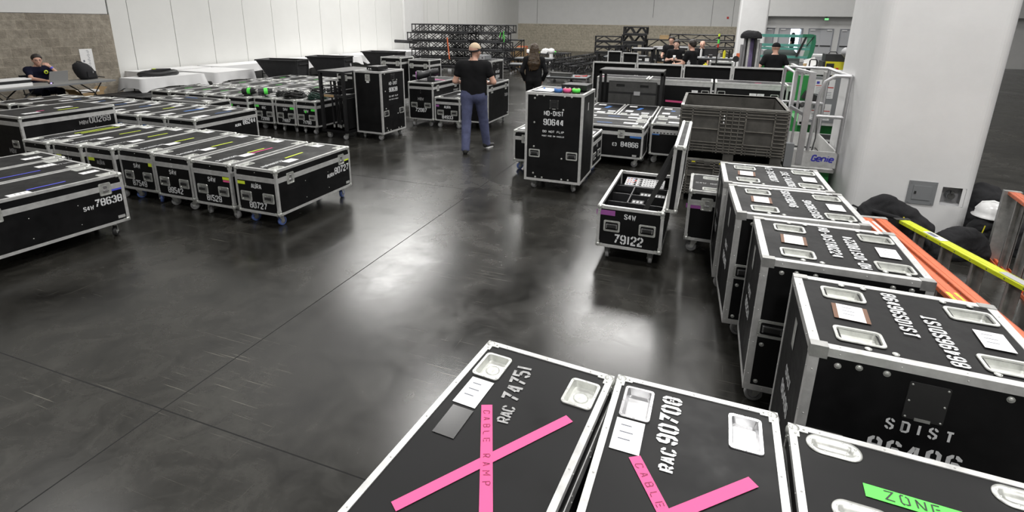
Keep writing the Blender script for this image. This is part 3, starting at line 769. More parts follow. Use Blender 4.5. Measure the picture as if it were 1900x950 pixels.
ys = [26.26] + [26.9 + 1.293 * k for k in range(11)] + [YB - .02]
for k in range(len(ys) - 1):
    if ys[k] > YB - .1: break
    b = MB(); b.use('pnl'); b.box(WX - .06, WX, ys[k] + .012, min(ys[k + 1], YB) - .012, 0.012, CEIL)
    tag(b.build('partition_panel'), 'off-white partition panel between the plain pier and far corner', 'wall panel', 'folding partition panels')
# far wall
b = MB(); b.use('whitepaint'); b.box(WX - .3, 3.25, YB, YB + .3, 2.04, CEIL); struct('wall_far', b)
b = MB(); b.box(WX - .3, 3.25, YB - .03, YB + .3, 0, 2.04); struct('trim_3', b, 'block_b')
for i, xx in enumerate((-13.2, -4.2, -0.1, 1.3)):
    b = MB(); b.use('seam'); b.box(xx, xx + .02, YB - .006, YB + .01, 2.05 if i != 1 else 2.6, CEIL); struct('trim_%d' % (10 + i), b)
b = MB(); b.use('red'); b.box(.93, 1.06, YB - .05, YB, 2.58, 2.72); tag(b.build('fire_alarm'), 'small red alarm box high on the white far wall', 'alarm')
# entrance wall with doors, set nearer on the right
YD = 38.0
b = MB(); b.use('whitepaint'); b.box(3.05, XR, YD - .6, YD + .3, 2.72, CEIL); b.box(3.05, 3.2, YD - .6, YB, 0, CEIL); struct('wall_upper_right', b)
M['soffit'] = M['doorframe']
doors = [(3.21, 3.73, 2.01, 0), (3.97, 5.34, 2.03, 1), (5.62, 7.0, 2.03, 2), (7.32, 8.7, 2.02, 3), (9.6, 11.0, 2.02, 4)]
b = MB(); b.use('whitepaint'); xs = 3.2
for x0, x1, zt, k in doors:
    b.box(xs, x0, YD, YD + .2, 0, 2.72); b.box(x0, x1, YD, YD + .2, zt, 2.72); xs = x1
b.box(xs, XR, YD, YD + .2, 0, 2.72)
struct('wall_entrance', b)
for x0, x1, zt, k in doors:
    b = MB(); b.use('doorframe'); b.box(x0, x0 + .05, YD - .03, YD + .1, 0, zt); b.box(x1 - .05, x1, YD - .03, YD + .1, 0, zt); b.box(x0 + .05, x1 - .05, YD - .03, YD + .1, zt - .05, zt)
    fr = struct('door_%d' % (k + 1), b)
    mid = (x0 + x1) / 2
    leaves = [(x0 + .05, x1 - .05)] if k == 0 else [(x0 + .05, mid - .004), (mid + .004, x1 - .05)]
    for j, (a, c) in enumerate(leaves):
        if k == 1 and j == 1: continue
        d = MB(); d.use('door'); d.box(a, c, YD, YD + .05, .02, zt - .05); lf = d.build('door_leaf', None, fr)
        d = MB(); d.use('blackpaint'); d.box(a + .05, c - .02, YD - .05, YD - .01, .98, 1.03); d.build('push_bar', None, lf)
        d = MB(); d.use('paper'); d.box(a + .06 if j == 0 else c - .32, a + .32 if j == 0 else c - .06, YD - .06, YD - .001, zt - .13, zt - .06); d.build('door_closer', None, lf)
    if k == 1:
        d = MB(); d.use('door'); d.box(x1 - .10, x1 - .05, YD + .05, YD + .66, .02, zt - .05); d.build('open_door_leaf', None, fr)
b = MB(); b.use('paper'); b.box(3.17, 3.78, YD - .1, YD, 2.03, 2.11); struct('trim_5', b)
b = MB(); b.use('glow'); b.box(3.6, 6.6, YD + 3.0, YD + 3.1, 0, 2.6); tag(b.build('daylit_glass_front'), 'bright daylit glass seen through the open far door', 'glass front')
b = MB(); b.use('blackpaint'); b.box(6.25, 6.51, YD - .72, YD - .66, 2.5, 2.64); b.cyl((6.38, YD - .55, 2.7), (6.38, YD - .66, 2.64), .012, 6); b.box(6.33, 6.43, YD - .66, YD - .5, 2.64, 2.725); sgn = tag(b.build('exit_sign'), 'small green lit exit sign hanging above the far doors', 'sign')
b = MB(); b.use('exit'); b.box(6.27, 6.49, YD - .725, YD - .72, 2.515, 2.625); b.build('lit_face', None, sgn)
me, wd = text_mesh('EXIT', .07, t=.2, mats='paper'); put('sign_lettering', me, sgn, Matrix.Translation((6.38 - wd / 2, YD - .727, 2.535)) @ Matrix.Rotation(PI / 2, 4, 'X'))
# near column with rounded corners
def column(name, x0, x1, y0, y1, r, m='colpaint'):
    pts = [(x + (x0 + x1) / 2, y + (y0 + y1) / 2) for x, y in rrect(x1 - x0, y1 - y0, r, 8)]
    mb = MB().use(m); n = len(pts)
    mb.add([(x, y, 0) for x, y in pts] + [(x, y, CEIL) for x, y in pts], [(i, (i + 1) % n, n + (i + 1) % n, n + i) for i in range(n)], True)
    return mb.mesh('column'), name
PX0, PX1, PY0, PY1 = 1.60, 2.72, 6.45, 7.85
pts = [(x + (PX0 + PX1) / 2, y + (PY0 + PY1) / 2) for x, y in rrect(PX1 - PX0, PY1 - PY0, .12, 8)]
mb = MB().use('colpaint'); n = len(pts)
def side(z0, z1, lst):
    for i in lst:
        j = (i + 1) % n
        mb.add([(*pts[i], z0), (*pts[j], z0), (*pts[j], z1), (*pts[i], z1)], [(0, 1, 2, 3)], True)
front_i = [i for i in range(n) if abs(pts[i][1] - PY0) < 1e-6 and abs(pts[(i + 1) % n][1] - PY0) < 1e-6]
side(0, CEIL, [i for i in range(n) if i not in front_i])
for i in front_i:
    a, c = pts[i], pts[(i + 1) % n]
    face_grid(mb, (min(a[0], c[0]), PY0, 0), (1, 0, 0), (0, 0, 1), abs(a[0] - c[0]), CEIL, [(2.43 - min(a[0], c[0]), .375, 2.635 - min(a[0], c[0]), .57)])
mb.use('greylight'); mb.add([(2.43, PY0, .375), (2.635, PY0, .375), (2.635, PY0, .57), (2.43, PY0, .57), (2.45, PY0 + .1, .395), (2.615, PY0 + .1, .395), (2.615, PY0 + .1, .55), (2.45, PY0 + .1, .55)],
    [(0, 1, 5, 4), (1, 2, 6, 5), (2, 3, 7, 6), (3, 0, 4, 7), (4, 5, 6, 7)], False)
o = mb.build('column_near'); o['kind'] = 'structure'
t = thing('electrical_panel', 'grey flush electrical panel door set low in the white column', 'electrical panel', (2.255, PY0 - .002, .485))
b = MB().use('greybox'); b.box(-.125, .125, -.008, .01, -.125, .125)
for sx in (-.105, .105):
    for sz in (-.105, .105): b.cyl((sx, -.011, sz), (sx, -.006, sz), .006, 8)
b.build('panel_frame', None, t)
b = MB().use('greybox'); b.box(-.08, .08, -.013, -.007, -.075, .075); d = b.build('panel_door', None, t)
b = MB().use('rubber'); b.box(-.068, -.05, -.018, -.013, -.012, .016); b.build('door_catch', None, d)
t = thing('power_socket', 'round dark socket recessed beside the grey panel in the column', 'socket', (2.53, PY0 + .09, .47))
b = MB().use('greybox'); b.cyl((0, 0, 0), (0, -.05, 0), .045, 18, .04); b.build('socket_body', None, t)
b = MB().use('darkgrey'); b.cyl((0, -.05, 0), (0, -.058, 0), .033, 16); b.box(-.014, .014, -.07, -.05, .03, .06); b.build('socket_cap', None, t)
# far column
me, _ = column('column_far', 1.0, 2.05, 23.9, 25.2, .08)
o = put('column_far', me); o['kind'] = 'structure'
# dull far right base strip
b = MB().use('doorframe'); b.box(8.8, XR, YB + .5, YB + .6, 0, .15)
# ------------------------------------------------------------ flight cases, front-left block
def std(label, x, y, num=None, pre=None, side=None, yaw=0, w=.56, tape=None, top_tapes=(), near=True, wheels='grey', numh=.075, worn=False, topnum=None, labels=True, d=1.22, **k):
    c = Case(label, x, y, w=w, d=d, yaw=yaw, near=near, wheels=wheels, **k)
    tm = 'worn' if worn else 'paint'
    if pre: c.text('front', w / 2, .275, pre, .055, align='c', m=tm)
    if num: c.text('front', w / 2, .05, num, numh, align='c', m=tm)
    if near or num: c.rivets('front', [(w / 2, .335), (w / 2, .452)])
    if labels:
        c.label(w * .70, .40, .11, .155); c.label(w * .34, 1.10, .11, .12)
    for (u, v, ln, m, a) in top_tapes: c.patch('top', u, v, .024, ln, m, a)
    if topnum: c.text('top', w * .62, .06, topnum, .055, rot=PI / 2, m=tm)
    return c
FR = 'wheeled cases in the front-left block'
cA = std('black wheeled case 80727, nearest end of the front-left block', -4.603, 4.073, '80727', 'AURA', w=.552, top_tapes=[(.255, .61, .29, 'yellow', .03)], wheels='blue', topnum='AURA80727', group=FR, spin=99)
def long_side(c, small, big, tapem=None, ub=1.185, size=.085, vb=.215, latches=(.20, 1.05), side='right', m='paint'):
    me, wb = text_mesh(big, size, gap=.24, wide=.88, mats=m); 
    c.text(side, ub, vb, big, size, align='r', m=m)
    c.text(side, ub - wb - .012, vb - .01, small, size * .58, align='r', m=m)
    for u in latches: c.latch(side, u)
    if tapem: c.patch(side, c.d - .06, c.split - c.z0 - .025, .12, .045, tapem)
    c.plate(side, c.d - .07, .06)
    c.rivets(side, [(.42, .28), (.80, .28), (.42, .09), (.80, .09)])
long_side(cA, 'AURA', '80727', 'yellow')
cA.patch('front', .07, .325, .115, .034, 'yellow')
c = std('black wheeled case 81529 with yellow and pink corner tape', -5.235, 4.08, '81529', 'S4W', top_tapes=[(.32, .61, .24, 'yellow', -.05), (.385, .62, .34, 'pink', -.05)], topnum='S4W81529', group=FR)
c.patch('front', .50, .335, .12, .03, 'yellow'); c.patch('front', .50, .305, .11, .022, 'pink')
c = std('black wheeled case 89542 with bare front corners', -5.868, 4.12, '89542', 'S4W', top_tapes=[(.33, .66, .30, 'yellow', -.04)], topnum='S4W89542', group=FR)
c = std('black wheeled case 87549 with a yellow tape tab', -6.50, 4.16, '87549', 'S4W', top_tapes=[(.33, .62, .26, 'yellow', -.04)], topnum='S4W87549', group=FR, wheels='blue')
c.patch('front', .51, .34, .07, .05, 'yellow')
c = std('black wheeled case with worn AURA lettering, left of case 87549', -6.985, 4.10, None, 'AURA', w=.47, worn=True, top_tapes=[(.25, .75, .27, 'yellow', -.04)], topnum='AURA62205', group=FR)
c.patch('front', .07, .335, .12, .04, 'yellow')
c = std('black wheeled case two left of case 87549, yellow strip on top', -7.495, 4.05, None, 'S4W', w=.50, top_tapes=[(.27, .78, .28, 'yellow', -.04)], topnum='S4W57314', group=FR)
c.patch('front', .08, .34, .09, .03, 'yellow')
c = std('black wheeled case with two long yellow strips, far left end of its row', -7.975, 4.00, None, 'S4W', w=.46, top_tapes=[(.17, .75, .50, 'yellow', -.02), (.25, .78, .5, 'yellow', -.02)], topnum='S4W70170', group=FR)
# blue-taped cases at the left edge
BT = 'blue-taped cases at the left edge'
k1 = std('black wheeled case 78638 with blue tape, at the front-left edge', -6.062, 2.275, None, None, yaw=-4.8, w=.565, top_tapes=[(.42, .66, .30, 'violet', 0)], labels=False, group=BT, wheels='dark')
k1.label(.50, .42, .09, .16); k1.label(.27, 1.09, .09, .15)
long_side(k1, 'S4W', '78638', 'violet', ub=1.185, size=.078)
k2 = std('black wheeled case with long blue strip, touching case 78638', -6.655, 2.37, None, None, yaw=-4.8, top_tapes=[(.38, .68, .36, 'violet', 0)], labels=False, group=BT, wheels='dark')
k2.label(.22, .98, .10, .16); k2.text('top', .30, 1.2, 'S4W87818', .055, rot=-PI / 2 + PI, m='worn', align='r')
k3 = std('black wheeled case at the left edge carrying the tripod foot', -7.245, 2.48, None, None, yaw=-4.8, labels=False, group=BT, wheels='dark')
k3.label(.33, 1.02, .10, .16); k3.label(.40, .30, .1, .15)
# old case 00269 and the low row behind it
c = Case('worn black case 00269 taller than the row before it', -9.64, 4.42, w=.86, d=1.28, h=.652, z0=.148, lid=.10, t=.030, near=True, front_handles=True, dishes=[], group=None)
c.text('right', 1.19, .42, '00269', .10, align='r', m='worn'); c.text('right', .86, .42, 'MBW', .06, align='r', m='worn')
c.patch('top', .66, .74, .035, .28, 'yellow'); c.label(.45, .80, .1, .22); c.label(.62, .28, .1, .2); c.patch('top', .52, .45, .03, .1, 'pink')
c.rivets('right', [(.35, .33), (.65, .36), (.95, .36)]); c.text('front', .48, .12, 'MBW', .07, m='worn')
R0 = 'low cases in the far-left row'
for i, (x, y, lb) in enumerate(((-11.92, 5.62, 'low black case under the seated man'), (-11.30, 5.72, 'low black case behind case 00269, middle of three'), (-10.70, 5.76, 'low black case behind case 00269, nearest the blue-taped row'))):
    c = std(lb, x, y, None, None, group=R0, near=False, labels=False)
    c.label(.2 + .06 * i, .62, .12, .2); c.label(.35, 1.05, .12, .16)
    if i: c.patch('top', .3, .72, .035, .26, 'blue')
# AURA 86244 row
R2 = 'wheeled cases in the AURA row'
c = std('black wheeled case AURA 86244 at the end of the second row', -7.812, 5.82, None, None, yaw=.3, top_tapes=[(.36, .72, .30, 'blue', -.08)], labels=False, group=R2)
me = c.text('right', 1.17, .27, '86244', .085, align='r'); c.text('right', .86, .26, 'AURA', .05, align='r')
c.patch('right', 1.16, .385, .12, .04, 'blue'); c.label(.38, .27, .14, .24); c.label(.22, .98, .12, .2)
for u in (): c.latch('right', u)
for i, (x, y, lb, tp) in enumerate(((-8.375, 5.79, 'case beside AURA 86244 with a wide blue strip on its lid', 'blue'), (-8.92, 5.76, 'third case along the AURA row with a short yellow strip', 'yellow'), (-9.46, 5.74, 'fourth case along the AURA row, white labels and blue strip', 'blue'), (-10.04, 5.72, 'case at the far end of the AURA row, pale labels on its lid', 'blue'))):
    c = std('black wheeled ' + lb, x, y, None, None, near=False, labels=False, group=R2, w=.53)
    c.patch('top', .30, .72, .07 if i == 0 else .035, .34 if i == 0 else .2, tp, -.08)
    c.label(.30, .25, .12, .2); c.label(.22, .95, .12, .18)
    if i == 0: c.patch('front', .1, .34, .12, .03, 'blue')
    if i == 1: c.patch('front', .1, .34, .12, .03, 'blue')
c = std('black case lying crosswise behind case AURA 86244, blue strip on top', -9.98, 7.18, None, None, near=False, labels=False, w=1.45, d=.50, dishes=[(.12, .1), (1.33, .1), (.12, .4), (1.33, .4)], front_handles=False)
c.patch('top', .62, .36, .3, .035, 'blue'); c.label(.45, .20, .22, .1); c.label(1.2, .2, .2, .1)
# green-taped block
R3 = 'green-taped wheeled cases'
xs3 = [(-6.90, .47), (-7.40, .47), (-7.93, .47), (-8.45, .50), (-9.03, .50), (-9.57, .46), (-10.07, .47), (-10.58, .50)]
nums = [('71760', 'S4W'), ('71697', 'S4W'), ('72998', 'RAC'), (None, 'ED'), (None, None), (None, None), (None, None), (None, None)]
names3 = ['first from the black rack, carrying green cable', 'second from the black rack, carrying coiled cable', 'third from the black rack, lamps on its lid', 'fourth from the black rack', 'fifth from the black rack', 'sixth from the black rack', 'seventh from the black rack', 'farthest from the black rack']
for i, (xr, w) in enumerate(xs3):
    nm, pr = nums[i]
    c = std('green-taped black case %s, %s' % (nm or 'without visible number', names3[i]) if nm else 'green-taped black case in the front green row, ' + names3[i], xr - w, 8.12 if i < 3 else 8.0, nm, pr, w=w, near=(i < 3), labels=False, group=R3, yaw=-1 if i < 3 else 0, wheels='grey', numh=.07, front_handles=True)
    c.label(.2, .3, .1, .18); c.label(.3, 1.05, .1, .16)
    if i >= 3: c.patch('top', .33, .62, .03, .2, 'green')
    if i < 4: c.patch('front', (w - .06) if i < 2 else .05, .33, .12, .042, 'green')
    if i == 0: c.patch('front', .22, .29, .045, .045, 'green', PI / 4)
k = 0
words = ['nearest the hoppers', 'next to the hopper corner', 'in the middle', 'with short green strip', 'near the left end', 'at the left end']
for r, (yy, n0) in enumerate(((9.36, 6), (10.68, 5))):
    for i in range(n0):
        x = -7.62 - .555 * i - r * .55
        c = Case('black case in the %s row behind the green-taped cases, %s' % (('second', 'third')[r], ('first', 'second', 'third', 'fourth', 'fifth', 'sixth', 'seventh')[i] + ' from the rack side'), x - .5, yy, w=.53, d=1.22, front_handles=False, group='cases behind the green-taped row', corners=True)
        c.label(.2, .25, .1, .2); c.label(.33, .95, .1, .18)
        if (i + r) % 2: c.patch('top', .3, .6, .03, .2, 'green')
# ------------------------------------------------------------ centre: tall distribution cases
def dist_case(label, x, y, num, w=.754, d=.69, yaw=0, near=True, face='front', h=1.165, z0=.135):
    c = Case(label, x, y, w=w, d=d, h=h, z0=z0, lid=0, t=.030, yaw=yaw, corners=False, holes=False, near=False, front_handles=False, name='distribution_case', cat='case')
    pm, gm = handle_meshes()
    fw = w if face == 'front' else d
    for u in (.132 * fw / .754, .631 * fw / .754):
        q = put('handle', pm, c.o, c.frame(face, u, .37)); put('grip', gm, q)
    c.text(face, fw * .5, .875, 'HD-DIST', .062, align='c'); c.text(face, fw * .5, .75, num, .085, align='c')
    c.text(face, fw * .5, .655, 'DO NOT FLIP', .030, align='c', t=.2, wide=1.3, gap=.3); c.text(face, fw * .5, .602, 'MUST RIDE ON WHEELS!', .020, align='c', t=.2, wide=1.1, gap=.25)
    bl = [(.121, 1.088), (.153, 1.127), (.242, 1.127), (.512, 1.127), (.601, 1.127), (.499, .959), (.122, .777), (.123, .46), (.5, .326), (.122, .098), (.153, .048), (.243, .048), (.509, .048), (.597, .048)]
    if near: c.bolts(face, [(u * fw / .754, v) for u, v in bl])
    else: c.bolts(face, [(u * fw / .754, v) for u, v in bl[::2]])
    t_ = MB().use('rubber'); rings(t_, [(.12, .115, .008, -.001), (.118, .113, .008, .003), (.09, .085, .006, .003), (.084, .079, .006, .001)], True)
    t_.use('blackpaint'); t_.box(-.03, .03, -.035, .03, .001, .012); t_.use('zinc')
    for sx in (-.052, .052):
        for sy in (-.05, .05): t_.ball((sx, sy, .003), .004, 6, (1, 1, .5))
    t_.box(-.022, .022, -.062, -.052, .0, .004)
    t_.build('door_catch', None, c.o, c.frame(face, fw * .5, 1.02))
    return c
cB = dist_case('tall black case 90644 with tape rolls on top', -2.142, 6.432, '90644')
cB.patch('right', .30, .98, .05, .10, 'alu', 0, 'name_plate')
cL = dist_case('tall black case 90638 standing right of the black rack', -6.047, 8.193, '90638', w=.587, d=.733, yaw=-2.5, face='right', h=1.138, z0=.125)
cL.label(.30, .98, .06, .10, face='front')
put('latch', latch_mesh(), cL.o, cL.frame('front', .30, 1.02, .001))
c9 = dist_case('tall black case behind the walking man, grey device on top', -5.17, 11.22, '90641', w=.61, d=.72, face='right', near=False)
# ------------------------------------------------------------ centre-left cases
c = Case('black wheeled case 72087 with purple tape and a lamp on its lid', -5.834, 9.714, w=.578, d=1.286, h=.774, lid=.11, near=True, handle_z=.46, dishes=[], spin=4)
c.text('front', .29, .40, 'MBW', .065, align='c', m='worn'); c.text('front', .29, .16, '72087', .085, align='c')
c.latch('right', .22); c.latch('right', 1.06); c.text('right', 1.2, .47, '72087', .08, align='r', m='worn'); c.rivets('front', [(.29, .56), (.29, .6)])
c.patch('top', .30, .55, .3, .12, 'purple', .5); c.patch('top', .35, .68, .04, .5, 'pink', 1.2)
c = Case('black wheeled case AURA 84933 low beside case 72087', -5.238, 9.747, w=.574, d=1.22, h=.488, near=True, dishes=None, spin=5)
c.text('front', .29, .265, 'AURA', .06, align='c'); c.text('front', .29, .045, '84933', .08, align='c'); c.patch('front', .05, .31, .10, .04, 'purple'); c.label(.3, .7, .12, .3)
c = Case('tall black case with two latches, right of the walking man', -4.652, 9.857, w=.568, d=1.193, h=.778, lid=.11, near=True, dishes=[], handle_z=.5, spin=6)
c.latch('right', .20); c.latch('right', 1.0); c.text('right', 1.13, .44, '78591', .07, align='r', m='worn'); c.plate('right', 1.12, .07); c.label(.3, .6, .12, .3)
c = Case('black wheeled case 78103 with two latches, beyond case 72087', -7.295, 12.2, w=.62, d=.628, h=1.03, lid=.14, front_handles=False, dishes=[], near=True, spin=7)
c.latch('front', .10); c.latch('front', .50); c.text('front', .58, .60, '78103', .085, align='r'); c.text('front', .25, .60, 'MB20', .05, align='r'); 
c.patch('right', .3, .7, .16, .12, 'zinc', 0, 'name_plate')
c = Case('black wheeled case 85650 left of case 78103', -7.96, 11.95, w=.60, d=.62, h=1.087, lid=.14, front_handles=False, dishes=[], near=True, spin=8)
c.latch('front', .10); c.latch('front', .50); c.text('front', .58, .66, '85650', .085, align='r'); c.text('front', .25, .66, 'MB20', .05, align='r')
c = Case('black case with latches standing behind the black rack', -7.35, 9.385, w=1.0, d=.6, h=.93, lid=.1, front_handles=False, near=False, dishes=[], spin=9)
c.latch('front', .2); c.latch('front', .72)
# ------------------------------------------------------------ centre-right block
CR = 'cases in the centre-right block'
c = Case('black case crosswise behind tall case 90644', -2.60, 7.27, w=1.20, d=.60, h=.463, yaw=-1.5, near=True, dishes=[], group=CR, front_handles=False, wheels='blue', spin=10)
pm, gm = handle_meshes()
for u in (.16, .44):
    q = put('handle', pm, c.o, c.frame('right', u, .15)); put('grip', gm, q)
c.latch('front', .18); c.label(.09, .2, .08, .2); c.label(1.1, .3, .1, .2); c.text('right', .3, .26, 'ED', .05, align='c')
c = Case('black wheeled case 84866 crosswise behind tall case 90644', -1.99, 8.07, w=1.195, d=.575, h=.497, yaw=-1, near=True, front_handles=False, dishes=[(1.08, .1), (1.08, .47)], group=CR, spin=11)
c.latch('front', .86); c.patch('front', 1.08, .35, .17, .05, 'blue'); c.text('front', 1.13, .175, '84866', .085, align='r'); c.text('front', .80, .18, 'ED', .055, align='r'); c.plate('front', 1.08, .05)
c.label(.95, .3, .22, .12); c.patch('top', .55, .22, .24, .03, 'blue'); c.label(.25, .3, .2, .12)
c = Case('black case crosswise just behind case 84866', -1.99, 8.665, w=1.195, d=.46, h=.497, near=False, front_handles=False, dishes=[(1.08, .1), (1.08, .36)], group=CR)
c.label(.95, .23, .22, .1); c.patch('top', .6, .25, .2, .03, 'blue'); c.label(.2, .2, .22, .1)
for i, (x, lb) in enumerate(((-1.96, 'black case before the grey boards, left one'), (-1.375, 'black case before the grey boards, right one'), (-.74, 'black case behind the grey container, blue square on top'), (-.15, 'black case hidden mostly by the grey container'))):
    c = Case(lb, x, 9.14, w=.555 if i != 1 else .60, d=1.22, h=.497, near=False, front_handles=False, group=CR, dishes=[(.1, .1), (.45, .1)])
    c.label(.15, .42, .13, .17); c.label(.44, .3, .13, .1); c.label(.28, .12, .14, .12); c.label(.15, .98, .14, .12); c.patch('top', .3 if i != 2 else .25, .75, .07, .25 if i != 2 else .08, 'blue', -.2)
c = Case('black case with piano hinge and blue tape, left of the grey container', -.735, 8.49, w=1.10, d=.60, h=.497, near=True, front_handles=False, group=CR, dishes=[(.14, .45), (.14, .12)], spin=12)
c.patch('front', .07, .34, .14, .045, 'blue'); c.label(.35, .2, .2, .12)
def hinge():
    mb = MB().use('alu'); mb.box(0, 1.04, -.017, .017, 0, .002)
    mb.use('rubber')
    for i in range(20): mb.box(.012 + i * .052, .04 + i * .052, -.009, .009, .002, .0028)
    return mb.mesh('piano_hinge')
put('piano_hinge', hinge(), c.o, c.frame('front', .03, c.split - c.z0 - .03, .001))
# case 79122, open
c = Case('open black case 79122 with lid up and control panels inside', -.805, 4.584, w=.589, d=1.286, h=.400, z0=.15, lid=0, near=True, holes=False, topless=True, handle_z=.52, name='open_flight_case', yaw=-.3, spin=99)
c.text('front', .295, .29, 'S4W', .052, align='c'); c.text('front', .295, .045, '79122', .092, align='c'); c.patch('front', .075, .335, .17, .048, 'purple')
b = MB().use('panel')
w, d, zt = .589, 1.286, .55
for (x0, x1, y0, y1) in ((.004, .014, .004, d - .004), (w - .014, w - .004, .004, d - .004), (.014, w - .014, .004, .014), (.014, w - .014, d - .014, d - .004)): b.box(x0, x1, y0, y1, .16, zt - .005)
b.box(.014, w - .014, .014, d - .014, .16, .20); b.build('lining', None, c.o)
b = MB().use('plastic')
for yy in (.42, .70, .98): b.box(.02, w - .02, yy, yy + .012, .2, .46)
b.box(.20, .212, .42, .98, .2, .46); b.box(.38, .392, .43, .70, .2, .44); b.box(.02, w - .02, .98, 1.26, .38, .40)
b.build('dividers', None, c.o)
b = MB().use('greylight'); b.add([(.09, 1.0, .47), (.50, 1.0, .47), (.50, 1.21, .50), (.09, 1.21, .50), (.09, 1.0, .40), (.50, 1.0, .40), (.50, 1.21, .40), (.09, 1.21, .40)], [(0, 1, 2, 3), (0, 4, 5, 1), (1, 5, 6, 2), (2, 6, 7, 3), (3, 7, 4, 0)])
cp = b.build('control_panel', None, c.o)
b = MB(); r = random.Random(5)
for j in range(4):
    for i in range(13):
        b.use(('rubber', 'red', 'genie', 'rubber', 'rubber')[r.randrange(5)] if i < 4 else 'rubber')
        x, y = .105 + i * .03, 1.025 + j * .048; z = .47 + (y - 1.0) / 7
        if i in (3, 5): b.cyl((x, y, z), (x, y, z + .008), .012, 10)
        else: b.box(x, x + .018, y, y + .018 * r.uniform(.3, .9), z, z + .003)
b.build('buttons', None, cp)
for j, (x0, y0) in enumerate(((.23, .50), (.28, .76), (.42, .76))):
    b = MB().use('rubber'); b.box(x0, x0 + .12, y0, y0 + .14, .36, .43); q = b.build('control_unit', None, c.o)
    b = MB().use('greylight')
    for i in range(3): b.box(x0 + .012 + i * .036, x0 + .036 + i * .036, y0 + .03, y0 + .10, .43, .433)
    b.build('display', None, q)
b = MB().use('greylight'); b.box(.22, .36, .45, .60, .34, .345); b.build('paper_sheet', None, c.o)
# lid
lid = thing('x', '', '', (0, 0, 0)); COL.objects.unlink(lid); bpy.data.objects.remove(lid)
b = MB().use('panel'); LW, LH, LT = 1.286, .60, .095
b.box(.004, LT - .004, 0.004, LW - .004, .004, LH - .004)
lidm = b.build('raised_lid', None, c.o, T(w + .004, 0, zt + .012, ry=.04))
b = MB().use('alu'); t_ = .026
for y0, y1 in ((-.001, t_), (LW - t_, LW + .001)):
    for x0, x1 in ((-.001, t_), (LT - t_, LT + .001)): b.box(x0, x1, y0, y1, 0, LH)
    for z0, z1 in ((-.001, t_), (LH - t_, LH + .001)): b.box(-.0012, LT + .0012, y0, y1, z0, z1)
for x0, x1 in ((-.001, t_), (LT - t_, LT + .001)):
    for z0, z1 in ((-.001, t_), (LH - t_, LH + .001)): b.box(x0, x1, t_, LW - t_, z0, z1)
b.build('lid_trim', None, lidm)
cm = corner_mesh()
for xx, sx in ((0, 1), (LT, -1)):
    for yy, sy in ((0, 1), (LW, -1)):
        for zz, sz in ((0, 1), (LH, -1)): put('corner_cap', cm, lidm, T(xx, yy, zz, s=(sx * .8, sy, sz)))
for yy in (.12, 1.05):
    b = MB().use('rubber'); b.obox((.30 if yy < .5 else .3, yy + .1, .22), (w + .0, yy + .28, .93), .045, .003, (0, 1, 0.3)); b.build('lid_strap', None, c.o)
# case behind the open lid
c = Case('black case with purple tape squeezed left of the tall lying cases', -.035, 5.055, w=1.19, d=.62, h=.497, near=True, front_handles=False, dishes=[(.19, .10), (.19, .50), (1.0, .1), (1.0, .5)], spin=13)
c.latch('front', .17); c.patch('front', .06, .345, .15, .045, 'purple'); c.text('top', .05, .27, 'S4W 82011', .05, m='worn')
# ------------------------------------------------------------ right stack of tall distribution cases with recessed dishes
def big_case(label, x, y, yaw, left, right, side, w=.776, d=.68, h=.826, z0=.13, front=None, latch=True, caps=False):
    a, bb = .17, .125
    dl = [(.19, d - .15), (.185, .135), (w - .13, d - .15), (w - .14, .12)]
    c = Case(label, x, y, w=w, d=d, h=h, z0=z0, lid=0, t=.034, yaw=yaw, corners=False, near=True, front_handles=False, dishes=dl, name='distribution_case', spin=14)
    # wide dishes: replace the default ones by long trays
    for ch in list(c.o.children):
        if ch.name.startswith('stacking_dish'): ch.data = dish_mesh(.175, .118, .012, .026, .02, False)
    c.text('top', .355, d - .06, left, .060, rot=-PI / 2, gap=.30, wide=.8); c.text('top', .525, .05, right, .060, rot=PI / 2, gap=.30, wide=.8)
    c.label(.19, d / 2, .10, .135, rot=-.06, holder=True); c.label(w - .12, d / 2 - .02, .10, .14, rot=-.04)
    for u in (.20, .29, w - .2, w - .1):
        for v in (.05, d - .05):
            c.bolts('top', [(u, v)])
    # extra corner plates
    for u in (0, w):
        for v in (0, d):
            tr = MB().use('alu_dull')
            sx = 1 if u == 0 else -1; sy = 1 if v == 0 else -1
            tr.box(u - sx * .0026, u + sx * .06, v - sy * .0026, v + sy * .038, c.top - .05, c.top + .0026)
            tr.build('corner_plate', None, c.o)
    pm, gm = handle_meshes()
    q = put('handle', pm, c.o, c.frame('front', .10, .40)); put('grip', gm, q)
    c.bolts('front', [(.10, h - .07), (.17, h - .06), (.26, h - .06), (w - .17, h - .06), (w - .09, h - .06), (.06, .3), (.06, .06), (.18, .06)])
    c.text('left', d * .5, .30, side[1], .075, rot=0, align='c'); c.text('left', d * .5, .42, side[0], .055, align='c')
    c.patch('left', d * .45, .66, .06, .14, 'zinc', 0, 'name_plate')
    if front:
        c.text('front', .40, .535, front[0], .050, align='c', gap=.6); c.text('front', .40, .405, front[1], .085, align='c', gap=.34)
    return c
cE = big_case('tall lying black case 98207, farthest of the four beside the column', .224, 4.345, 1.5, 'ND-DIST98207', '98207ND-DIST', ('NDIST', '98207'), d=.672)
cD = big_case('tall lying black case 98346, second nearest the column', .292, 3.622, 3.0, 'SDIST98346', 'SDIST98346', ('SDIST', '98346'))
cF = big_case('tall lying black case 80224, third from the column', .392, 2.917, 0, 'HD-DIST80224', 'HD-DIST80224', ('HDIST', '80224'), h=.82)
cG = big_case('tall black case 86496, nearest of the four beside the column', .498, 2.094, -1.6, '86496SDIST', '86496SDIST', ('SDIST', '86496'), w=.80, d=.655, h=.829, front=('SDIST', '86496'))
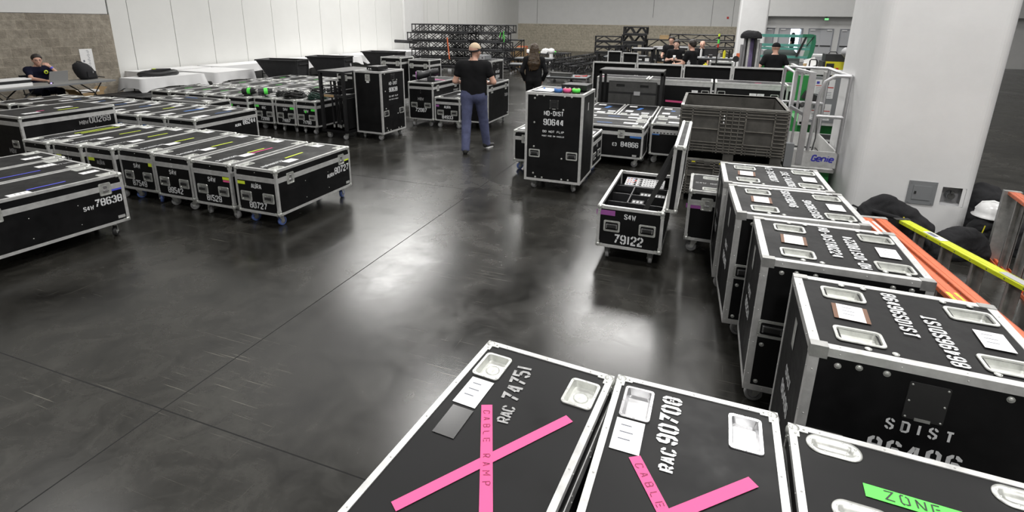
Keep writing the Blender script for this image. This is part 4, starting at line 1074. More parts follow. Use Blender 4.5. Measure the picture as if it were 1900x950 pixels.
t_ = MB().use('rubber'); rings(t_, [(.13, .16, .008, -.001), (.128, .158, .008, .002), (.10, .13, .006, .002)], True)
t_.use('zinc')
for sx in (-.055, .055):
    for sy in (-.07, 0, .07): t_.ball((sx, sy, .003), .0045, 8, (1, 1, .5))
t_.box(-.025, .025, -.082, -.070, 0, .004)
t_.build('door_catch', None, cG.o, cG.frame('front', .40, .68))
# ------------------------------------------------------------ foreground cases
def fore(label, x, y, w, yaw, d=1.22, **k):
    return Case(label, x, y, w=w, d=d, h=.655, z0=.145, yaw=yaw, lid=.11, near=True, front_handles=False, dishes=[], t=.0235, top_holes=tuple(k.pop('th', ())), **k)
# local frame: y runs from the near end to the far end; these cases lie towards the camera
def flip(c): return c
def place_fore(label, cx, cy, w, yaw, d, **k):
    "corner given is the far-left one"
    a = math.radians(yaw)
    return fore(label, cx + math.sin(a) * d, cy - math.cos(a) * d, w, yaw, d, **k)
D0 = 1.22
TH = lambda L, a, b: [(u - a / 2 + .008, D0 + v - b / 2 + .008, u + a / 2 - .008, D0 + v + b / 2 - .008) for u, v in L]
HD_ = ((.092, -.152), (.468, -.152)); ID_ = ((.093, -.140), (.462, -.150)); JD_ = ((.130, -.068), (.630, -.075), (.17, -.33))
cH = place_fore('black case 74751 with a pink tape cross, foreground', -.77, 1.88, .556, -5.0, D0, spin=15, th=TH(HD_, .118, .155))
def loc(c, u, v): return (u, c.d + v)
for (u, v) in HD_: put('stacking_dish', dish_mesh(.118, .155, .011, .022, .018, True, True), cH.o, cH.frame('top', *loc(cH, u, v), .001))
cH.patch('top', *loc(cH, .099, -.322), .094, .155, 'paper', 0, 'paper_label', lines=3)
M['gloss'] = mat('glossy_black_tape', (0.006, 0.006, 0.006), 0.25)
cH.patch('top', *loc(cH, .108, -.486), .084, .145, 'gloss', .02, 'tape_patch')
cH.text('top', *loc(cH, .290, -.415), 'RAC', .048, rot=PI / 2 + .13, m='worn', gap=.2); cH.text('top', *loc(cH, .275, -.30), '74751', .070, rot=PI / 2 + .13, m='worn', gap=.27)
def diag(c, p, q, wd, m, n=.0006, txt=None, tm='marker', th=.05, start=.05, flipt=False):
    p = Vector(loc(c, *p)); q = Vector(loc(c, *q)); d = q - p; a = math.atan2(d.y, d.x)
    o = c.patch('top', (p.x + q.x) / 2, (p.y + q.y) / 2, d.length, wd, m, a, 'tape_strip', n=n)
    if txt:
        me, w_ = text_mesh(txt, th, t=.10, gap=.85, wide=1.15, wob=.05, mats=tm)
        pp = p + d.normalized() * start
        put('marker_writing', me, o, Matrix.Translation((-d.length / 2 + start, -th / 2, .0009)))
    return o
diag(cH, (.130, -.855), (.472, -.296), .037, 'pink', n=.0006)
diag(cH, (.177, -.364), (.50, -.99), .040, 'pink', n=.0014, txt='CABLE RAMP', tm='markerp', th=.024, start=.03)
cI = place_fore('black case 90708 with pink tape, middle of the foreground', -.20, 1.85, .572, -1.2, D0, spin=16, th=TH(ID_, .110, .175))
for (u, v) in ID_: put('stacking_dish', dish_mesh(.110, .175, .011, .022, .014, True, False, 'steel'), cI.o, cI.frame('top', *loc(cI, u, v), .001))
cI.patch('top', *loc(cI, .086, -.312), .098, .152, 'paper', 0, 'paper_label', lines=3)
cI.text('top', *loc(cI, .248, -.42), 'RAC', .05, rot=PI / 2, gap=.3, t=.2); cI.text('top', *loc(cI, .248, -.300), '90708', .070, rot=PI / 2, gap=.31, wide=.9, t=.2)
diag(cI, (.122, -.395), (.42, -.87), .040, 'pink', n=.0006, txt='CABLE RAMP', tm='markerp', th=.026, start=.03)
diag(cI, (.478, -.358), (.16, -.66), .040, 'pink', n=.0014)
cJ = place_fore('black case with green ZONE tape and oval dishes, foreground', .405, 1.80, .76, -2.4, D0, spin=17, th=TH(JD_, .141, .064))
for (u, v) in JD_: put('oval_dish', oval_mesh(.165, .088), cJ.o, cJ.frame('top', *loc(cJ, u, v), .001))
o = cJ.patch('top', *loc(cJ, .36, -.222), .34, .052, 'green', -.02)
me, w_ = text_mesh('ZONE 5', .036, t=.12, gap=.5, wide=1.3, wob=.05, mats='marker')
put('marker_writing', me, o, Matrix.Translation((-.12, -.016, .0012)))
# ------------------------------------------------------------ things standing on and around the cases
B_TOP = 1.300
def tape_roll(x, y, m, label, r=.052):
    t = thing('tape_roll', label, 'tape', (x, y, B_TOP + .0025), 0, 'rolls of tape on the tall case')
    b = MB().use(m); b.lathe([(.038, 0), (r, 0), (r, .048), (.038, .048), (.038, 0)], n=28); b.build('tape', None, t)
    b = MB().use('card'); b.lathe([(.035, .001), (.038, .001), (.038, .047), (.035, .047), (.035, .001)], n=28); b.build('card_core', None, t)
tape_roll(-1.745, 6.53, 'blue', 'blue roll of tape on the tall case 90644')
tape_roll(-1.635, 6.56, 'pink', 'pink roll of tape between the blue and green rolls')
tape_roll(-1.525, 6.585, 'green', 'green roll of tape at the right of the three rolls')
b = MB().use('paper'); b.add([(-2.08, 6.55, B_TOP + .003), (-1.83, 6.50, B_TOP + .003), (-1.79, 6.83, B_TOP + .003), (-2.02, 6.88, B_TOP + .003), (-2.08, 6.55, B_TOP + .006), (-1.83, 6.50, B_TOP + .006), (-1.79, 6.83, B_TOP + .006), (-2.02, 6.88, B_TOP + .006)],
    [(0, 3, 2, 1), (4, 5, 6, 7), (0, 1, 5, 4), (1, 2, 6, 5), (2, 3, 7, 6), (3, 0, 4, 7)]); tag(b.build('paper_stack'), 'white sheets of paper on the tall case 90644', 'paper')
t = thing('marker_pen', 'blue capped marker lying left of the paper on tall case 90644', 'pen', (-2.02, 6.72, B_TOP + .012), 70)
b = MB().use('paper'); b.cyl((-.07, 0, 0), (.03, 0, 0), .008, 10); b.build('barrel', None, t); b = MB().use('blue'); b.cyl((.03, 0, 0), (.07, 0, 0), .0095, 10); b.build('cap', None, t)
def rackbox(name, label, x, y, z, w, d, h, yaw=0, m='blackpaint', knobs=4, km='paper', cat='audio unit'):
    t = thing(name, label, cat, (x, y, z), yaw)
    b = MB().use(m); b.box(0, w, 0, d, .008, h); b.build('housing', None, t)
    b = MB().use('blackpaint'); b.box(-.006, w + .006, -.006, 0, .008, h); p = b.build('front_panel', None, t)
    b = MB().use(km)
    for i in range(knobs): b.box(w * (.12 + .18 * i), w * (.12 + .18 * i) + .02, -.01, -.006, h * .25, h * .25 + .02)
    b.build('sockets', None, p)
    for u in (.03, w - .03):
        for v in (.03, d - .03):
            b = MB().use('rubber'); b.cyl((u, v, 0), (u, v, .008), .012, 8); b.build('foot', None, t)
    return t
rackbox('radio_receiver', 'small black receiver unit behind the tape rolls', -1.98 + .22, 6.78, B_TOP + .0025, .33, .28, .075, -4)
t = rackbox('intercom_unit', 'flat black unit on the tall case 90638', -5.86, 8.35, 1.2655, .24, .30, .07, -3, knobs=2)
t = rackbox('headset_base_station', 'grey unit with round buttons on the case behind the walking man', -5.06, 11.35, 1.3025, .28, .38, .10, 0, m='greybox', knobs=0)
b = MB().use('greylight'); b.box(.0, .28, -.012, -.006, .01, .095); q = b.build('face_plate', None, t)
b = MB().use('rubber')
for i in range(4):
    for j in range(2): b.cyl((.04 + i * .032, -.014, .035 + j * .035), (.04 + i * .032, -.011, .035 + j * .035), .010, 10)
b.cyl((.22, -.016, .052), (.22, -.011, .052), .016, 12); b.build('buttons', None, q)
# automated spotlight lying on case 72087
t = thing('stage_spotlight', 'black stage spotlight lying on the case 72087', 'stage light', (-5.60, 10.15, .922 + .006), 30)
b = MB().use('plastic'); b.tube([(-.24, 0, .10), (-.22, 0, .10), (-.10, 0, .115), (-.09, 0, .115), (.08, 0, .16), (.22, 0, .18)], [.085, .10, .085, .075, .07, .06], 16); b.build('barrel', None, t)
b = MB().use('plastic')
b.obox((.05, -.13, .06), (.05, -.13, .2), .05, .02, (1, 0, 0)); b.obox((.05, .13, .06), (.05, .13, .2), .05, .02, (1, 0, 0)); b.box(-.02, .14, -.14, .14, .0, .065); b.build('yoke', None, t)
b = MB().use('purple'); b.cyl((-.256, 0, .10), (-.24, 0, .10), .078, 16); b.build('lens', None, t)
b = MB().use('plastic')
for i in range(5): b.cyl((.10 + i * .03, 0, .165 + i * .005), (.112 + i * .03, 0, .167 + i * .005), .085 - i * .004, 14)
b.build('cooling_fins', None, t)
# cable coils and lamps on the green-taped cases
def coil(label, x, y, z, R, r, turns, m='cable', hgt=.10, name='cable_coil', tail=True, seed=1, group='coils of cable'):
    t = thing(name, label, 'cable', (x, y, z), 0, group)
    rn = random.Random(seed); b = MB().use(m)
    for k in range(turns):
        ph = rn.uniform(0, 2 * PI); rr = R * rn.uniform(.72, 1.05); ox, oy = rn.uniform(-.02, .02), rn.uniform(-.02, .02); zz = r + hgt * (k / max(1, turns - 1)) * rn.uniform(.6, 1.0)
        tx, ty = rn.uniform(-.2, .2), rn.uniform(-.2, .2)
        b.tube([(ox + rr * math.cos(ph + a * PI / 9), oy + rr * .8 * math.sin(ph + a * PI / 9), max(r, zz + .03 * math.sin(2 * a * PI / 9 + ph) + tx * .1 * math.cos(a * PI / 9))) for a in range(18)], r, 6, True)
    b.build('loops', None, t)
    if tail:
        b = MB().use('rubber'); a = rn.uniform(0, 6.28)
        b.cyl((R * math.cos(a), R * .8 * math.sin(a), .03), (R * 1.35 * math.cos(a), R * 1.2 * math.sin(a), .025), .018, 10)
        b.build('plug', None, t)
        b = MB().use('zinc'); b.cyl((R * 1.35 * math.cos(a), R * 1.2 * math.sin(a), .025), (R * 1.5 * math.cos(a), R * 1.3 * math.sin(a), .025), .016, 10); b.build('connector', None, t)
ZC = .645 + .004
coil('large coil of black cable on case 71697', -7.62, 8.38, ZC, .20, .010, 16, hgt=.13, seed=2)
coil('second black coil between the large coil and the green cable', -7.45, 8.85, ZC, .16, .009, 12, hgt=.11, seed=3)
coil('black coil with plugs left of the large cable coil', -8.0, 8.45, ZC, .11, .010, 8, hgt=.07, seed=4)
coil('dark green coiled cable on case 71760', -7.12, 8.45, ZC, .19, .008, 13, m='cableg', hgt=.09, seed=5)
coil('black cable coil at the rear of case 71760', -7.15, 8.98, ZC, .17, .010, 10, hgt=.14, seed=6)
for i, (x, y, lb) in enumerate(((-8.62, 8.28, 'small black lamp with green tape, left one of the pair on the cases'), (-8.33, 8.40, 'small black lamp with green tape, right one of the pair on the cases'))):
    t = thing('small_lamp', lb, 'stage light', (x, y, ZC), 15 + 30 * i)
    b = MB().use('plastic'); b.cyl((-.16, 0, .075), (.05, 0, .085), .068, 14); b.cyl((.05, 0, .085), (.11, 0, .09), .05, 14); b.box(-.10, -.02, -.09, .09, .0, .03); b.build('lamp_body', None, t)
    b = MB().use('green'); b.cyl((-.05, 0, .0805), (0.02, 0, .084), .0705, 14, caps=False); b.build('tape_band', None, t)
    b = MB().use('zinc'); b.cyl((.11, 0, .09), (.125, 0, .09), .03, 10); b.build('rear_socket', None, t)
# black trolley rack with poles
t = thing('pole_rack', 'black steel trolley rack holding poles, beside tall case 90638', 'rack', (-6.66, 7.97, 0), -2)
w, d, h = .56, 1.0, 1.25
b = MB().use('blackpaint')
for x in (0, w - .05):
    for y in (0, d - .05): b.box(x, x + .05, y, y + .05, .15, h - .03)
for z in (.15, .15): b.box(-.01, w + .01, -.01, d + .01, .13, .18)
for z in (.78,):
    b.box(0.05, w - .05, 0, .03, z, z + .05); b.box(0, .03, .05, d - .05, z, z + .05); b.box(w - .03, w, .05, d - .05, z, z + .05); b.box(.05, w - .05, d - .03, d, z, z + .05)
b.box(.05, w - .05, .0, .02, .98, 1.0)
b.build('rack_frame', None, t)
b = MB().use('plastic'); b.box(-.01, w + .01, -.01, d + .01, h - .03, h); b.use('darkgrey'); b.box(0.0, w, 0, d, h, h + .004); b.build('rack_top', None, t)
b = MB().use('card'); b.box(.10, .32, -.004, 0, .785, .825); b.build('cardboard_strip', None, t)
b = MB().use('panel'); b.box(w - .02, w - .005, .06, d - .06, .2, .76); b.build('side_panel', None, t)
for x in (.07, w - .07):
    for y in (.08, d - .08):
        fk, wh = caster_meshes('grey', .13); q = put('caster', fk, t, T(x, y, 0, rz=x * 9 + y)); put('wheel', wh, q)
for i, (x0, x1, y) in enumerate(((.13, .13, .16), (.17, .19, .20), (.22, .25, .18), (.28, .28, .24), (.33, .30, .15), (.38, .47, .2))):
    q = MB().use('truss'); q.cyl((x0 * .9 + .02, y, 1.06), (x1 * 1.0, y + .02, .184), .016, 8); q.use('zinc'); q.cyl((x1 * 1.0, y + .02, .182), (x1 * 1.0, y + .02, .24), .0175, 8)
    me = q.mesh('steel_pole'); o = put('steel_pole', me, None, None); o.matrix_world = Matrix.Translation((-6.66, 7.97, 0)) @ Matrix.Rotation(math.radians(-2), 4, 'Z')
    tag(o, 'black poles leaning inside the trolley rack', 'pole', 'poles leaning in the trolley rack')
# ------------------------------------------------------------ hopper carts (black tipping trucks)
def hopper(label, x, y, yaw, s=1.0, badge=False):
    t = thing('tilt_truck', label, 'hopper', (x, y, 0), yaw, 'black tipping hopper trucks')
    # local: x along length, spout towards -x
    L, Wd = 1.40 * s, .76 * s
    rim, bot, th = 1.04, .28, .02
    outer_t = [(-L / 2, -Wd / 2), (L / 2, -Wd / 2), (L / 2, Wd / 2), (-L / 2, Wd / 2)]
    outer_b = [(-L * .08, -Wd * .42), (L * .43, -Wd * .42), (L * .43, Wd * .42), (-L * .08, Wd * .42)]
    def sh(p, k): return [(x * k if abs(x) > .2 else x, y * k) for x, y in p]
    it, ib = sh(outer_t, .955), sh(outer_b, .95)
    b = MB().use('plastic')
    vs = [(*p, rim) for p in outer_t] + [(*p, bot) for p in outer_b] + [(*p, rim) for p in it] + [(*p, bot + .03) for p in ib]
    fs = [(4 + i, 4 + (i + 1) % 4, (i + 1) % 4, i) for i in range(4)] + [(i, (i + 1) % 4, 8 + (i + 1) % 4, 8 + i) for i in range(4)] + [(8 + i, 8 + (i + 1) % 4, 12 + (i + 1) % 4, 12 + i) for i in range(4)] + [(12, 13, 14, 15), (7, 6, 5, 4)]
    b.add(vs, fs); tub = b.build('tub', None, t)
    b = MB().use('plastic')
    for i in range(4):
        p, q = outer_t[i], outer_t[(i + 1) % 4]; b.obox((*p, rim - .01), (*q, rim - .01), .05, .035)
    b.build('rim', None, tub)
    b = MB().use('plastic')
    b.obox((L / 2 + .02, -Wd * .36, .92), (L / 2 + .02, Wd * .36, .92), .025, .03)
    for sy in (-1, 1):
        b.obox((L / 2 - .01, sy * Wd * .36, .92), (L / 2 + .02, sy * Wd * .36, .92), .025, .03)
        b.obox((L * .47, sy * Wd * .40, .3), (L / 2 - .01, sy * Wd * .44, 1.0), .05, .03, (1, 0, 0))
    b.build('push_handle', None, t)
    b = MB().use('blackpaint'); b.box(-L * .05, L * .42, -Wd * .36, Wd * .36, .22, .28); b.build('chassis', None, t)
    for sy in (-1, 1):
        q = MB().use('wheel'); q.lathe([(.0, -.025), (.12, -.025), (.15, -.02), (.15, .02), (.12, .025), (.0, .025)], (L * .05, sy * Wd * .40, .15), 'y', 20); q.build('wheel', None, t)
        q = MB().use('wheel'); q.lathe([(.0, -.018), (.07, -.018), (.07, .018), (.0, .018)], (L * .36, sy * Wd * .28, .07), 'y', 14); q.build('caster', None, t)
    if badge:
        q = MB().use('greylight'); q.cyl((L / 2 - .0, .12, .78), (L / 2 + .012, .12, .78), .05, 16); q.build('round_badge', None, t)
hopper('black hopper truck, nearest of the three beside the white tables', -11.35, 12.15, 12, .88)
hopper('black hopper truck, middle of the three, round pale badge on its end', -11.15, 13.95, 12, .88, True)
hopper('black hopper truck, farthest of the three, before the trusses', -11.25, 17.1, 8, 1.0)
# ------------------------------------------------------------ tables
def cloth_table(label, x0, x1, y0, y1, drop=.24, seed=1, legs=True, front=True, group='white clothed folding tables'):
    t = thing('folding_table', label, 'table', (x0, y0, 0), 0, group)
    w, d = x1 - x0, y1 - y0; z = .735
    b = MB().use('tabletop'); b.box(0.01, w - .01, .01, d - .01, z - .03, z - .002); b.build('tabletop', None, t)
    tr = MB().use('blackpaint')
    L = []
    for yy in (d * .14, d * .86):
        q = MB().use('blackpaint')
        for xx in (.10, w - .10):
            q.tube([(xx, yy, z - .03), (xx, yy, .35), (xx + (.05 if xx < w / 2 else -.05) * 0, yy, .006)], .013, 6)
        q.tube([(.10, yy, .30), (w - .10, yy, .30)], .010, 6); q.tube([(w / 2, yy + (.3 if yy < d / 2 else -.3), z - .03), (w / 2, yy, .30)], .010, 6)
        q.build('leg_frame', None, t)
    rn = random.Random(seed)
    # cloth: rectangular sheet draped, wavy hem, longer at the corners
    pts = []; n = 28
    per = []
    for side_ in range(4):
        a, c = [((0, 0), (w, 0)), ((w, 0), (w, d)), ((w, d), (0, d)), ((0, d), (0, 0))][side_]
        m = max(8, int(((c[0] - a[0]) ** 2 + (c[1] - a[1]) ** 2) ** .5 / .09))
        for k in range(m): per.append((a[0] + (c[0] - a[0]) * k / m, a[1] + (c[1] - a[1]) * k / m, [(0, -1), (1, 0), (0, 1), (-1, 0)][side_], k / m))
    N_ = len(per); vs = []; lv = 5
    ph = [rn.uniform(0, 6.28) for _ in range(4)]
    for j in range(lv):
        f = j / (lv - 1)
        for i, (px, py, nn, s_) in enumerate(per):
            edge = min(s_, 1 - s_)
            nx, ny = nn
            if s_ < 1e-6:
                pn = per[i - 1][2]; nx, ny = nn[0] + pn[0], nn[1] + pn[1]
            wave = .018 * f * math.sin(i * 1.9 + ph[0]) + .012 * f * math.sin(i * .9 + ph[1])
            corner = max(0, 1 - edge * 9)
            out = .008 + (.02 + wave) * f + .03 * f * corner
            zz = z + .003 - f * (drop + .015 * math.sin(i * .55 + ph[2]) + .10 * corner)
            vs.append((px + nx * out, py + ny * out, zz))
    fs = [(j * N_ + i, (j + 1) * N_ + i, (j + 1) * N_ + (i + 1) % N_, j * N_ + (i + 1) % N_) for j in range(lv - 1) for i in range(N_)]
    b = MB().use('cloth'); b.add(vs, fs, True); b.add([(p[0], p[1], z + .003) for p in per], [tuple(range(N_))], False)
    o = b.build('tablecloth'); o.location = (x0, y0, 0)
    tag(o, 'white cloth over the ' + label.split(' ', 1)[1] if False else 'white cloth draped over the table ' + label.split('table ', 1)[1], 'tablecloth', 'white tablecloths')
    return t
cloth_table('folding table under the black ring of gear, by the block wall', -13.15, -12.42, 8.78, 10.45, seed=3)
cloth_table('folding table against the panels behind the gear table', -14.68, -13.95, 9.98, 12.0, seed=4)
cloth_table('folding table above the stacked grey boards', -13.75, -12.30, 10.72, 12.0, seed=5)
cloth_table('folding table along the panels behind the first hopper', -14.68, -13.8, 12.2, 15.0, seed=6)
cloth_table('folding table along the panels between second and third hopper', -14.68, -13.3, 15.2, 18.6, seed=7)
cloth_table('folding table along the panels beyond the farthest hopper', -14.68, -13.3, 19.0, 23.5, seed=8)
# black gear on the first clothed table
t = thing('cable_tray', 'black padded ring of gear on the first white table', 'gear', (-12.86, 9.55, .742), 78)
b = MB().use('blackpaint'); b.tube([(.42 * math.cos(a * PI / 12), .22 * math.sin(a * PI / 12), .06 + .012 * math.sin(a)) for a in range(24)], .055, 8, True); b.build('padded_ring', None, t)
b = MB().use('greybox'); b.tube([(.40 * math.cos(a * PI / 12), .20 * math.sin(a * PI / 12), .035) for a in range(24)], .035, 8, True); b.build('inner_ring', None, t)
b = MB().use('fabric'); b.tube([(-.35, -.1, .10), (-.1, -.05, .13), (.1, .08, .12), (.34, .1, .12)], [.03, .045, .04, .03], 8); b.build('strap_bundle', None, t)
b = MB().use('yellow'); b.box(-.16, -.08, -.08, -.04, .165, .18); b.build('yellow_tag', None, t)
# stacked grey boards under the table
for i in range(4):
    t = thing('stage_board', 'grey stage board lying under the white table, ' + ('lowest', 'second from the floor', 'third from the floor', 'topmost')[i] + ' of the stack', 'board', (-13.6 + .03 * i, 10.96 + .01 * i, .002 + i * .083), 1 - i, 'stacked grey stage boards')
    b = MB().use('greylight'); b.box(0, 1.5, 0, .8, 0.0, .012); b.box(0, 1.5, 0, .8, .064, .080); b.build('deck', None, t)
    b = MB().use('alu_dull'); b.box(0, 1.5, -.01, .012, .0, .08); b.box(0, 1.5, .79, .81, .0, .08); b.box(-.01, .01, 0, .8, 0, .08); b.box(1.49, 1.51, 0, .8, 0, .08); b.build('edge_frame', None, t)
# black road trunks between block corner and rows
for i in range(4):
    c = Case('plain black trunk below the clothed tables, ' + ('first', 'second', 'third', 'fourth')[i] + ' from the block corner', -12.62 + i * .44 - .3, 8.0 + .08 * i, w=.42, d=.9, h=.42, z0=.01, lid=0, corners=False, holes=False, front_handles=False, near=False, name='black_trunk', group='plain black trunks in a row')
    for ch in c.body.children: ch.data = cached('darktrim', lambda: (lambda m: (m.use('blackpaint'), bars(m, .42, .9, .01, .43, .012), m.mesh('edge_trim'))[2])(MB()))
# ------------------------------------------------------------ table of the seated man
t = thing('folding_table', 'long grey folding table in front of the seated man', 'table', (-13.62, 6.05, 0), 0)
b = MB().use('tabletop'); b.box(0, .76, 0, 2.44, .71, .742); b.use('greybox'); b.box(-.006, .766, -.006, 0.0, .705, .74); b.box(.76, .768, 0, 2.44, .705, .738); b.build('tabletop', None, t)
for yy, s_ in ((.55, -1), (2.1, 1)):
    q = MB().use('blackpaint')
    for xx in (.12, .64): q.tube([(xx, yy - s_ * .35, .70), (xx, yy - s_ * .1, .5), (xx, yy, .3), (xx, yy + s_ * .03, .012)], .014, 8); q.cyl((xx, yy + s_ * .03, 0), (xx, yy + s_ * .03, .015), .018, 8)
    q.tube([(.12, yy, .32), (.64, yy, .32)], .011, 6); q.tube([(.12, yy - s_ * .1, .48), (.64, yy - s_ * .1, .48)], .011, 6); q.tube([(.38, yy + s_ * .28, .70), (.38, yy, .32)], .011, 6)
    q.build('leg_frame', None, t)
t = thing('printer', 'flat white and black printer at the left end of the table', 'printer', (-13.42, 6.30, .743), 4)
b = MB().use('paper'); b.box(0, .36, 0, .66, 0, .065); b.box(0, .36, 0, .66, .125, .150); b.build('printer_body', None, t)
b = MB().use('plastic'); b.box(.0, .35, .005, .655, .065, .125); b.build('paper_slot', None, t)
t = thing('laptop', 'open silver laptop facing the seated man', 'laptop', (-13.36, 7.62, .744), 0)
b = MB().use('silver'); b.box(-.24, 0.0, -.18, .18, 0, .016); b.build('laptop_base', None, t)
b = MB().use('silver'); b.add([(0, -.18, .014), (0, .18, .014), (.06, .18, .235), (.06, -.18, .235), (-.008, -.18, .016), (-.008, .18, .016), (.052, .18, .237), (.052, -.18, .237)], [(0, 1, 2, 3), (7, 6, 5, 4), (0, 4, 5, 1), (1, 5, 6, 2), (2, 6, 7, 3), (3, 7, 4, 0)]); b.build('laptop_screen', None, t)
t = thing('usb_hub', 'tiny hub glowing violet beside the laptop', 'hub', (-13.2, 7.33, .743)); b = MB().use('plastic'); b.box(0, .06, -.02, .05, 0, .02); b.build('hub_body', None, t); b = MB().use('led'); b.box(.0605, .064, -.01, .02, .004, .018); b.build('indicator_light', None, t)
t = thing('paper_cup', 'white paper cup near the seated man\'s hand', 'cup', (-13.45, 7.02, .743)); b = MB().use('paper'); b.lathe([(0, 0), (.032, 0), (.044, .135), (.040, .135), (.030, .004)], n=18); b.build('cup', None, t); b = MB().use('greylight'); b.lathe([(.045, .132), (.045, .142), (0, .148)], n=18); b.build('cup_lid', None, t)
t = thing('backpack', 'black backpack standing on the folding table', 'backpack', (-13.45, 8.28, .743), 15)
def blob(parts_, m, name, parent, res=.02):
    pass
b = MB().use('fabric')
prof = [(0, .17, .115), (.06, .20, .135), (.16, .205, .14), (.26, .19, .13), (.34, .15, .10), (.385, .07, .05)]
vs = []; N_ = 20
for z, a, c in prof:
    for k in range(N_):
        th = 2 * PI * k / N_; cc, ss = math.cos(th), math.sin(th)
        vs.append((c * math.copysign(abs(cc) ** .7, cc) - z * .15 + .02, a * math.copysign(abs(ss) ** .7, ss) - z * .35, z))
fs = [(i * N_ + k, i * N_ + (k + 1) % N_, (i + 1) * N_ + (k + 1) % N_, (i + 1) * N_ + k) for i in range(len(prof) - 1) for k in range(N_)] + [tuple(range(N_))[::-1], tuple(range((len(prof) - 1) * N_, len(prof) * N_))]
b.add(vs, fs, True); b.build('pack_body', None, t)
b = MB().use('fabric'); b.tube([(-.03, -.20, .36), (-.05, -.13 - .03, .41), (-.03, -.06, .385)], .012, 8); b.build('carry_loop', None, t)
b = MB().use('fabric'); b.tube([(.0, .12, .02), (.05, .24, .03), (.12, .32, .012)], .010, 6); b.build('strap', None, t)
b = MB().use('fabric'); b.box(.10, .15, -.15, .08, .05, .18); b.build('pocket', None, t)
b = MB().use('steel'); b.box(.151, .156, -.02, .01, .14, .19); b.build('buckle', None, t)
t = thing('cardboard_box', 'open carton with white goods under the table', 'box', (-14.4, 8.35, 0), 5)
b = MB().use('card')
b.box(0, .4, 0, .012, 0, .36); b.box(0, .4, .55, .562, 0, .36); b.box(0, .012, 0, .56, 0, .36); b.box(.39, .40, 0, .56, 0, .36); b.box(0, .4, 0, .56, 0, .01)
b.build('carton', None, t)
b = MB().use('card'); b.obox((.2, -.0, .36), (.2, -.12, .46), .38, .006); b.build('flap', None, t); b = MB().use('card'); b.obox((.2, .56, .36), (.2, .68, .45), .38, .006); b.build('flap', None, t)
b = MB().use('paper'); b.box(.06, .34, .06, .50, .20, .40); b.use('genie'); b.box(.341, .345, .1, .44, .24, .30); b.build('packed_goods', None, t)
t = thing('wall_notice', 'tall white printed notice fixed to the block wall', 'notice', (WX + .034, 9.13, 1.05))
b = MB().use('paper'); b.box(0, .008, -.15, .15, -.31, .30); b.build('sheet', None, t)
b = MB().use('ink')
for i in range(14): b.box(.008, .0086, .03 + .012 * (i % 3) - .02, .06 + .012 * (i % 2), .25 - i * .036, .262 - i * .036)
b.box(.008, .0086, -.10, -.06, -.02, .03); b.build('printed_text', None, t)
# chair under the man
t = thing('folding_chair', 'black chair under the seated man', 'chair', (-14.02, 7.58, 0), 0)
b = MB().use('plastic'); b.box(-.22, .20, -.21, .21, .43, .46); b.build('seat', None, t)
b = MB().use('plastic'); b.box(-.27, -.24, -.20, .20, .58, .86); b.build('backrest', None, t)
for sx in (-1, 1):
    for sy in (-1, 1):
        b = MB().use('zinc' if sx > 0 else 'blackpaint'); b.cyl((-.01 + sx * .18, sy * .19, .43), (-.01 + sx * .22, sy * .20, 0), .012, 8); b.build('leg', None, t)
for sy in (-1, 1):
    b = MB().use('blackpaint'); b.cyl((-.21, sy * .19, .44), (-.265, sy * .19, .86), .012, 8); b.build('back_post', None, t)
t = thing('floor_cable', 'black cable hanging from the table end to the floor', 'cable', (0, 0, 0)); b = MB().use('cable'); b.tube([(-12.84, 6.25, .70), (-12.78, 6.4, .5), (-12.8, 6.6, .25), (-12.75, 6.85, .06), (-12.6, 7.1, .012), (-12.3, 7.3, .012)], .007, 6); b.build('cable_run', None, t)
# tripod foot on the left-edge case
t = thing('tripod_base', 'black tripod foot with a cable on the left-edge cases', 'tripod', (-7.28, 3.02, .6485), 20)
b = MB().use('blackpaint'); b.cyl((0, 0, .03), (0, 0, .62), .018, 10); b.build('post', None, t)
for k in range(3):
    a = k * 2.094 + .4; b = MB().use('blackpaint'); b.obox((0, 0, .24), (.24 * math.cos(a), .24 * math.sin(a), .008), .02, .012); b.build('leg', None, t)
b = MB().use('cable'); b.tube([(.02, 0, .3), (.12, .05, .2), (.18, .0, .03), (.30, .06, .008), (.38, .0, .008)], .006, 6); b.build('cable_tail', None, t)
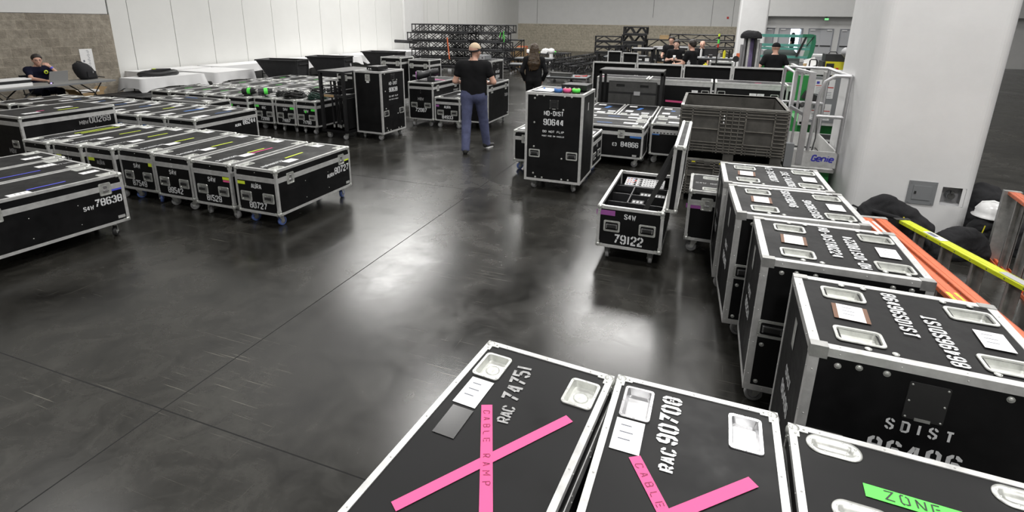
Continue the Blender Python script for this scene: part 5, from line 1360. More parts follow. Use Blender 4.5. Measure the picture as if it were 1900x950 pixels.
# ------------------------------------------------------------ bulk containers
def container(label, x0, x1, y0, y1, z0, z1, open_=True, feet=True):
    t = thing('bulk_container', label, 'container', (x0, y0, z0), 0)
    w, d, h = x1 - x0, y1 - y0, z1 - z0; th = .035; f0 = .09 if feet else 0
    b = MB().use('cratedirt')
    b.box(th * .5, w - th * .5, th * .5, d - th * .5, f0, f0 + .03)
    b.use('crate')
    for (a, c, e, f) in ((0, w, th * .45, th), (0, w, d - th, d - th * .45), (th * .45, th, 0, d), (w - th, w - th * .45, 0, d)): b.box(a + (.01 if a == 0 else 0), c - (.01 if c == w else 0), e + (.01 if e == 0 else 0), f - (.01 if f == d else 0), f0, h)
    walls = b.build('container_wall', None, t)
    b = MB().use('cratedirt')
    for (a, c, e, f) in ((0, w, 0, th), (0, w, d - th, d), (0, th, th, d - th), (w - th, w, th, d - th)): b.box(a, c, e, f, h - .02, h + .003)
    b.build('rim', None, t)
    r = MB().use('crateribs')
    H = h - f0
    def rib_h(z, u0, u1, face):
        if face == 'f': r.box(u0, u1, -.002, th * .5, z - .005, z + .005)
        if face == 'l': r.box(-.002, th * .5, u0, u1, z - .005, z + .005)
        if face == 'r': r.box(w - th * .5, w + .002, u0, u1, z - .005, z + .005)
    def rib_v(u, z0_, z1_, face, tk=.006):
        if face == 'f': r.box(u - tk, u + tk, -.002, th * .5, z0_, z1_)
        if face == 'l': r.box(-.002, th * .5, u - tk, u + tk, z0_, z1_)
        if face == 'r': r.box(w - th * .5, w + .002, u - tk, u + tk, z0_, z1_)
    for face, LL in (('f', w), ('l', d), ('r', d)):
        for z in (h - .035, h - .07, h - .105): rib_h(z, 0.0, LL, face)
        for z in (f0 + .02, f0 + .055, f0 + .09, f0 + .125): rib_h(z, 0, LL, face)
        rib_v(.006, f0, h, face); rib_v(LL - .006, f0, h, face)
        for u in (.12, .38, .62, .88): rib_v(LL * u, f0, h - .02, face, .008)
        for k in range(1, 4): rib_v(LL * (.38 + .06 * k), f0, h - .02, face, .004)
        n = 7
        for k in range(1, n):
            z = f0 + .125 + (H - .23) * k / n
            rib_h(z, LL * .38, LL * .62, face); rib_h(z, 0, LL * .12, face); rib_h(z, LL * .88, LL, face)
        zmid = f0 + .125 + (H - .23) * .5; rib_h(zmid, LL * .12, LL * .38, face); rib_h(zmid, LL * .62, LL * .88, face)
        for k in range(9): rib_v(LL * (.05 + .1 * k) , f0, f0 + .10, face, .003)
    r.build('ribs', None, walls)
    if feet:
        for k in range(3):
            b = MB().use('crate'); u = (.02, w / 2 - .06, w - .14)[k]; b.box(u, u + .12, .01, d - .01, 0, f0); b.build('runner', None, t)
    return t, w, d, h
t, w, d, h = container('large grey ribbed open bulk container, upper of the two', -.25, .955, 6.76, 8.08, .555, 1.205)
b = MB().use('yellow')
b = MB().use('paper')
for z in (.46, .50, .54): b.box(.5, .512, -.004, -.002, z, z + .018)
b.build('white_stickers', None, t)
b = MB().use('paper'); b.box(0.0, .035, .02, .16, h + .004, h + .006); b.build('rim_label', None, t)
t2, w, d, h2 = container('grey ribbed bulk container under the big open one', -.25, .955, 6.76, 8.08, .0, .55)
for k in range(6):
    b = MB().use('crate'); u = .18 + k * .16; b.box(u, u + .07, -.008, .02, h2 - .075, h2 - .02); q = b.build('latch_tab', None, t2)
    if k in (0, 2, 3, 4, 5): b = MB().use('yellowbox'); b.box(u + .012, u + .055, -.010, -.008, h2 - .04, h2 - .028); b.build('yellow_clip', None, q)
# ------------------------------------------------------------ dark frame table and grey boards
t = thing('steel_frame_table', 'black steel frame table with slatted top behind the centre cases', 'table', (-1.98, 10.5, 0), 0)
b = MB().use('darkgrey'); b.box(0, 1.22, 0, .60, 1.26, 1.285); b.build('tabletop', None, t)
b = MB().use('blackpaint')
for xx in (0, 1.17):
    for yy in (0, .55): b.box(xx, xx + .05, yy, yy + .05, 0.0, 1.26)
b.box(0, 1.22, -.0, .05, 1.20, 1.26); b.box(0, 1.22, .55, .60, 1.20, 1.26); b.box(0, .05, .05, .55, 1.20, 1.26); b.box(1.17, 1.22, .05, .55, 1.20, 1.26)
b.box(0.05, 1.17, .56, .59, .12, .17)
b.build('frame', None, t)
GB = 'grey boards leaning under the frame table'
t = thing('slotted_board', 'dark grey board with two hand slots, strapped, under the frame table', 'board', (-1.80, 10.60, 0.0), 0)
b = MB().use('darkgrey'); face_grid(b, (0, 0, 0), (1, 0, 0), (0, 0, 1), .92, 1.06, [(.15, .95, .31, 1.0), (.61, .95, .77, 1.0)]); b.use('rubber'); b.box(0, .92, .03, .05, 0, 1.055)
b.use('darkgrey'); b.box(0, .92, 0.0, .05, 1.055, 1.06); b.box(-.002, .004, 0, .05, 0, 1.06); b.box(.916, .922, 0, .05, 0, 1.06); b.build('board', None, t)
b = MB().use('blackpaint'); b.box(-.004, .93, -.006, -.001, .82, .855); st = b.build('strap', None, t)
b = MB().use('greylight'); b.box(.50, .62, -.022, -.006, .80, .875); b.build('strap_buckle', None, st)
b = MB().use('rubber'); b.box(.44, .465, -.005, -.001, .05, .82); b.build('strap_tail', None, t)
for i in range(3):
    o = MB().use('rubber' if i else 'darkgrey').box(-1.79 + .03 * i, -.87 + .04 * i, 10.67 + i * .06, 10.71 + i * .06, 0, 1.04 - .03 * i).build('leaning_board'); tag(o, 'black board packed behind the slotted grey board, ' + ('first', 'second', 'third')[i] + ' back', 'board')
# case row 1 and raised lids behind
for i, (x, w, lb) in enumerate(((-2.22, 1.06, 'black case behind the frame table, pink tape on its lid'), (-1.13, 1.27, 'black case with paper label between frame table and case 78063'), (.19, 1.27, 'black case 78063 with white labels, behind the grey container'), (1.50, 1.0, 'black case right of case 78063, by the lift gate'))):
    c = Case(lb, x, 11.55, w=w, d=.60, h=.89, lid=.07, near=True, front_handles=False, dishes=[], t=.036, group=None, spin=20 + i)
    if i == 1:
        c.patch('front', w - .33, .66, .12, .085, 'paper', 0, 'paper_label', lines=3); put('stacking_dish', dish_mesh(.15, .10), c.o, c.frame('front', w - .13, .66)); c.patch('front', .55, .45, .35, .04, 'pink', -.03)
    if i == 2:
        put('stacking_dish', dish_mesh(.15, .10), c.o, c.frame('front', .13, .67)); put('stacking_dish', dish_mesh(.15, .10), c.o, c.frame('front', w - .16, .65))
        c.patch('front', .72, .66, .13, .085, 'paper', 0, 'paper_label', lines=3); c.patch('front', .86, .66, .13, .085, 'paper', 0, 'paper_label', lines=3); c.text('front', w - .08, .46, '78063', .085, align='r'); c.text('front', w - .42, .465, 'S2W', .05, align='r')
        c.patch('front', .15, .50, .14, .06, 'paper', 0, 'paper_label'); c.patch('top', .80, .2, .12, .03, 'pink')
    if i == 0:
        for k in range(3): c.patch('front', .06, .68 - .2 * k, .045, .11, 'greylight', 0, 'side_plate')
        c.patch('top', .1, .1, .18, .05, 'pink')
for i in range(4):
    x = -2.64 + i * 1.065; z0 = .62 if i else .34
    t = thing('open_flight_case', 'open black case with its lid standing up, ' + ('leftmost', 'second from left', 'third from left', 'rightmost with pink tape')[i] + ' of four', 'case', (x, 12.45, 0), 0, 'open cases with raised lids')
    w, d = 1.04, .62
    b = MB().use('panel'); shell_box(b, w, d, .148, .70 if i else .34, {}, ('top',)); b.add([(0, 0, .3), (w, 0, .3), (w, d, .3), (0, d, .3)], [(0, 1, 2, 3)]); bd = b.build('body', None, t)
    b = MB().use('alu'); bars(b, w, d, .148, .70 if i else .34, .03); b.build('edge_trim', None, bd)
    b = MB().use('panel'); b.box(.01, w - .01, .09, .10, .01, 1.245 - z0); b.box(.005, .015, .005, .10, .01, 1.24 - z0); b.box(w - .015, w - .005, .005, .1, .01, 1.24 - z0); b.box(.01, w - .01, .005, .10, 1.235 - z0, 1.245 - z0); ld = b.build('raised_lid', None, t, T(0, d + .01, z0))
    b = MB().use('alu'); hh = 1.25 - z0
    for x0, x1 in ((0, .03), (w - .03, w)): b.box(x0, x1, -.004, .02, 0, hh); b.box(x0, x1, .09, .112, 0, hh)
    b.box(0, w, -.005, .02, hh - .03, hh); b.box(0, w, -.005, .02, 0, .03); b.box(0, w, .09, .113, hh - .02, hh + .002)
    b.build('lid_trim', None, ld)
    if i == 3: b = MB().use('pink'); b.box(.17, .37, .086, .0895, .20, .27); b.build('tape_strip', None, ld)
    for xx in (.1, w - .1):
        for yy in (.1, d - .1): fk, wh = caster_meshes('grey'); q = put('caster', fk, t, T(xx, yy, 0, rz=xx * 5)); put('wheel', wh, q)
# ------------------------------------------------------------ single-person lift
LZ = .50
t = thing('personnel_lift', 'aluminium personnel lift with entry gate and blue lettering, against the white column', 'lift', (1.03, 7.12, 0), 0)
LW_, LD_ = .54, 1.25
b = MB().use('steelgreen'); b.box(.02, LW_ - .02, .10, LD_, .10, LZ - .07); b.prism([(-.02, .02), (.12, .02), (.12, .3), (-.02, .3)], .04, .30); ch = b.build('chassis', None, t)
for xx in (.05, LW_ - .05):
    for yy in (.18, LD_ - .12):
        q = MB().use('rubber'); q.lathe([(0, -.03), (.08, -.03), (.10, -.02), (.10, .02), (.08, .03), (0, .03)], (xx, yy, .10), 'x', 18); q.build('wheel', None, ch)
b = MB().use('alu_dull'); b.box(0, LW_, 0, LD_, LZ - .06, LZ - .02); b.build('platform_floor', None, t)
b = MB().use('alu'); b.box(0.06, LW_, -.008, .008, LZ, LZ + .20); b.box(-.008, .008, .22, LD_, LZ, LZ + .2); b.box(LW_ - .008, LW_ + .008, 0, LD_, LZ, LZ + .2); b.box(0, LW_, LD_ - .008, LD_ + .008, LZ, LZ + .2); tb = b.build('toe_board', None, t)
me, wd = text_mesh('Genie', .085, t=.2, gap=.16, slant=.2, mats='genie'); put('logo_lettering', me, tb, Matrix.Translation((.27, -.0095, LZ + .07)) @ Matrix.Rotation(PI / 2, 4, 'X'))
b = MB().use('greybox'); b.box(-.02, .07, -.03, .07, LZ - .02, LZ + .27); b.build('corner_post', None, t)
RT = 1.60
b = MB().use('railalu')
def rail(path, r=.021): b.tube(path, r, 10)
rail([(.22, .0, LZ + .2), (.25, 0, RT - .22), (.29, 0, RT - .07), (.38, 0, RT), (LW_, 0, RT)])
rail([(.25, .0, LZ + .62), (LW_, .0, LZ + .62)])
rail([(0, .30, LZ + .2), (0, .30, RT), (0, LD_, RT), (LW_, LD_, RT), (LW_, .0, RT)])
rail([(0, LD_, LZ + .2), (0, LD_, RT)]); rail([(LW_, LD_, LZ + .2), (LW_, LD_, RT)]); rail([(LW_, 0, LZ + .2), (LW_, 0, RT)]); rail([(0, .3, LZ + .62), (0, LD_, LZ + .62), (LW_, LD_, LZ + .62)])
b.build('guard_rail', None, t)
b = MB().use('railalu')
b.box(.11, .18, -.02, .02, LZ + .02, RT + .03); b.box(-.005, .03, .26, .30, LZ + .05, RT + .02); b.obox((.145, 0, RT + .02), (.012, .28, RT + .04), .05, .03); b.obox((.06, .17, LZ + .05), (.06, .17, RT), .025, .025, (1, 0, 0))
b.obox((.145, 0, LZ + .62), (-.02, .12, LZ + .70), .04, .035)
g = b.build('entry_gate', None, t)
b = MB().use('rubber'); b.cyl((.10, .05, LZ + .75), (.10, .12, LZ + .72), .025, 10); b.build('gate_latch', None, g)
b = MB().use('alu_dull'); b.box(.50, .535, LD_ + .0, LD_ + .12, .1, 1.55); b.build('mast', None, t)
b = MB().use('cable'); b.tube([(.36, .5, LZ + .55), (.34, .3, LZ + .3), (.28, .15, LZ + .02), (.2, .1, LZ - .01)], .008, 6); b.build('control_cable', None, t)
# second lift behind it with instruction labels
t = thing('scissor_lift', 'green lift with grey control panel and white instruction labels behind the first lift', 'lift', (1.50, 9.6, 0), 0)
b = MB().use('steelgreen'); b.box(0, .95, 0.1, 1.8, .12, .62); ch = b.build('chassis', None, t)
for xx in (.1, .85):
    for yy in (.3, 1.5): q = MB().use('rubber'); q.cyl((xx - .04, yy, .13), (xx + .04, yy, .13), .13, 16); q.build('wheel', None, ch)
b = MB().use('greybox'); b.box(.02, .95, .02, .10, .66, 1.38); b.box(0, .95, .0, .12, .62, .66); cp = b.build('control_panel', None, t)
b = MB().use('alu'); b.box(-.02, .97, -.02, .04, 1.42, 1.50); b.box(-.02, .03, -.02, .04, .6, 1.5); b.box(0, .97, -.02, .02, .62, .66); b.box(-.02, .03, 0, 1.8, 1.42, 1.47); b.box(.92, .97, 0, 1.8, 1.42, 1.47); b.build('guard_rail', None, t)
b = MB().use('steelgreen'); b.box(-.12, .10, -.06, .02, .98, 1.40); b.build('green_cover', None, t)
b = MB().use('rubber'); b.obox((-.02, -.1, 1.12), (.24, -.1, 1.0), .10, .12, (0, 0, 1)); b.build('document_pouch', None, t)
for i, (x, z, w, h) in enumerate(((.14, 1.12, .12, .22), (.275, 1.05, .14, .30), (.14, .70, .12, .26), (.27, .70, .15, .26), (.01, .72, .11, .14))):
    q = MB().use('paper'); q.box(x, x + w, .012, .02, z, z + h)
    q.use('red'); q.box(x + .01, x + w - .01, .0105, .012, z + h * .55, z + h * .6); q.use('genie' if i == 0 else 'greybox'); q.box(x + .02, x + .06, .0105, .012, z + h * .7, z + h * .88); q.use('ink')
    for k in range(4): q.box(x + .02, x + w - .03, .0105, .012, z + .02 + k * .025, z + .026 + k * .025)
    q.build('instruction_label', None, cp)
c = Case('long black case with white stencil between the lifts and column', 1.40, 8.72, w=1.3, d=.5, h=.40, lid=.08, near=True, front_handles=False, dishes=[], group=None, spin=30)
# ------------------------------------------------------------ step ladders lying on edge along the column
def ladder(label, p, q, m, h=.50, dz=0, rails=2, gap=.11, tread=True, cap='alu_dull', off=1):
    "stepladder on its side from p (far) to q (near)"
    P, Q = Vector((*p, 0)), Vector((*q, 0)); L = (Q - P).length; yaw = math.degrees(math.atan2((Q - P).y, (Q - P).x))
    t = thing('step_ladder', label, 'ladder', (p[0], p[1], dz), yaw)
    # local x from far end to near end, y across
    for k in range(rails):
        y0 = -k * gap * off
        for z0, z1 in ((h - .028, h), (.0, .028)):
            b = MB().use(m)
            b.box(0, L, y0 - .042, y0 + .042, z0 + (.022 if z1 == h else 0), z1 - (0 if z1 == h else .022))
            for sy in (-1, 1): b.box(0, L, y0 + sy * .042 - .003, y0 + sy * .042 + .003, z0, z1)
            b.box(0, L, y0 - .012, y0 + .012, z0 + .014, z1 + .002)
            r_ = b.build('side_rail', None, t)
            if z1 == h:
                b = MB().use('steel')
                for j in range(int(L / .15)): b.cyl((.07 + j * .15, y0 + .046 * -1, h - .014), (.07 + j * .15, y0 - .041, h - .014), .006, 6)
                b.build('rivets', None, r_)
    n = int(L / .305)
    for j in range(n):
        b = MB().use('alu_dull'); x = .22 + j * .305
        b.box(x, x + .075, -.04, .04, .026, h - .026) if False else b.box(x, x + .004, -.038, .038, .026, h - .026); b.box(x, x + .02, -.038, -.032, .026, h - .026); b.box(x, x + .02, .032, .038, .026, h - .026)
        b.box(x, x + .08, -.003, .003, .026, h - .026)
        b.build('tread', None, t)
    b = MB().use(cap); b.box(-.02, .03, -gap * (rails - 1) * off - .07 if off > 0 else -.07, .06 if off > 0 else gap * (rails - 1) + .07, .0, h + .004); b.build('top_cap', None, t)
    return t
t = ladder('orange step ladder lying on edge beside the stack of tall cases', (1.60, 5.34), (1.86, 3.0), 'orange', h=.50, off=1, rails=2, gap=.115)
b = MB().use('paper'); b.box(.12, .40, -.15, -.08, .5005, .5012); b.build('white_label', None, t)
b = MB().use('yellow'); b.box(1.45, 1.62, -.15, -.085, .5005, .5012); b.use('rubber'); b.box(1.5, 1.56, -.13, -.10, .5013, .5016); b.build('yellow_label', None, t)
b = MB().use('paper'); b.box(1.70, 1.86, -.15, -.085, .5005, .5012); b.build('white_label', None, t)
t = ladder('yellow-green step ladder lying on edge before the column', (1.79, 5.38), (2.37, 3.6), 'lime', h=.50, rails=1, cap='blackpaint')
b = MB().use('paper'); b.box(.30, .50, -.03, .035, .5025, .5035); b.use('ink'); b.box(.32, .42, -.02, .02, .5035, .5037); b.build('white_label', None, t)
b = MB().use('greylight'); b.box(1.05, 1.45, -.03, .03, .5025, .5035); b.build('worn_label', None, t)
t = ladder('tall orange step ladder on edge at the far right', (2.80, 6.00), (2.60, 4.2), 'orange', h=.70, rails=1)
# bags and helmet by the column
def bag(name, label, x, y, w, d, h, yaw, prof, m='fabric', z=0.0, cat='bag', seed=1):
    t = thing(name, label, cat, (x, y, z), yaw); rn = random.Random(seed)
    F = Field((-w * .65, -d * .7, -.02), (w * .65, d * .7, h * 1.3), max(.007, w / 55)); rb = min(w, d) * .25
    for i in range(9):
        f = (i + .5) / 9; k = np.interp(f, [p[0] for p in prof], [p[1] for p in prof])
        ww = (w / 2 - rb) * k; dy = rn.uniform(-.1, .1) * d
        F.cap((-ww + rn.uniform(-.04, .04) * w, dy, max(rb * .5, h * f - rb * .4)), (ww + rn.uniform(-.04, .04) * w, dy, max(rb * .5, (h * f - rb * .4) * rn.uniform(.82, 1.0))), rb * (.75 + .35 * k), rb * (.7 + .35 * k), .05, 1)
    F.noise(.010 * w / .6, 26 / w * .5, seed); F.noise(.005 * w / .6, 60 / w * .5, seed + 3); F.cut(lambda X, Y, Z: 0.0 - Z + 0 * X)
    put('bag_body', F.mesh('bag_body', m), t); return t
BP = [(0, .9), (.15, 1.03), (.4, 1.0), (.65, .85), (.85, .55), (.97, .25), (1, .1)]
t = bag('backpack', 'black backpack on the floor at the corner of the column', 1.93, 6.06, .70, .40, .52, -8, BP)
b = MB().use('fabric'); b.tube([(-.33, -.05, .28), (-.40, -.05, .33), (-.36, -.05, .38), (-.28, -.04, .35)], .011, 6); b.build('carry_loop', None, t)
b = MB().use('fabric'); b.tube([(-.2, -.16, .38), (0, -.2, .36), (.2, -.19, .27), (.3, -.17, .12)], .022, 8); b.build('strap', None, t)
b = MB().use('steel'); b.obox((.02, -.205, .36), (.06, -.215, .27), .012, .006, (0, 1, 0)); b.use('yellowbox'); b.obox((.05, -.21, .38), (.10, -.22, .30), .012, .006, (0, 1, 0)); b.build('key_clip', None, t)
bag('duffel_bag', 'black cloth bag slumped behind the yellow-green ladder', 2.50, 5.98, .50, .36, .28, 20, BP, seed=3)
t = bag('tool_bag', 'black tool bag at the right foot of the column', 2.86, 6.23, .42, .30, .36, 0, [(0, .95), (.3, 1), (.7, .95), (.95, .8), (1, .5)], seed=5)
b = MB().use('yellowbox'); b.tube([(-.17, -.17, .32), (-.2, -.2, .2), (-.16, -.2, .06)], .005, 6); b.build('yellow_cord', None, t)
bag('coat_heap', 'dark cloth heap behind the white helmet', 3.05, 6.95, .6, .5, .50, 10, BP, seed=6)
t = thing('hard_hat', 'white hard hat resting on the black tool bag', 'helmet', (2.80, 6.27, .365), -20)
b = MB().use('hardhat'); b.lathe([(.150, -.005), (.152, .0), (.128, .012), (.126, .05), (.112, .09), (.085, .12), (.05, .138), (.0, .143)], n=28)
b.add([(.13 * math.cos(a), .13 * math.sin(a), .01) for a in [x * PI / 12 for x in range(-5, 6)]] + [(.19 * math.cos(a * .85), .165 * math.sin(a), -.006) for a in [x * PI / 12 for x in range(-5, 6)]], [(i, i + 1, 12 + i, 11 + i) for i in range(10)], True)
b.build('shell', None, t)
b = MB().use('hardhat'); b.tube([(.12, 0, .055), (.08, 0, .128), (0, 0, .150), (-.08, 0, .128), (-.12, 0, .055)], .012, 8); b.build('crest', None, t)
# ------------------------------------------------------------ lighting trusses
def truss_mesh(L, a=.30, bay=.5, r=.028, rd=.018, end=True, key=0, ends_plate=True):
    def make():
        b = MB().use('truss')
        n = max(2, round(L / bay)); s = L / n
        for y in (r, a - r):
            for z in (r, a - r): b.cyl((0, y, z), (L, y, z), r, 7)
        for i in range(n):
            x0, x1 = i * s + .02, (i + 1) * s - .02
            up = i % 2 == 0
            for y in (r, a - r): b.cyl((x0, y, r if up else a - r), (x1, y, a - r if up else r), rd, 5, caps=False)
            for z in (r, a - r): b.cyl((x0, r if up else a - r, z), (x1, a - r if up else r, z), rd, 5, caps=False)
        for x in (.015, L - .015) + ((.40, L - .40) if L > 2 else ()):
            b.cyl((x, r, r), (x, r, a - r), rd * 1.3, 5); b.cyl((x, a - r, r), (x, a - r, a - r), rd * 1.3, 5); b.cyl((x, r, r), (x, a - r, r), rd * 1.3, 5); b.cyl((x, r, a - r), (x, a - r, a - r), rd * 1.3, 5)
        for x in (0, L - .012):
            for y in (0, a - .07):
                for z in (0, a - .07): b.box(x, x + .012, y, y + .07, z, z + .07)
        return b.mesh('truss_section')
    return cached(('truss', L, a, bay, r), make)
def truss(label, x, y, z, L, yaw=0, a=.30, group=None, bay=.5):
    o = put('truss_section', truss_mesh(L, a, bay)); o.location = (x, y, z); o.rotation_euler = (0, 0, math.radians(yaw))
    return tag(o, label, 'truss', group)
GT = 'black truss sections in the tall stack before the partition'
lev = ['lowest layer', 'second layer', 'third layer', 'fourth layer', 'top layer']
for i in range(5):
    z = .17 + .372 * i; xs = (-12.72, -12.85, -12.95, -13.05, -12.80)[i]
    for k, (dx, dy) in enumerate(((0, 0), (.05, .76), (1.55, .38), (1.62, 1.15))):
        truss('black truss section in the ' + lev[i] + ' of the big stack, ' + ('front left', 'rear left', 'front right', 'rear right')[k], xs + dx, 21.8 + dy + (0 if k < 2 else 0), z, 3.05 if k < 2 else 2.9, a=.365, group=GT)
t = thing('stack_dolly', 'low black dolly under the big truss stack', 'dolly', (-12.7, 21.7, 0), 0, 'dollies under the truss stack')
b = MB().use('blackpaint'); b.box(0, 4.3, .1, .2, .10, .165); b.box(0, 4.3, 1.4, 1.5, .10, .165)
for x in (.1, 1.4, 2.8, 4.2): b.box(x - .04, x + .04, .05, 1.65, .10, .165)
b.build('deck', None, t)
for x in (.1, 1.4, 2.8, 4.2):
    for y in (.15, 1.45): q = MB().use('greylight'); q.cyl((x, y - .02, .05), (x, y + .02, .05), .05, 12); q.build('wheel', None, t)
for j in range(8):
    t = thing('truss_spacer', 'grey wheel board under the truss stack', 'spacer', (-12.5 + j * .55, 21.5, 0), 0, 'pale wheel boards standing under the truss stack'); b = MB().use('greylight' if j % 2 else 'blackpaint'); b.box(0, .16, 0, .05, 0, .10 + .03 * (j % 3)); b.build('board', None, t)
o = MB().use('truss').cyl((-13.75, 21.9, 1.22), (-12.6, 21.9, 1.20), .075, 14).build('fabric_roll'); tag(o, 'thick black tube sticking out left of the big truss stack', 'tube')
o = MB().use('orange').obox((-10.9, 21.79, .5), (-11.0, 21.79, 1.45), .05, .02, (0, 1, 0)).build('ratchet_strap'); tag(o, 'orange strap hanging down the front of the truss stack', 'strap')
o = MB().use('zinc').cyl((-9.55, 21.60, .0), (-9.64, 21.77, 1.0), .03, 10).build('steel_pole'); tag(o, 'single pale pole standing against the truss stack', 'pole')
for i, (x, z) in enumerate(((-8.65, 1.5), (-8.5, 1.45), (-8.45, 1.3))):
    o = MB().use('green').obox((x, 22.175, z), (x + .05, 22.175, z + (.32 if i else .2)), .02, .01, (0, 1, 0)).build('round_sling'); tag(o, 'green sling tied on the right end of the truss stack, ' + ('left', 'middle', 'right')[i] + ' one', 'sling', 'green slings')
# dark clutter between stack and man: motors on racks
for i, (x, y, z) in enumerate(((-9.7, 23.8, .0), (-9.7, 23.8, .46), (-9.7, 23.8, .92))):
    truss('short black truss behind the right end of the big stack, ' + ('lowest', 'middle', 'highest')[i], x, y, z, 1.5, 0, a=.45, group='short trusses beside the big stack')
def flat_cart(label, x, y, w, d, h, yaw=0, m='blackpaint', top='greybox', group=None, legs=True):
    t = thing('stage_cart', label, 'cart', (x, y, 0), yaw, group)
    b = MB().use(top); b.box(0, w, 0, d, h - .03, h); b.build('deck', None, t)
    b = MB().use(m)
    for xx in (0, w - .05):
        for yy in (0, d - .05): b.box(xx, xx + .05, yy, yy + .05, .10, h - .03)
    if h > .5: b.box(0, w, 0, .04, h * .45, h * .5); b.box(0, w, d - .04, d, h * .45, h * .5)
    b.box(0, w, 0, .05, h - .08, h - .03); b.box(0, w, d - .05, d, h - .08, h - .03); b.build('frame', None, t)
    for xx in (.06, w - .06):
        for yy in (.06, d - .06): q = MB().use('wheel'); q.cyl((xx, yy - .015, .05), (xx, yy + .015, .05), .05, 10); q.build('wheel', None, t)
    return t
flat_cart('flat grey-topped cart right of the big truss stack', -8.1, 22.6, 1.7, .8, .62, 8)
flat_cart('flat cart standing nearer, between the stack and the woman', -7.9, 21.4, 1.5, .7, .45, 10)
def crate_box(name, label, x, y, z, w, d, h, m, cat='box', yaw=0, lip=.02, group=None):
    b = MB().use(m); b.box(0, w, 0, d, 0, h - lip); b.box(-.01, w + .01, -.01, d + .01, h - lip, h); b.box(-.01, .03, -.01, .03, 0, h); b.box(w - .03, w + .01, -.01, .03, 0, h)
    o = b.build(name); o.location = (x, y, z); o.rotation_euler = (0, 0, math.radians(yaw)); return tag(o, label, cat, group)
crate_box('wooden_crate', 'brown wooden crate right of the big truss stack', -9.1, 24.9, .0, .6, .6, .95, 'wood')
crate_box('orange_crate', 'orange crate stacked by the far clutter left of the woman', -10.7, 30.2, .302, .5, .6, .48, 'orange')
crate_box('wooden_pallet_box', 'pale wooden box under the orange crate row', -10.9, 30.1, 0, 1.2, .8, .30, 'wood')
# far row of dark trusses with pale things on top
for i in range(4):
    truss('black box truss seen end-on in the far row, ' + ('first', 'second', 'third', 'fourth')[i] + ' from the orange crate', -10.4 + i * .72, 29.2, .0, .62, 0, a=.46, group='far row of box trusses', bay=.31)
for i, (x, m, s_) in enumerate(((-9.7, 'paper', .13), (-8.6, 'paper', .2), (-8.2, 'green', .09), (-9.2, 'yellow', .08))):
    bag('plastic_bundle', ('white', 'larger white', 'green', 'yellow')[i] + ' bundle lying on the far row of trusses', x, 29.42, s_ * 3.2, .3, s_ * 1.4, 0, BP, m=m, z=.46, cat='bundle', seed=i)
t = thing('covered_post', 'white wrapped post standing right of the woman', 'post', (-7.72, 27.2, 0)); b = MB().use('paper'); b.cyl((0, 0, 0), (0, 0, .62), .10, 14); b.use('cloth'); b.ball((0, 0, .72), .19, 14, (1, 1, .8)); b.build('wrapped_post', None, t)
for i in range(2):
    truss('large black box truss end with round opening, ' + ('left', 'right')[i] + ' of the wrapped post pair', -8.22 + i * .62, 28.1, .0, .58, 0, a=.60, group='large box truss ends', bay=.29)
# low truss lines receding towards the far wall
k = 0
for r, (x0, y0, x1, y1) in enumerate(((-7.2, 24.9, -5.9, 38.0), (-6.5, 24.3, -5.1, 37.5), (-5.85, 23.6, -4.3, 25.9 + 10), (-5.25, 22.4, -4.95, 25.6))):
    yaw = math.degrees(math.atan2(y1 - y0, x1 - x0)); L = math.hypot(x1 - x0, y1 - y0); n = 4 if r < 2 else 1 if r == 3 else 1
    if r == 2: x1, y1 = x0 + (x1 - x0) * .2, y0 + (y1 - y0) * .2; L *= .2
    for j in range(n):
        f = j / n
        truss('black truss on the floor in ' + ('leftmost', 'second', 'third', 'rightmost')[r] + ' receding line, ' + ('nearest', 'second', 'third', 'farthest')[j] + ' piece', x0 + (x1 - x0) * f, y0 + (y1 - y0) * f, .02, L / n - .06, yaw, a=.36, group='truss lines on the floor', bay=.6)
# dolly deck with tools
t = thing('plywood_dolly', 'low plywood dolly with tools before the truss lines', 'dolly', (-5.62, 19.2, 0), 2)
b = MB().use('greybox'); b.box(0, 1.5, 0, 1.15, .19, .215); b.build('deck', None, t)
b = MB().use('blackpaint'); b.box(0, 1.5, 0, .05, .14, .19); b.box(0, 1.5, 1.1, 1.15, .14, .19); b.build('frame', None, t)
for xx in (.08, .75, 1.42):
    for yy in (.08, 1.05): q = MB().use('wheel'); q.cyl((xx, yy - .02, .06), (xx, yy + .02, .06), .06, 12); q.build('wheel', None, t)
crate_box('flat_black_box', 'flat dark box on the plywood dolly', -5.50, 19.35, .217, .78, .35, .13, 'darkgrey')
for i in range(3):
    t = thing('hand_tool', 'red-handled tool on the plywood dolly, ' + ('left', 'middle', 'right')[i], 'tool', (-4.62 + .18 * i, 19.6 + .1 * i, .235), 40 * i, 'tools on the plywood dolly'); b = MB().use('red'); b.obox((0, 0, 0), (.2, .02, 0), .05, .03); b.build('handle', None, t); b = MB().use('steel'); b.obox((.2, .02, 0), (.28, .05, 0), .04, .02); b.build('tool_head', None, t)
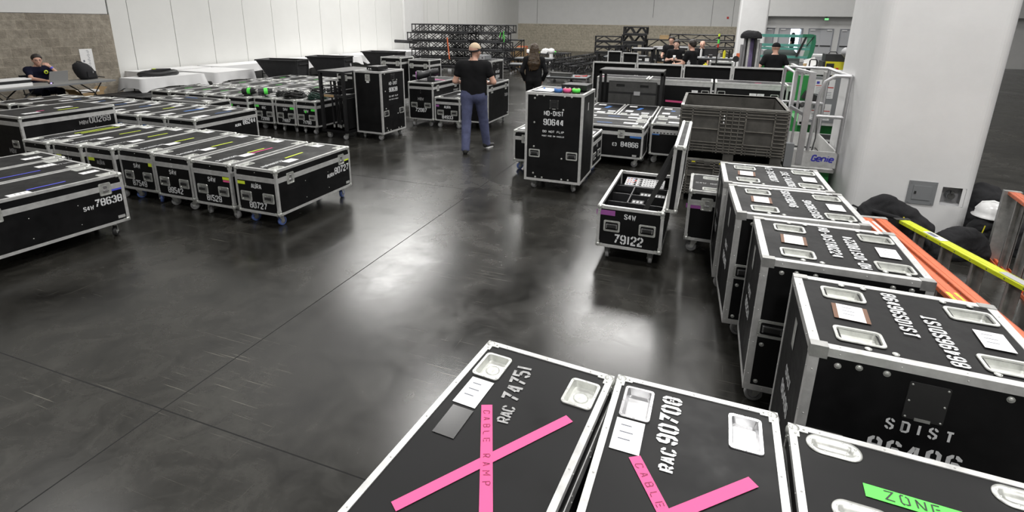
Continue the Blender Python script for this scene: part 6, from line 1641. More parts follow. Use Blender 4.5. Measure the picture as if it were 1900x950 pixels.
# mid-distance truss stacks
G2 = 'trusses stacked before the far block wall'
for i in range(3): truss('black truss in the left part of the middle stack, ' + lev[i], -5.3, 26.4, .78 + i * .265, 1.28, 0, a=.26, group=G2)
t = thing('truss_stand', 'dark wheeled stand under the left trusses of the middle stack', 'stand', (-5.3, 26.4, 0)); b = MB().use('blackpaint'); b.box(0, 1.28, 0, .5, .70, .775); b.box(.1, .2, .0, .1, .0, .7); b.box(1.1, 1.2, 0, .1, .0, .7); b.box(.1, .2, .4, .5, .0, .7); b.box(1.1, 1.2, .4, .5, .0, .7); b.build('stand_frame', None, t)
for i in range(2):
    for j in range(2): truss('black truss in the tall centre of the middle stack, ' + ('lower', 'upper')[i] + (' front', ' rear')[j] + ' one', -3.95 + .05 * i, 26.0 + .48 * j, 1.30 + .36 * i, 1.08, 0, a=.36, group=G2, bay=.27)
truss('black truss lying low in the right part of the middle stack', -2.85, 26.5, 1.05, 1.15, 0, a=.42, group=G2)
t = thing('truss_stand', 'dark stand under the low right truss of the middle stack', 'stand', (-2.84, 26.5, 0)); b = MB().use('blackpaint'); b.box(0, 1.1, 0, .42, .98, 1.045); b.box(0, .1, 0, .42, 0, .98); b.box(1.0, 1.1, 0, .42, 0, .98); b.build('stand_frame', None, t)
t = thing('truss_stand', 'dark stand under the tall centre of the middle stack', 'stand', (-3.9, 26.0, 0)); b = MB().use('blackpaint'); b.box(0, 1.0, 0, 1.0, 1.2, 1.29); b.box(0, .1, 0, .1, 0, 1.2); b.box(.9, 1, 0, .1, 0, 1.2); b.box(0, .1, .9, 1., 0, 1.2); b.box(.9, 1, .9, 1, 0, 1.2); b.box(0, 1, 0, .06, .6, .66); b.build('stand_frame', None, t)
# black speaker-like boxes with round openings
for i in range(4):
    t = thing('truss_corner_block', 'black corner block with diamond opening, ' + ('leftmost', 'second', 'third', 'rightmost')[i] + ' of four', 'truss block', (-3.72 + i * .20, 21.2 + i * .35, .92), 8, 'black corner blocks')
    b = MB().use('truss'); a = .40; o_ = rrect(a, a, .02, 2); n_ = 8
    b.box(0, a, .02, a, 0, .03); b.box(0, a, .02, a, a - .03, a); b.box(0, .03, .02, a, 0, a); b.box(a - .03, a, .02, a, 0, a)
    sq = [(0, 0), (a, 0), (a, a), (0, a)]; dm = [(a / 2, a * .12), (a * .88, a / 2), (a / 2, a * .88), (a * .12, a / 2)]
    vs = [(x, .02, z) for x, z in sq] + [(x, .02, z) for x, z in dm]; b.add(vs, [(0, 1, 4), (1, 5, 4), (1, 2, 5), (2, 6, 5), (2, 3, 6), (3, 7, 6), (3, 0, 7), (0, 4, 7)])
    b.build('block_frame', None, t)
    b = MB().use('greybox'); b.ball((a * .4, a * .5, a * .5), .06, 10); b.build('clamp', None, t)
t = flat_cart('dark table carrying the black corner blocks', -3.85, 21.1, 1.5, 1.6, .915, 0)
G4 = 'dark wheeled shelf frames'
for i, (x, y, w) in enumerate(((-2.62, 19.9, .72), (-1.78, 20.1, .70), (-2.05, 21.6, .7), (-1.2, 21.9, .6))):
    t = thing('shelf_cart', 'dark wheeled shelf frame with pale top, ' + ('left front', 'right front', 'left rear', 'right rear')[i] + ' one', 'cart', (x, y, 0), 0, G4)
    b = MB().use('greylight'); b.box(0, w, 0, .6, 1.28, 1.31); b.build('shelf_top', None, t)
    b = MB().use('blackpaint')
    for xx in (0, w - .05):
        for yy in (0, .55): b.box(xx, xx + .05, yy, yy + .05, .1, 1.28)
    b.box(0, w, 0, .05, 1.2, 1.28); b.build('frame', None, t)
    for z in (.45, .80):
        b = MB().use('wood' if (i + int(z * 10)) % 2 else 'greybox'); b.box(.05, w - .05, .05, .55, z, z + .03); b.build('shelf', None, t)
    b = MB().use('blackpaint'); b.box(.08, w - .08, .1, .5, .83, 1.0); b.use('paper'); b.box(w * .3, w * .5, .095, .1, .88, .93); b.box(w * .65, w * .85, .095, .1, .85, .96); b.build('stored_units', None, t)
    for xx in (.05, w - .05):
        for yy in (.05, .55): q = MB().use('wheel'); q.cyl((xx, yy - .015, .05), (xx, yy + .015, .05), .05, 10); q.build('wheel', None, t)
# standing case lids and trays at mid distance
def frame_lid(label, x, y, z, w, h, yaw, tilt=0, th=.10, group='loose case lids'):
    t = thing('upright_tray', label, 'tray', (x, y, z), yaw, group)  # a loose case lid stood on edge
    b = MB().use('panel'); b.box(.01, w - .01, th - .015, th - .005, .01, h - .01); b.box(.005, .015, 0, th, 0, h); b.box(w - .015, w - .005, 0, th, 0, h); b.box(0, w, 0.002, th, h - .012, h - .003); b.build('panel', None, t, T(rx=tilt))
    b = MB().use('alu')
    for x0, x1 in ((0, .035), (w - .035, w)): b.box(x0, x1, -.004, .03, 0, h); b.box(x0, x1, th - .03, th, 0, h)
    for z0, z1 in ((0, .035), (h - .035, h)): b.box(0.035, w - .035, -.004, .03, z0, z1); b.box(.035, w - .035, th - .03, th, z0, z1)
    b.build('lid_trim', None, t, T(rx=tilt))
for nm, x, w_ in (('left', -3.2, .6), ('right', -2.75, .7)):
    c = Case('dark case under the ' + nm + ' standing lid in the middle distance', x, 17.7 + (0 if nm == 'left' else .5) * 0, w=w_ * .7, d=.6, h=.66, near=False, front_handles=False, dishes=[], spin=33)
frame_lid('white-edged case lid standing steeply left of the shelf frames', -3.16, 18.0, .815, .46, .46, 12)
frame_lid('white-edged case lid standing before the shelf frames', -2.68, 18.05, .815, .52, .42, -6)
t = thing('case_tray', 'wide open case tray with bright edges before the shelf frames', 'tray', (-2.2, 17.2, 0), 0)
b = MB().use('panel'); shell_box(b, 1.4, .9, .148, .88, {}, ('top',)); b.add([(0, 0, .7), (1.4, 0, .7), (1.4, .9, .7), (0, .9, .7)], [(0, 1, 2, 3)]); bd = b.build('body', None, t)
b = MB().use('alu'); bars(b, 1.4, .9, .148, .88, .035); b.box(.7, .73, 0, .9, .86, .88); b.build('edge_trim', None, bd)
for xx in (.1, 1.3):
    for yy in (.1, .8): fk, wh = caster_meshes('grey'); q = put('caster', fk, t, T(xx, yy, 0, rz=xx * 5)); put('wheel', wh, q)
c = Case('black case with wide white corner strips and papers on top, below the dark monitor', .05, 17.6, w=.68, d=.6, h=.93, lid=0, t=.045, near=False, front_handles=False, dishes=[], corners=False, spin=35)
c.patch('front', .34, .72, .28, .04, 'greylight', 0, 'name_plate'); c.patch('top', .4, .2, .3, .15, 'paper', 0, 'paper_label')
# work bench with monitor
flat_cart('dark work table with gear in front of the dark-clothed man', -.62, 13.9, .8, .5, 1.08, 0)
flat_cart('dark work table behind the open-case lids, monitor on it', -.35, 18.6, 1.5, .8, 1.12, 0)
t = thing('monitor', 'wide black monitor seen from behind on the dark work table', 'monitor', (-.14, 18.75, 1.122)); b = MB().use('plastic'); b.box(0, .42, 0, .04, .06, .30); b.build('screen_housing', None, t); b = MB().use('plastic'); b.box(.16, .26, -.02, .06, 0, .08); b.build('monitor_stand', None, t); b = MB().use('greylight'); b.box(.14, .25, -.003, 0, .08, .10); b.build('brand_strip', None, t)
rn = random.Random(9)
for i in range(9):
    x = -.75 + .17 * i if i < 5 else .32 + .15 * (i - 5); ty = 18.7 if i > 1 else 14.1
    z = 1.122 if i > 1 else 1.082
    t = thing('bench_gadget', 'small device or bottle on the dark work tables', 'device', (x if i > 1 else -.45 + i * .4, ty + .1 * (i % 3), z), 20 * i, 'small devices on the work tables')
    b = MB().use(('greylight', 'yellowbox', 'blackpaint', 'paper', 'greybox')[i % 5]); h_ = rn.uniform(.10, .26); b.cyl((0, 0, 0), (0, 0, h_), rn.uniform(.03, .06), 10); b.cyl((0, 0, h_), (0, 0, h_ + .04), .02, 8); b.build('housing', None, t)
for i in range(4):
    truss('long black truss on the right before the far wall, ' + lev[i], -1.75 - .05 * (i % 2), 26.3, .55 + i * .30, 2.8, 0, a=.28, group='long trusses beside the far column')
t = thing('truss_stand', 'low black stand under the long right trusses', 'stand', (-1.7, 26.3, 0)); b = MB().use('blackpaint'); b.box(0, 2.6, 0, .28, .48, .545); b.box(.1, .2, 0, .28, 0, .48); b.box(2.4, 2.5, 0, .28, 0, .48); b.build('stand_frame', None, t)
crate_box('cardboard_box', 'brown cardboard box standing on the middle trusses', -2.25, 26.5, 1.47 - .0, .40, .3, .18, 'card')
t = thing('striped_pole', 'thin pole with yellow, green and red bands beside the monitor', 'pole', (.235, 17.4, 0))
b = MB().use('blackpaint'); b.cyl((0, 0, 0), (0, 0, 1.60), .02, 10); b.build('pole', None, t)
for m_, z0, z1 in (('red', 1.50, 1.60), ('green', 1.62, 1.74), ('blackpaint', 1.74, 1.82), ('yellow', 1.82, 1.90)): b = MB().use(m_); b.cyl((0, 0, z0), (0, 0, z1), .026, 10); b.build('band', None, t)
t = thing('light_stand', 'pale thin stand between the two dark-clothed people', 'stand', (-.56, 16.1, 0)); b = MB().use('zinc'); b.cyl((0, 0, .0), (0, 0, 1.62), .02, 8); b.box(-.14, .14, -.02, .02, 1.30, 1.34); b.box(-.2, .2, -.03, .03, 0, .02); b.build('stand_tube', None, t)
o = MB().use('red').box(-.52, -.40, 17.0, 17.1, 1.60, 1.64).box(-.52, -.40, 17.0, 17.1, 1.64, 1.70).box(-.50, -.42, 17.02, 17.08, 0.0, 1.6).build('red_blue_box'); tag(o, 'small red box on a post behind the dark-clothed man', 'box')
# bundle of drape poles before the far column
t = thing('pole_cart', 'wheeled cart holding the bundle of pipes and rolled drape', 'cart', (.66, 13.6, 0)); b = MB().use('blackpaint'); b.box(0, .52, 0, .5, .12, .18); b.box(0, .04, 0, .04, .18, 1.2); b.box(.48, .52, 0, .04, .18, 1.2); b.box(0, .52, 0, .03, 1.15, 1.2); b.build('cart_frame', None, t)
for xx in (.05, .47):
    for yy in (.05, .45): q = MB().use('wheel'); q.cyl((xx, yy - .015, .06), (xx, yy + .015, .06), .06, 10); q.build('wheel', None, t)
for i in range(9):
    x = .70 + .048 * i; m_ = ('drapeg', 'drapeg', 'rubber', 'alu', 'drape', 'drape', 'rubber', 'alu', 'drapeg')[i]; top = (1.72, 1.88, 1.93, 1.86, 1.95, 1.93, 1.90, 1.84, 1.76)[i]
    o = MB().use(m_).tube([(x, 13.72 + .05 * (i % 3), .182), (x + .01, 13.74, 1.0), (x + .02 * math.sin(i), 13.72 + .05 * (i % 3), top)], .03 if m_ != 'drape' else .04, 8).build('drape_roll' if m_ == 'drape' else 'drape_pole'); tag(o, ('rolled purple drape' if m_ == 'drape' else 'upright pole or rolled cover') + ' in the bundle before the far column', 'drape' if m_ == 'drape' else 'pole', 'upright bundle before the far column')
bag('cloth_bundle', 'black cloth hanging over the top of the pole bundle', .88, 13.72, .40, .3, .14, 0, [(0, .8), (.3, 1.05), (.7, .9), (1, .4)], z=1.86, seed=8)
t = thing('hose_reel', 'round black fitting with orange top left of the pole bundle', 'fitting', (.60, 13.5, 0)); b = MB().use('blackpaint'); b.cyl((0, 0, 0), (.0, 0, 1.35), .012, 8); b.cyl((0, -.03, 1.40), (0, .03, 1.40), .07, 14); b.use('orange'); b.box(.0, .07, -.02, .02, 1.44, 1.53); b.build('fitting_body', None, t)
# green boom machine behind the man in the cap
t = thing('boom_lift', 'green boom lift with teal basket frame left of the double doors', 'lift', (1.25, 16.2, 0))
b = MB().use('steelgreen'); b.box(.1, 1.0, 0, 1.4, .3, 1.15); b.box(.18, .30, -.02, 0, .5, 1.0); b.build('chassis', None, t)
b = MB().use('greybox'); rr = [(.0, 0), (.95, 0), (.95, .2), (.75, .42), (.35, .50), (.05, .35)]
b.add([(x + .1, 0, z + 1.15) for x, z in rr] + [(x + .1, 1.2, z + 1.15) for x, z in rr], [tuple(range(6)), tuple(range(6, 12))[::-1]] + [(i, (i + 1) % 6, (i + 1) % 6 + 6, i + 6) for i in range(6)]); b.build('hood', None, t)
b = MB().use('teal')
for z, hh in ((1.90, .075), (1.66, .07), (1.575, .06), (1.36, .06)): b.box(.05, 1.22, -.25, -.19, z - hh / 2, z + hh / 2)
b.box(.05, 1.22, .4, .45, 1.87, 1.93)
bf = b.build('basket_frame', None, t)
b = MB().use('tealdark'); pp = [(1.22, 1.95), (1.30, 1.93), (1.325, 1.75), (1.31, 1.5), (1.26, 1.33), (1.18, 1.33), (1.21, 1.5), (1.225, 1.75)]
b.add([(x, -.27, z) for x, z in pp] + [(x, .5, z) for x, z in pp], [tuple(range(8)), tuple(range(8, 16))[::-1]] + [(i, (i + 1) % 8, (i + 1) % 8 + 8, i + 8) for i in range(8)]); b.box(1.0, 1.22, -.26, -.2, 1.87, 1.95); b.build('end_plate', None, bf)
b = MB().use('blackpaint'); b.obox((1.08, -.28, 1.88), (.92, -.28, 1.38), .05, .04, (0, 1, 0)); b.obox((1.26, -.28, 1.90), (1.12, -.28, 1.66), .02, .03, (0, 1, 0)); b.build('brace', None, bf)
for xx in (.15, .95):
    for yy in (.2, 1.2): q = MB().use('rubber'); q.lathe([(0, -.08), (.2, -.08), (.25, -.05), (.25, .05), (.2, .08), (0, .08)], (xx, yy, .25), 'x', 18); q.build('wheel', None, t)
# table with laptop near the doors, luggage trolley, yellow cases
t = thing('folding_table', 'pale table with papers and a laptop near the far doors', 'table', (2.05, 15.0, 0)); b = MB().use('greylight'); b.box(0, 1.1, 0, .7, 1.13, 1.16); b.build('tabletop', None, t)
for xx in (.1, 1.0): q = MB().use('blackpaint'); q.tube([(xx, .35, 1.13), (xx, .35, .02)], .02, 8); q.box(xx - .03, xx + .03, .05, .65, 0, .03); q.build('leg', None, t)
t = thing('laptop', 'white-screened laptop on the pale table near the doors', 'laptop', (2.42, 15.2, 1.163)); b = MB().use('paper'); b.box(-.02, .26, 0, .2, 0, .015); b.build('laptop_base', None, t); b = MB().use('paper'); b.obox((.05, .2, .01), (-.02, .24, .2), .26, .012, (0, 1, 0)); b.build('laptop_screen', None, t)
t = thing('paper_cup', 'paper cup on the pale table near the doors', 'cup', (2.28, 15.12, 1.163)); b = MB().use('card'); b.lathe([(0, 0), (.035, 0), (.045, .1), (0, .1)], n=14); b.build('cup', None, t); b = MB().use('paper'); b.lathe([(.048, .1), (.04, .115), (0, .12)], n=14); b.build('cup_lid', None, t)
t = thing('white_shelf', 'long white shelf table behind the pale table', 'table', (3.0, 18.5, 0)); b = MB().use('paper'); b.box(-.2, 1.3, 0, .5, 1.28, 1.33); b.build('tabletop', None, t); b = MB().use('alu'); b.box(-.1, -.06, .1, .14, 0, 1.28); b.box(1.2, 1.24, .1, .14, 0, 1.28); b.box(-.1, -.06, .4, .44, 0, 1.28); b.box(1.2, 1.24, .4, .44, 0, 1.28); b.build('leg_frame', None, t)
t = thing('luggage_trolley', 'black telescopic trolley handle standing before the pale table', 'trolley', (2.10, 13.4, 0)); b = MB().use('blackpaint'); b.tube([(0, 0, .3), (.01, 0, 1.42), (.03, 0, 1.45), (.13, 0, 1.45), (.15, 0, 1.42), (.16, 0, .3)], .014, 8); b.build('handle_tube', None, t); b = MB().use('blackpaint'); b.box(-.06, .22, -.1, .1, .0, .75); b.build('trolley_body', None, t)
t = thing('yellow_case', 'yellow and black equipment case on wheels beside the near column', 'case', (2.42, 13.7, 0)); b = MB().use('yellowbox'); b.box(.05, .55, 0, .5, .3, 1.40); b.use('plastic'); b.box(.07, .22, -.02, 0, 1.0, 1.36); b.box(.0, .05, -.01, .5, .3, 1.4); b.use('red'); b.box(.26, .32, -.01, 0, 1.22, 1.27); b.use('paper'); b.box(.36, .42, -.01, 0, 1.12, 1.18); b.build('case_body', None, t)
for xx in (.1, .5):
    q = MB().use('rubber'); q.cyl((xx, .1, .15), (xx, .2, .15), .15, 14); q.build('wheel', None, t); q = MB().use('rubber'); q.cyl((xx, .35, .15), (xx, .45, .15), .15, 14); q.build('wheel', None, t)
t = thing('tool_case', 'black tool case with handle on top of the yellow case', 'case', (2.46, 13.75, 1.402)); b = MB().use('plastic'); b.box(0, .44, 0, .4, 0, .16); b.build('case_body', None, t); b = MB().use('plastic'); b.tube([(.08, .2, .155), (.11, .2, .20), (.23, .2, .20), (.26, .2, .155)], .012, 8); b.build('handle', None, t)
t = thing('white_cylinder', 'pale rounded tank lying against the near column', 'tank', (2.72, 13.5, 1.57)); b = MB().use('greylight'); b.tube([(0, 0, .10), (.02, .01, .09), (.06, .02, .06), (.25, .1, -.12), (.3, .12, -.16)], [.02, .075, .09, .09, .07], 14); b.build('tank_body', None, t)
t = thing('equipment_rack', 'dark case beside the tank holding it up', 'case', (3.05, 13.7, 0)); b = MB().use('plastic'); b.box(0, .5, 0, .5, .1, 1.35); b.box(.05, .1, .05, .1, 0, .1); b.box(.4, .45, .4, .45, 0, .1); b.build('case_body', None, t)
# bright daylight on the floor seen past the man is real light from the door: a lamp stands in the opening
area('daylight_door_lamp', (4.7, YD + 2.6, 1.6), 1.4, 90, (0.86, 0.93, 1.0), (PI / 2, 0, 0), 2.2)
# ------------------------------------------------------------ people: one continuous surface per body, clothes as their own meshes
def hand_prims(w, d, nrm, side, curl=.5, r=.0095):
    "w wrist, d forward direction, nrm palm normal (fingers curl towards it), side +1/-1 the way the thumb points across"
    w = np.array(w, float); d = np.array(d, float); d /= np.linalg.norm(d); nrm = np.array(nrm, float); nrm -= d * (nrm @ d); nrm /= np.linalg.norm(nrm)
    s_ = np.cross(d, nrm) * side
    L = []
    for k in (-.026, -.009, .009, .026): L.append((w + d * .015 + s_ * k * .7, w + d * .085 + s_ * k, .013, .0115, .012))
    for k, ln in ((-.03, .062), (-.010, .076), (.010, .082), (.030, .072)):
        a = w + d * .09 + s_ * k; c1 = curl * .7; c2 = curl * 1.7
        b = a + (d * math.cos(c1) + nrm * math.sin(c1)) * ln * .52; c = b + (d * math.cos(c2) + nrm * math.sin(c2)) * ln * .48
        L += [(a, b, r, r * .92, .004), (b, c, r * .92, r * .8, .003)]
    a = w + d * .025 + s_ * .026; b = a + (d * .55 + s_ * .8 + nrm * .3) * .042; c = b + (d * .85 + s_ * .25 + nrm * .45) * .036
    L += [(a, b, .013, .011, .010), (b, c, .011, .0095, .004)]
    return L

def person(label, x, y, yaw, P, h=.010, skin='skin', top=('tee', 'tshirt'), legs=('jeans', 'trousers'), hair=None, cap=None, shoes='rubber', sleeve=.55, bulk=1.0, wob=.002, glasses=False, longhair=False, face=True, z=0.0, tsh_low=-.04):
    t = thing('person', label, 'person', (x, y, z), yaw)
    J = {k: np.array(v, float) for k, v in P.items()}
    pts = np.array(list(J.values())); lo = pts.min(0) - .24; hi = pts.max(0) + .24; lo[2] = max(lo[2], -.01) if True else lo[2]; lo[2] = -.03
    hd = J['head']; nk = J['neck']; ch = J['chest']; wa = J['waist']; pe = J['pelvis']
    fwd = J.get('face', hd + np.array([0, .1, 0])) - hd; fwd = fwd / np.linalg.norm(fwd); rt = np.cross(fwd, [0, 0, 1.0]); rt /= np.linalg.norm(rt)
    def arms(F, off=0, part=1.0):
        for s in 'LR':
            sh, el, wr = J['sh' + s], J['el' + s], J['wr' + s]
            if part < 1: F.cap(sh, sh + (el - sh) * part * 1.0, .058 * bulk, .050 * bulk, .03, off=off)
            else:
                F.cap(sh, el, .052 * bulk, .040 * bulk, .03, off=off); F.cap(el, wr, .041 * bulk, .027, .02, off=off)
    def torso(F, off=0, low=True):
        F.cap(J['shL'], J['shR'], .062 * bulk, .062 * bulk, .05, .85, off)
        for sx in (-1, 1):
            F.cap(ch + [sx * .085 * bulk, 0, .02], wa + [sx * .065 * bulk, 0, 0], .105 * bulk, .100 * bulk, .06, .82, off)
            if low: F.cap(wa + [sx * .065 * bulk, 0, 0], pe + [sx * .075 * bulk, 0, 0], .100 * bulk, .108 * bulk, .06, .86, off)
        F.cap(nk + [0, 0, -.08], nk + [0, 0, -.02], .07, .058, .05, 1, off)
    def leg(F, off=0, toe=True):
        for s in 'LR':
            hp, kn, an = J['hip' + s], J['kn' + s], J['an' + s]
            F.cap(hp, kn, .088 * bulk, .058 * bulk, .04, off=off); F.cap(kn, an, .058 * bulk, .040, .02, off=off)
    # body
    F = Field(lo, hi, h); torso(F); leg(F); arms(F)
    F.cap(nk + [0, 0, -.03], hd + [0, 0, -.06] - fwd * .02, .056, .055, .03)
    F.cap(hd + [0, 0, .035] - fwd * .015, hd + [0, 0, -.005] + fwd * .01, .088, .078, .03); F.cap(hd + [0, 0, -.03] + fwd * .02, hd + [0, 0, -.085] + fwd * .045, .066, .034, .03)
    if face:
        F.cap(hd + fwd * .088 + [0, 0, .01], hd + fwd * .112 + [0, 0, -.028], .009, .014, .012)
        F.cap(hd + fwd * .078 + [0, 0, -.062] - rt * .018, hd + fwd * .078 + [0, 0, -.062] + rt * .018, .011, .011, .008)
        F.cap(hd + fwd * .072 + [0, 0, .034] - rt * .035, hd + fwd * .072 + [0, 0, .034] + rt * .035, .012, .012, .012)
        for s in (-1, 1): F.cap(hd + rt * s * .080 + [0, 0, .018] - fwd * .008, hd + rt * s * .078 + [0, 0, -.022] - fwd * .002, .016, .011, .006)
    for s in 'LR':
        el, wr = J['el' + s], J['wr' + s]
        d = J.get('hd' + s, (wr - el) / np.linalg.norm(wr - el)); nr = J.get('hn' + s, np.array([1.0 if s == 'L' else -1.0, 0, 0]))
        sd = 1 if s == 'R' else -1
        for a, b, ra, rb, k in hand_prims(wr, d, nr, P.get('thumb' + s, [sd])[0] if isinstance(P.get('thumb' + s), list) else sd, P_CURL.get(s, .5), max(.0095, h * .85)): F.cap(a, b, ra, rb, k)
        an = J['an' + s]; to = J['toe' + s]; F.cap(an, an + [0, 0, -.03], .036, .034, .02); F.cap(an + [0, 0, -.04], to, .032, .026, .02)
    body = put('body', F.mesh('body', skin), t)
    # trousers
    F = Field(lo, hi, h); leg(F, .012)
    for sx in (-1, 1): F.cap(pe + [sx * .075 * bulk, 0, .05], pe + [sx * .07 * bulk, 0, -.02], .108 * bulk, .110 * bulk, .05, .9, .008)
    for s in 'LR': F.cap(J['kn' + s], J['an' + s] + [0, 0, -.015], .062 * bulk, .060, .02, off=.010)
    if wob: F.noise(wob, 30, 1)
    zc = {s: J['an' + s][2] - .035 for s in 'LR'}; mid = (J['anL'][0] + J['anR'][0]) / 2
    top_z = pe[2] + .10
    def cutp(X, Y, Z): return np.maximum(np.minimum(zc['L'], zc['R']) - Z, Z - top_z)
    F.cut(cutp)
    put(legs[1], F.mesh(legs[1], legs[0]), t)
    # shirt
    F = Field(lo, hi, h); torso(F, .016); arms(F, .013, sleeve) if sleeve < 1 else arms(F, .010)
    if wob: F.noise(wob * 1.2, 22, 4)
    lowz = pe[2] + tsh_low; nz = nk[2] - .005
    wrs = [J['wrL'], J['wrR']]
    def cuts(X, Y, Z):
        r = np.maximum(lowz - Z, -1.0)
        c = np.maximum(Z - nz, .10 - np.sqrt((X - nk[0]) ** 2 + (Y - nk[1]) ** 2) - .0) if False else np.where(np.sqrt((X - nk[0]) ** 2 + (Y - nk[1]) ** 2) < .10, Z - nz, -1.0)
        return np.maximum(r if sleeve < 1 else np.where(np.abs(X - pe[0]) < .23 * bulk, lowz - Z, -1.0), c)
    F.cut(cuts)
    put(top[1], F.mesh(top[1], top[0]), t)
    # shoes
    for s in 'LR':
        F = Field(J['an' + s] - .22, J['an' + s] + .26, .009); an = J['an' + s]; to = J['toe' + s]; dd = to - an; dd[2] = 0; dd /= max(1e-6, np.linalg.norm(dd))
        zf = min(to[2], an[2] - .05)
        F.cap(an + [0, 0, -.02] - dd * .02, an + [0, 0, -.03], .050, .05, .03); F.cap(an + [0, 0, -.052] - dd * .035, to + dd * .03, .040, .036, .03)
        gz = max(0.0, to[2] - .032); F.cut(lambda X, Y, Z, gz=gz: gz - Z)
        put('shoe', F.mesh('shoe', shoes), t)
    if hair:
        F = Field(hd - [.2, .25, .55], hd + [.2, .25, .2], h)
        F.cap(hd + [0, 0, .043] - fwd * .014, hd + [0, 0, .01] - fwd * .024, .097 + max(0, h - .011) * 3, .090 + max(0, h - .011) * 3, .02)
        if longhair:
            for k in (-1, -.35, .35, 1): F.cap(hd - fwd * .05 + rt * k * .045, hd - fwd * .115 + rt * k * .085 + [0, 0, -.30], .06, .052, .03); F.cap(hd - fwd * .115 + rt * k * .085 + [0, 0, -.30], hd - fwd * .13 + rt * k * .07 + [0, 0, -.44 + .03 * abs(k)], .052, .022, .03)
            rn_ = random.Random(4)
            for q in range(16):
                k = rn_.uniform(-1.1, 1.1); k2 = k * rn_.uniform(.8, 1.25); L_ = rn_.uniform(-.50, -.34)
                F.cap(hd - fwd * .08 + rt * k * .06, hd - fwd * rn_.uniform(.12, .15) + rt * k2 * .10 + [0, 0, L_ * .6], .022, .022, .012); F.cap(hd - fwd * .135 + rt * k2 * .10 + [0, 0, L_ * .6], hd - fwd * .135 + rt * k2 * .085 + [0, 0, L_], .022, .010, .012)
            F.noise(.006, 95, 2)
        else: F.noise(.003, 70, 2)
        F.cut(lambda X, Y, Z: ((X - hd[0]) * fwd[0] + (Y - hd[1]) * fwd[1]) - .040 - .95 * np.maximum(0, Z - hd[2] - .035))
        if not longhair: F.cut(lambda X, Y, Z: hd[2] - .01 + .6 * ((X - hd[0]) * fwd[0] + (Y - hd[1]) * fwd[1]) - Z)
        put('hair', F.mesh('hair', hair), t)
    if cap:
        F = Field(hd - .22, hd + .22, h); F.cap(hd + [0, 0, .042] - fwd * .018, hd + [0, 0, .03] - fwd * .01, .097, .096, .02); F.cut(lambda X, Y, Z: hd[2] + .035 - Z)
        if cap[1]: F.cap(hd + fwd * .08 + [0, 0, .045], hd + fwd * .16 + [0, 0, .035], .03, .02, .02)
        put('cap', F.mesh('cap', cap[0]), t)
    if glasses:
        b = MB().use('blackpaint')
        for s in (-1, 1):
            c = Vector(hd + fwd * .097 + rt * s * .033 + [0, 0, .012]); R_ = Vector(rt); U_ = Vector((0, 0, 1))
            b.tube([c + R_ * .024 * math.cos(a * PI / 6) + U_ * .018 * math.sin(a * PI / 6) for a in range(12)], .0022, 5, True)
            b.cyl(c + R_ * s * .024, Vector(hd + rt * s * .085 + [0, 0, .018]), .0022, 5)
        b.build('glasses', None, t)
    if face:
        for s in (-1, 1): b = MB().use('marker'); b.ball(tuple(hd + fwd * .084 + rt * s * .032 + [0, 0, .012]), .011, 8); b.build('eye', None, t)
    return t, J
P_CURL = {'L': .9, 'R': .9}
# man walking away, cap and jeans
Pm = dict(head=(.02, .03, 1.675), face=(.10, .11, 1.67), neck=(.0, .0, 1.54), chest=(0, 0, 1.36), waist=(0, .02, 1.12), pelvis=(0, .02, .98),
    shL=(-.215, .0, 1.445), shR=(.215, .0, 1.445), elL=(-.31, .02, 1.19), elR=(.33, .02, 1.185), wrL=(-.24, .25, 1.14), wrR=(.22, .24, 1.13),
    hipL=(-.11, .02, .93), hipR=(.11, .03, .93), knL=(-.125, -.03, .50), knR=(.15, .16, .50), anL=(-.12, -.20, .085), anR=(.19, .24, .11), toeL=(-.13, -.05, .035), toeR=(.27, .36, .034),
    hdL=(.6, .8, .0), hdR=(-.6, .8, 0))
t, J = person('bald man in black t-shirt and blue jeans walking away between the cases', -3.63, 8.13, 17, Pm, h=.0095, bulk=1.13, sleeve=.50, cap=None, wob=.0028, tsh_low=-.09, shoes='rubber')
hd = J['head']
F = Field(hd - .2, hd + .2, .008); F.cap(hd + [0, 0, .045], hd + [0, 0, .03], .098, .095, .02); F.cut(lambda X, Y, Z: hd[2] + .030 - Z - .25 * (Y - hd[1])); put('cap', F.mesh('cap', 'tan'), t)
b = MB().use('fabric'); b.tube([(hd[0] + .093 * math.cos(a * PI / 10), hd[1] - .008 + .102 * math.sin(a * PI / 10), hd[2] + .026 + .022 * math.sin(a * PI / 10 + .6)) for a in range(20)], .013, 8, True)
b.obox(tuple(hd + [-.055, -.088, .02]), tuple(hd + [-.04, -.105, -.09]), .022, .006, (0, 1, 0)); b.build('bandana', None, t)
b = MB().use('paper'); 
for s in 'LR':
    an, to = Vector(J['an' + s]), Vector(J['toe' + s]); b.obox((an.x, an.y - .03, max(.012, to.z - .022)), (to.x, to.y + .02, max(.012, to.z - .022)), .078, .018)
b.build('shoe_sole', None, t)
# woman walking away with long hair
Pw = dict(head=(0, .02, 1.57), face=(0, .12, 1.57), neck=(0, 0, 1.44), chest=(0, 0, 1.27), waist=(0, .01, 1.07), pelvis=(0, 0, .93),
    shL=(-.175, 0, 1.35), shR=(.175, 0, 1.35), elL=(-.265, -.05, 1.09), elR=(.275, -.05, 1.09), wrL=(-.20, .06, .90), wrR=(.21, .06, .90),
    hipL=(-.09, 0, .88), hipR=(.09, 0, .88), knL=(-.09, .08, .48), knR=(.10, -.04, .48), anL=(-.08, .14, .08), anR=(.09, -.16, .09), toeL=(-.08, .28, .032), toeR=(.10, -.02, .032))
t, J = person('woman with very long brown hair in black clothes walking away', -3.64, 11.45, 17, Pw, h=.0105, bulk=.92, sleeve=1.0, top=('tee', 'long_sleeved_top'), legs=('tee', 'trousers'), hair='hair', longhair=True, face=True, wob=.002, tsh_low=-.12)
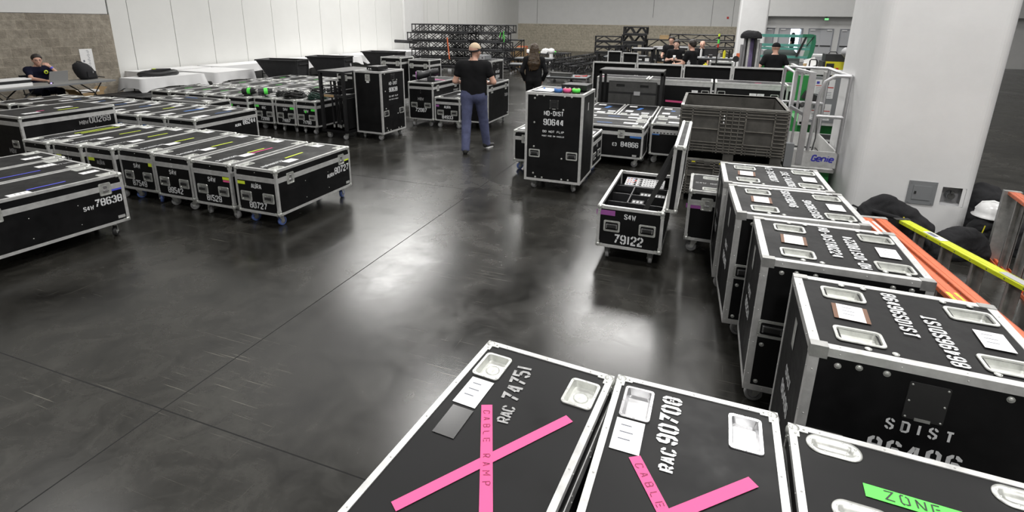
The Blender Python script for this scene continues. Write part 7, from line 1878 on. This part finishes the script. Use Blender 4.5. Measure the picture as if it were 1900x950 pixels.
# seated man
Ps = dict(head=(.02, .13, 1.195), face=(.05, .232, 1.185), neck=(.01, .07, 1.06), chest=(0, .03, .90), waist=(0, -.03, .66), pelvis=(0, -.05, .56),
    shL=(-.195, .05, .985), shR=(.195, .05, .985), elL=(-.25, .43, .785), elR=(.27, .26, .82), wrL=(-.095, .315, 1.06), wrR=(.17, .50, .785),
    hipL=(-.10, 0, .53), hipR=(.10, 0, .53), knL=(-.15, .42, .52), knR=(.15, .42, .52), anL=(-.15, .38, .09), anR=(.16, .36, .09), toeL=(-.16, .52, .034), toeR=(.18, .50, .034),
    hdL=(.72, -.35, .62), hnL=(.3, -.9, -.2), hdR=(-.3, .95, 0), hnR=(0, 0, -1))
t, J = person('seated man in navy t-shirt and glasses touching his nose at the table', -14.02, 7.60, -90, Ps, h=.0095, bulk=1.0, top=('navy', 'tshirt'), legs=('navy', 'trousers'), hair='darkhair', glasses=True, wob=.002, tsh_low=-.06)
b = MB().use('yellow'); b.ball((-.085, .165, .93), .045, 12, (1, .35, 1)); b.use('marker'); b.ball((-.082, .178, .93), .022, 8, (1, .35, 1)); b.build('shirt_print', None, t)
b = MB().use('violet'); p, q = Vector(J['elL']), Vector(J['wrL']); b.cyl(p.lerp(q, .82), p.lerp(q, .93), .033, 14); b.build('wrist_band', None, t)
# far people
def stand(H, hold=None, turn=0):
    s = H / 1.75
    P = dict(head=(0, .02, 1.63), face=(math.sin(turn) * .1, .02 + math.cos(turn) * .1, 1.63), neck=(0, 0, 1.49), chest=(0, 0, 1.32), waist=(0, 0, 1.1), pelvis=(0, 0, .96), shL=(-.19, 0, 1.41), shR=(.19, 0, 1.41),
        hipL=(-.10, 0, .91), hipR=(.10, 0, .91), knL=(-.11, .02, .5), knR=(.11, .02, .5), anL=(-.12, -.02, .085), anR=(.12, -.02, .085), toeL=(-.14, .12, .033), toeR=(.14, .12, .033),
        elL=(-.26, -.02, 1.13), elR=(.26, -.02, 1.13), wrL=(-.25, .08, .89), wrR=(.25, .08, .89))
    if hold == 'both': P.update(elL=(-.27, .0, 1.14), elR=(.27, .0, 1.14), wrL=(-.08, .22, 1.17), wrR=(.06, .24, 1.20), hdL=(1, .3, .2), hdR=(-1, .3, .2))
    if hold == 'fwd': P.update(elL=(-.25, .10, 1.15), elR=(.25, .10, 1.15), wrL=(-.20, .34, 1.12), wrR=(.20, .34, 1.12))
    if hold == 'hips': P.update(elL=(-.34, -.03, 1.16), elR=(.34, -.03, 1.16), wrL=(-.26, .14, 1.03), wrR=(.27, .14, 1.03))
    return {k: (tuple(c * s for c in v)) for k, v in P.items()}
P_CURL.update(L=.8, R=.8)
t, J = person('woman in black v-neck facing the camera, holding a cup, mid-distance', -.92, 16.75, 172, stand(1.70, 'both'), h=.013, bulk=.9, legs=('tee', 'trousers'), skin='skin2', hair='darkhair', wob=0)
t2 = thing('paper_cup', 'white cup held by the woman in black', 'cup', (-.94, 16.50, 1.165)); b = MB().use('paper'); b.lathe([(0, 0), (.03, 0), (.042, .11), (0, .115)], n=12); b.build('cup', None, t2)
person('dark-clothed man turned sideways beside the light stand', -.42, 15.0, 60, stand(1.76, 'fwd'), h=.013, bulk=1.0, legs=('tee', 'trousers'), hair='darkhair', wob=0)
person('person in black half hidden behind the woman with the cup', -1.20, 18.75, 170, stand(1.76, 'fwd'), h=.014, bulk=1.0, legs=('tee', 'trousers'), hair='darkhair', wob=0)
person('bald person standing behind the dark monitor', -.24, 20.0, 178, stand(1.60, None), h=.014, bulk=1.0, legs=('tee', 'trousers'), wob=0)
person('man in black cap and t-shirt seen from behind near the column', 1.50, 14.4, 8, stand(1.75, 'hips'), h=.013, bulk=1.05, legs=('jeans', 'trousers'), cap=('tee', True), wob=0)
person('dark figure walking outside the open far door', 4.98, 39.3, 60, stand(1.72, None), h=.018, legs=('navy', 'trousers'), hair='darkhair', wob=0)
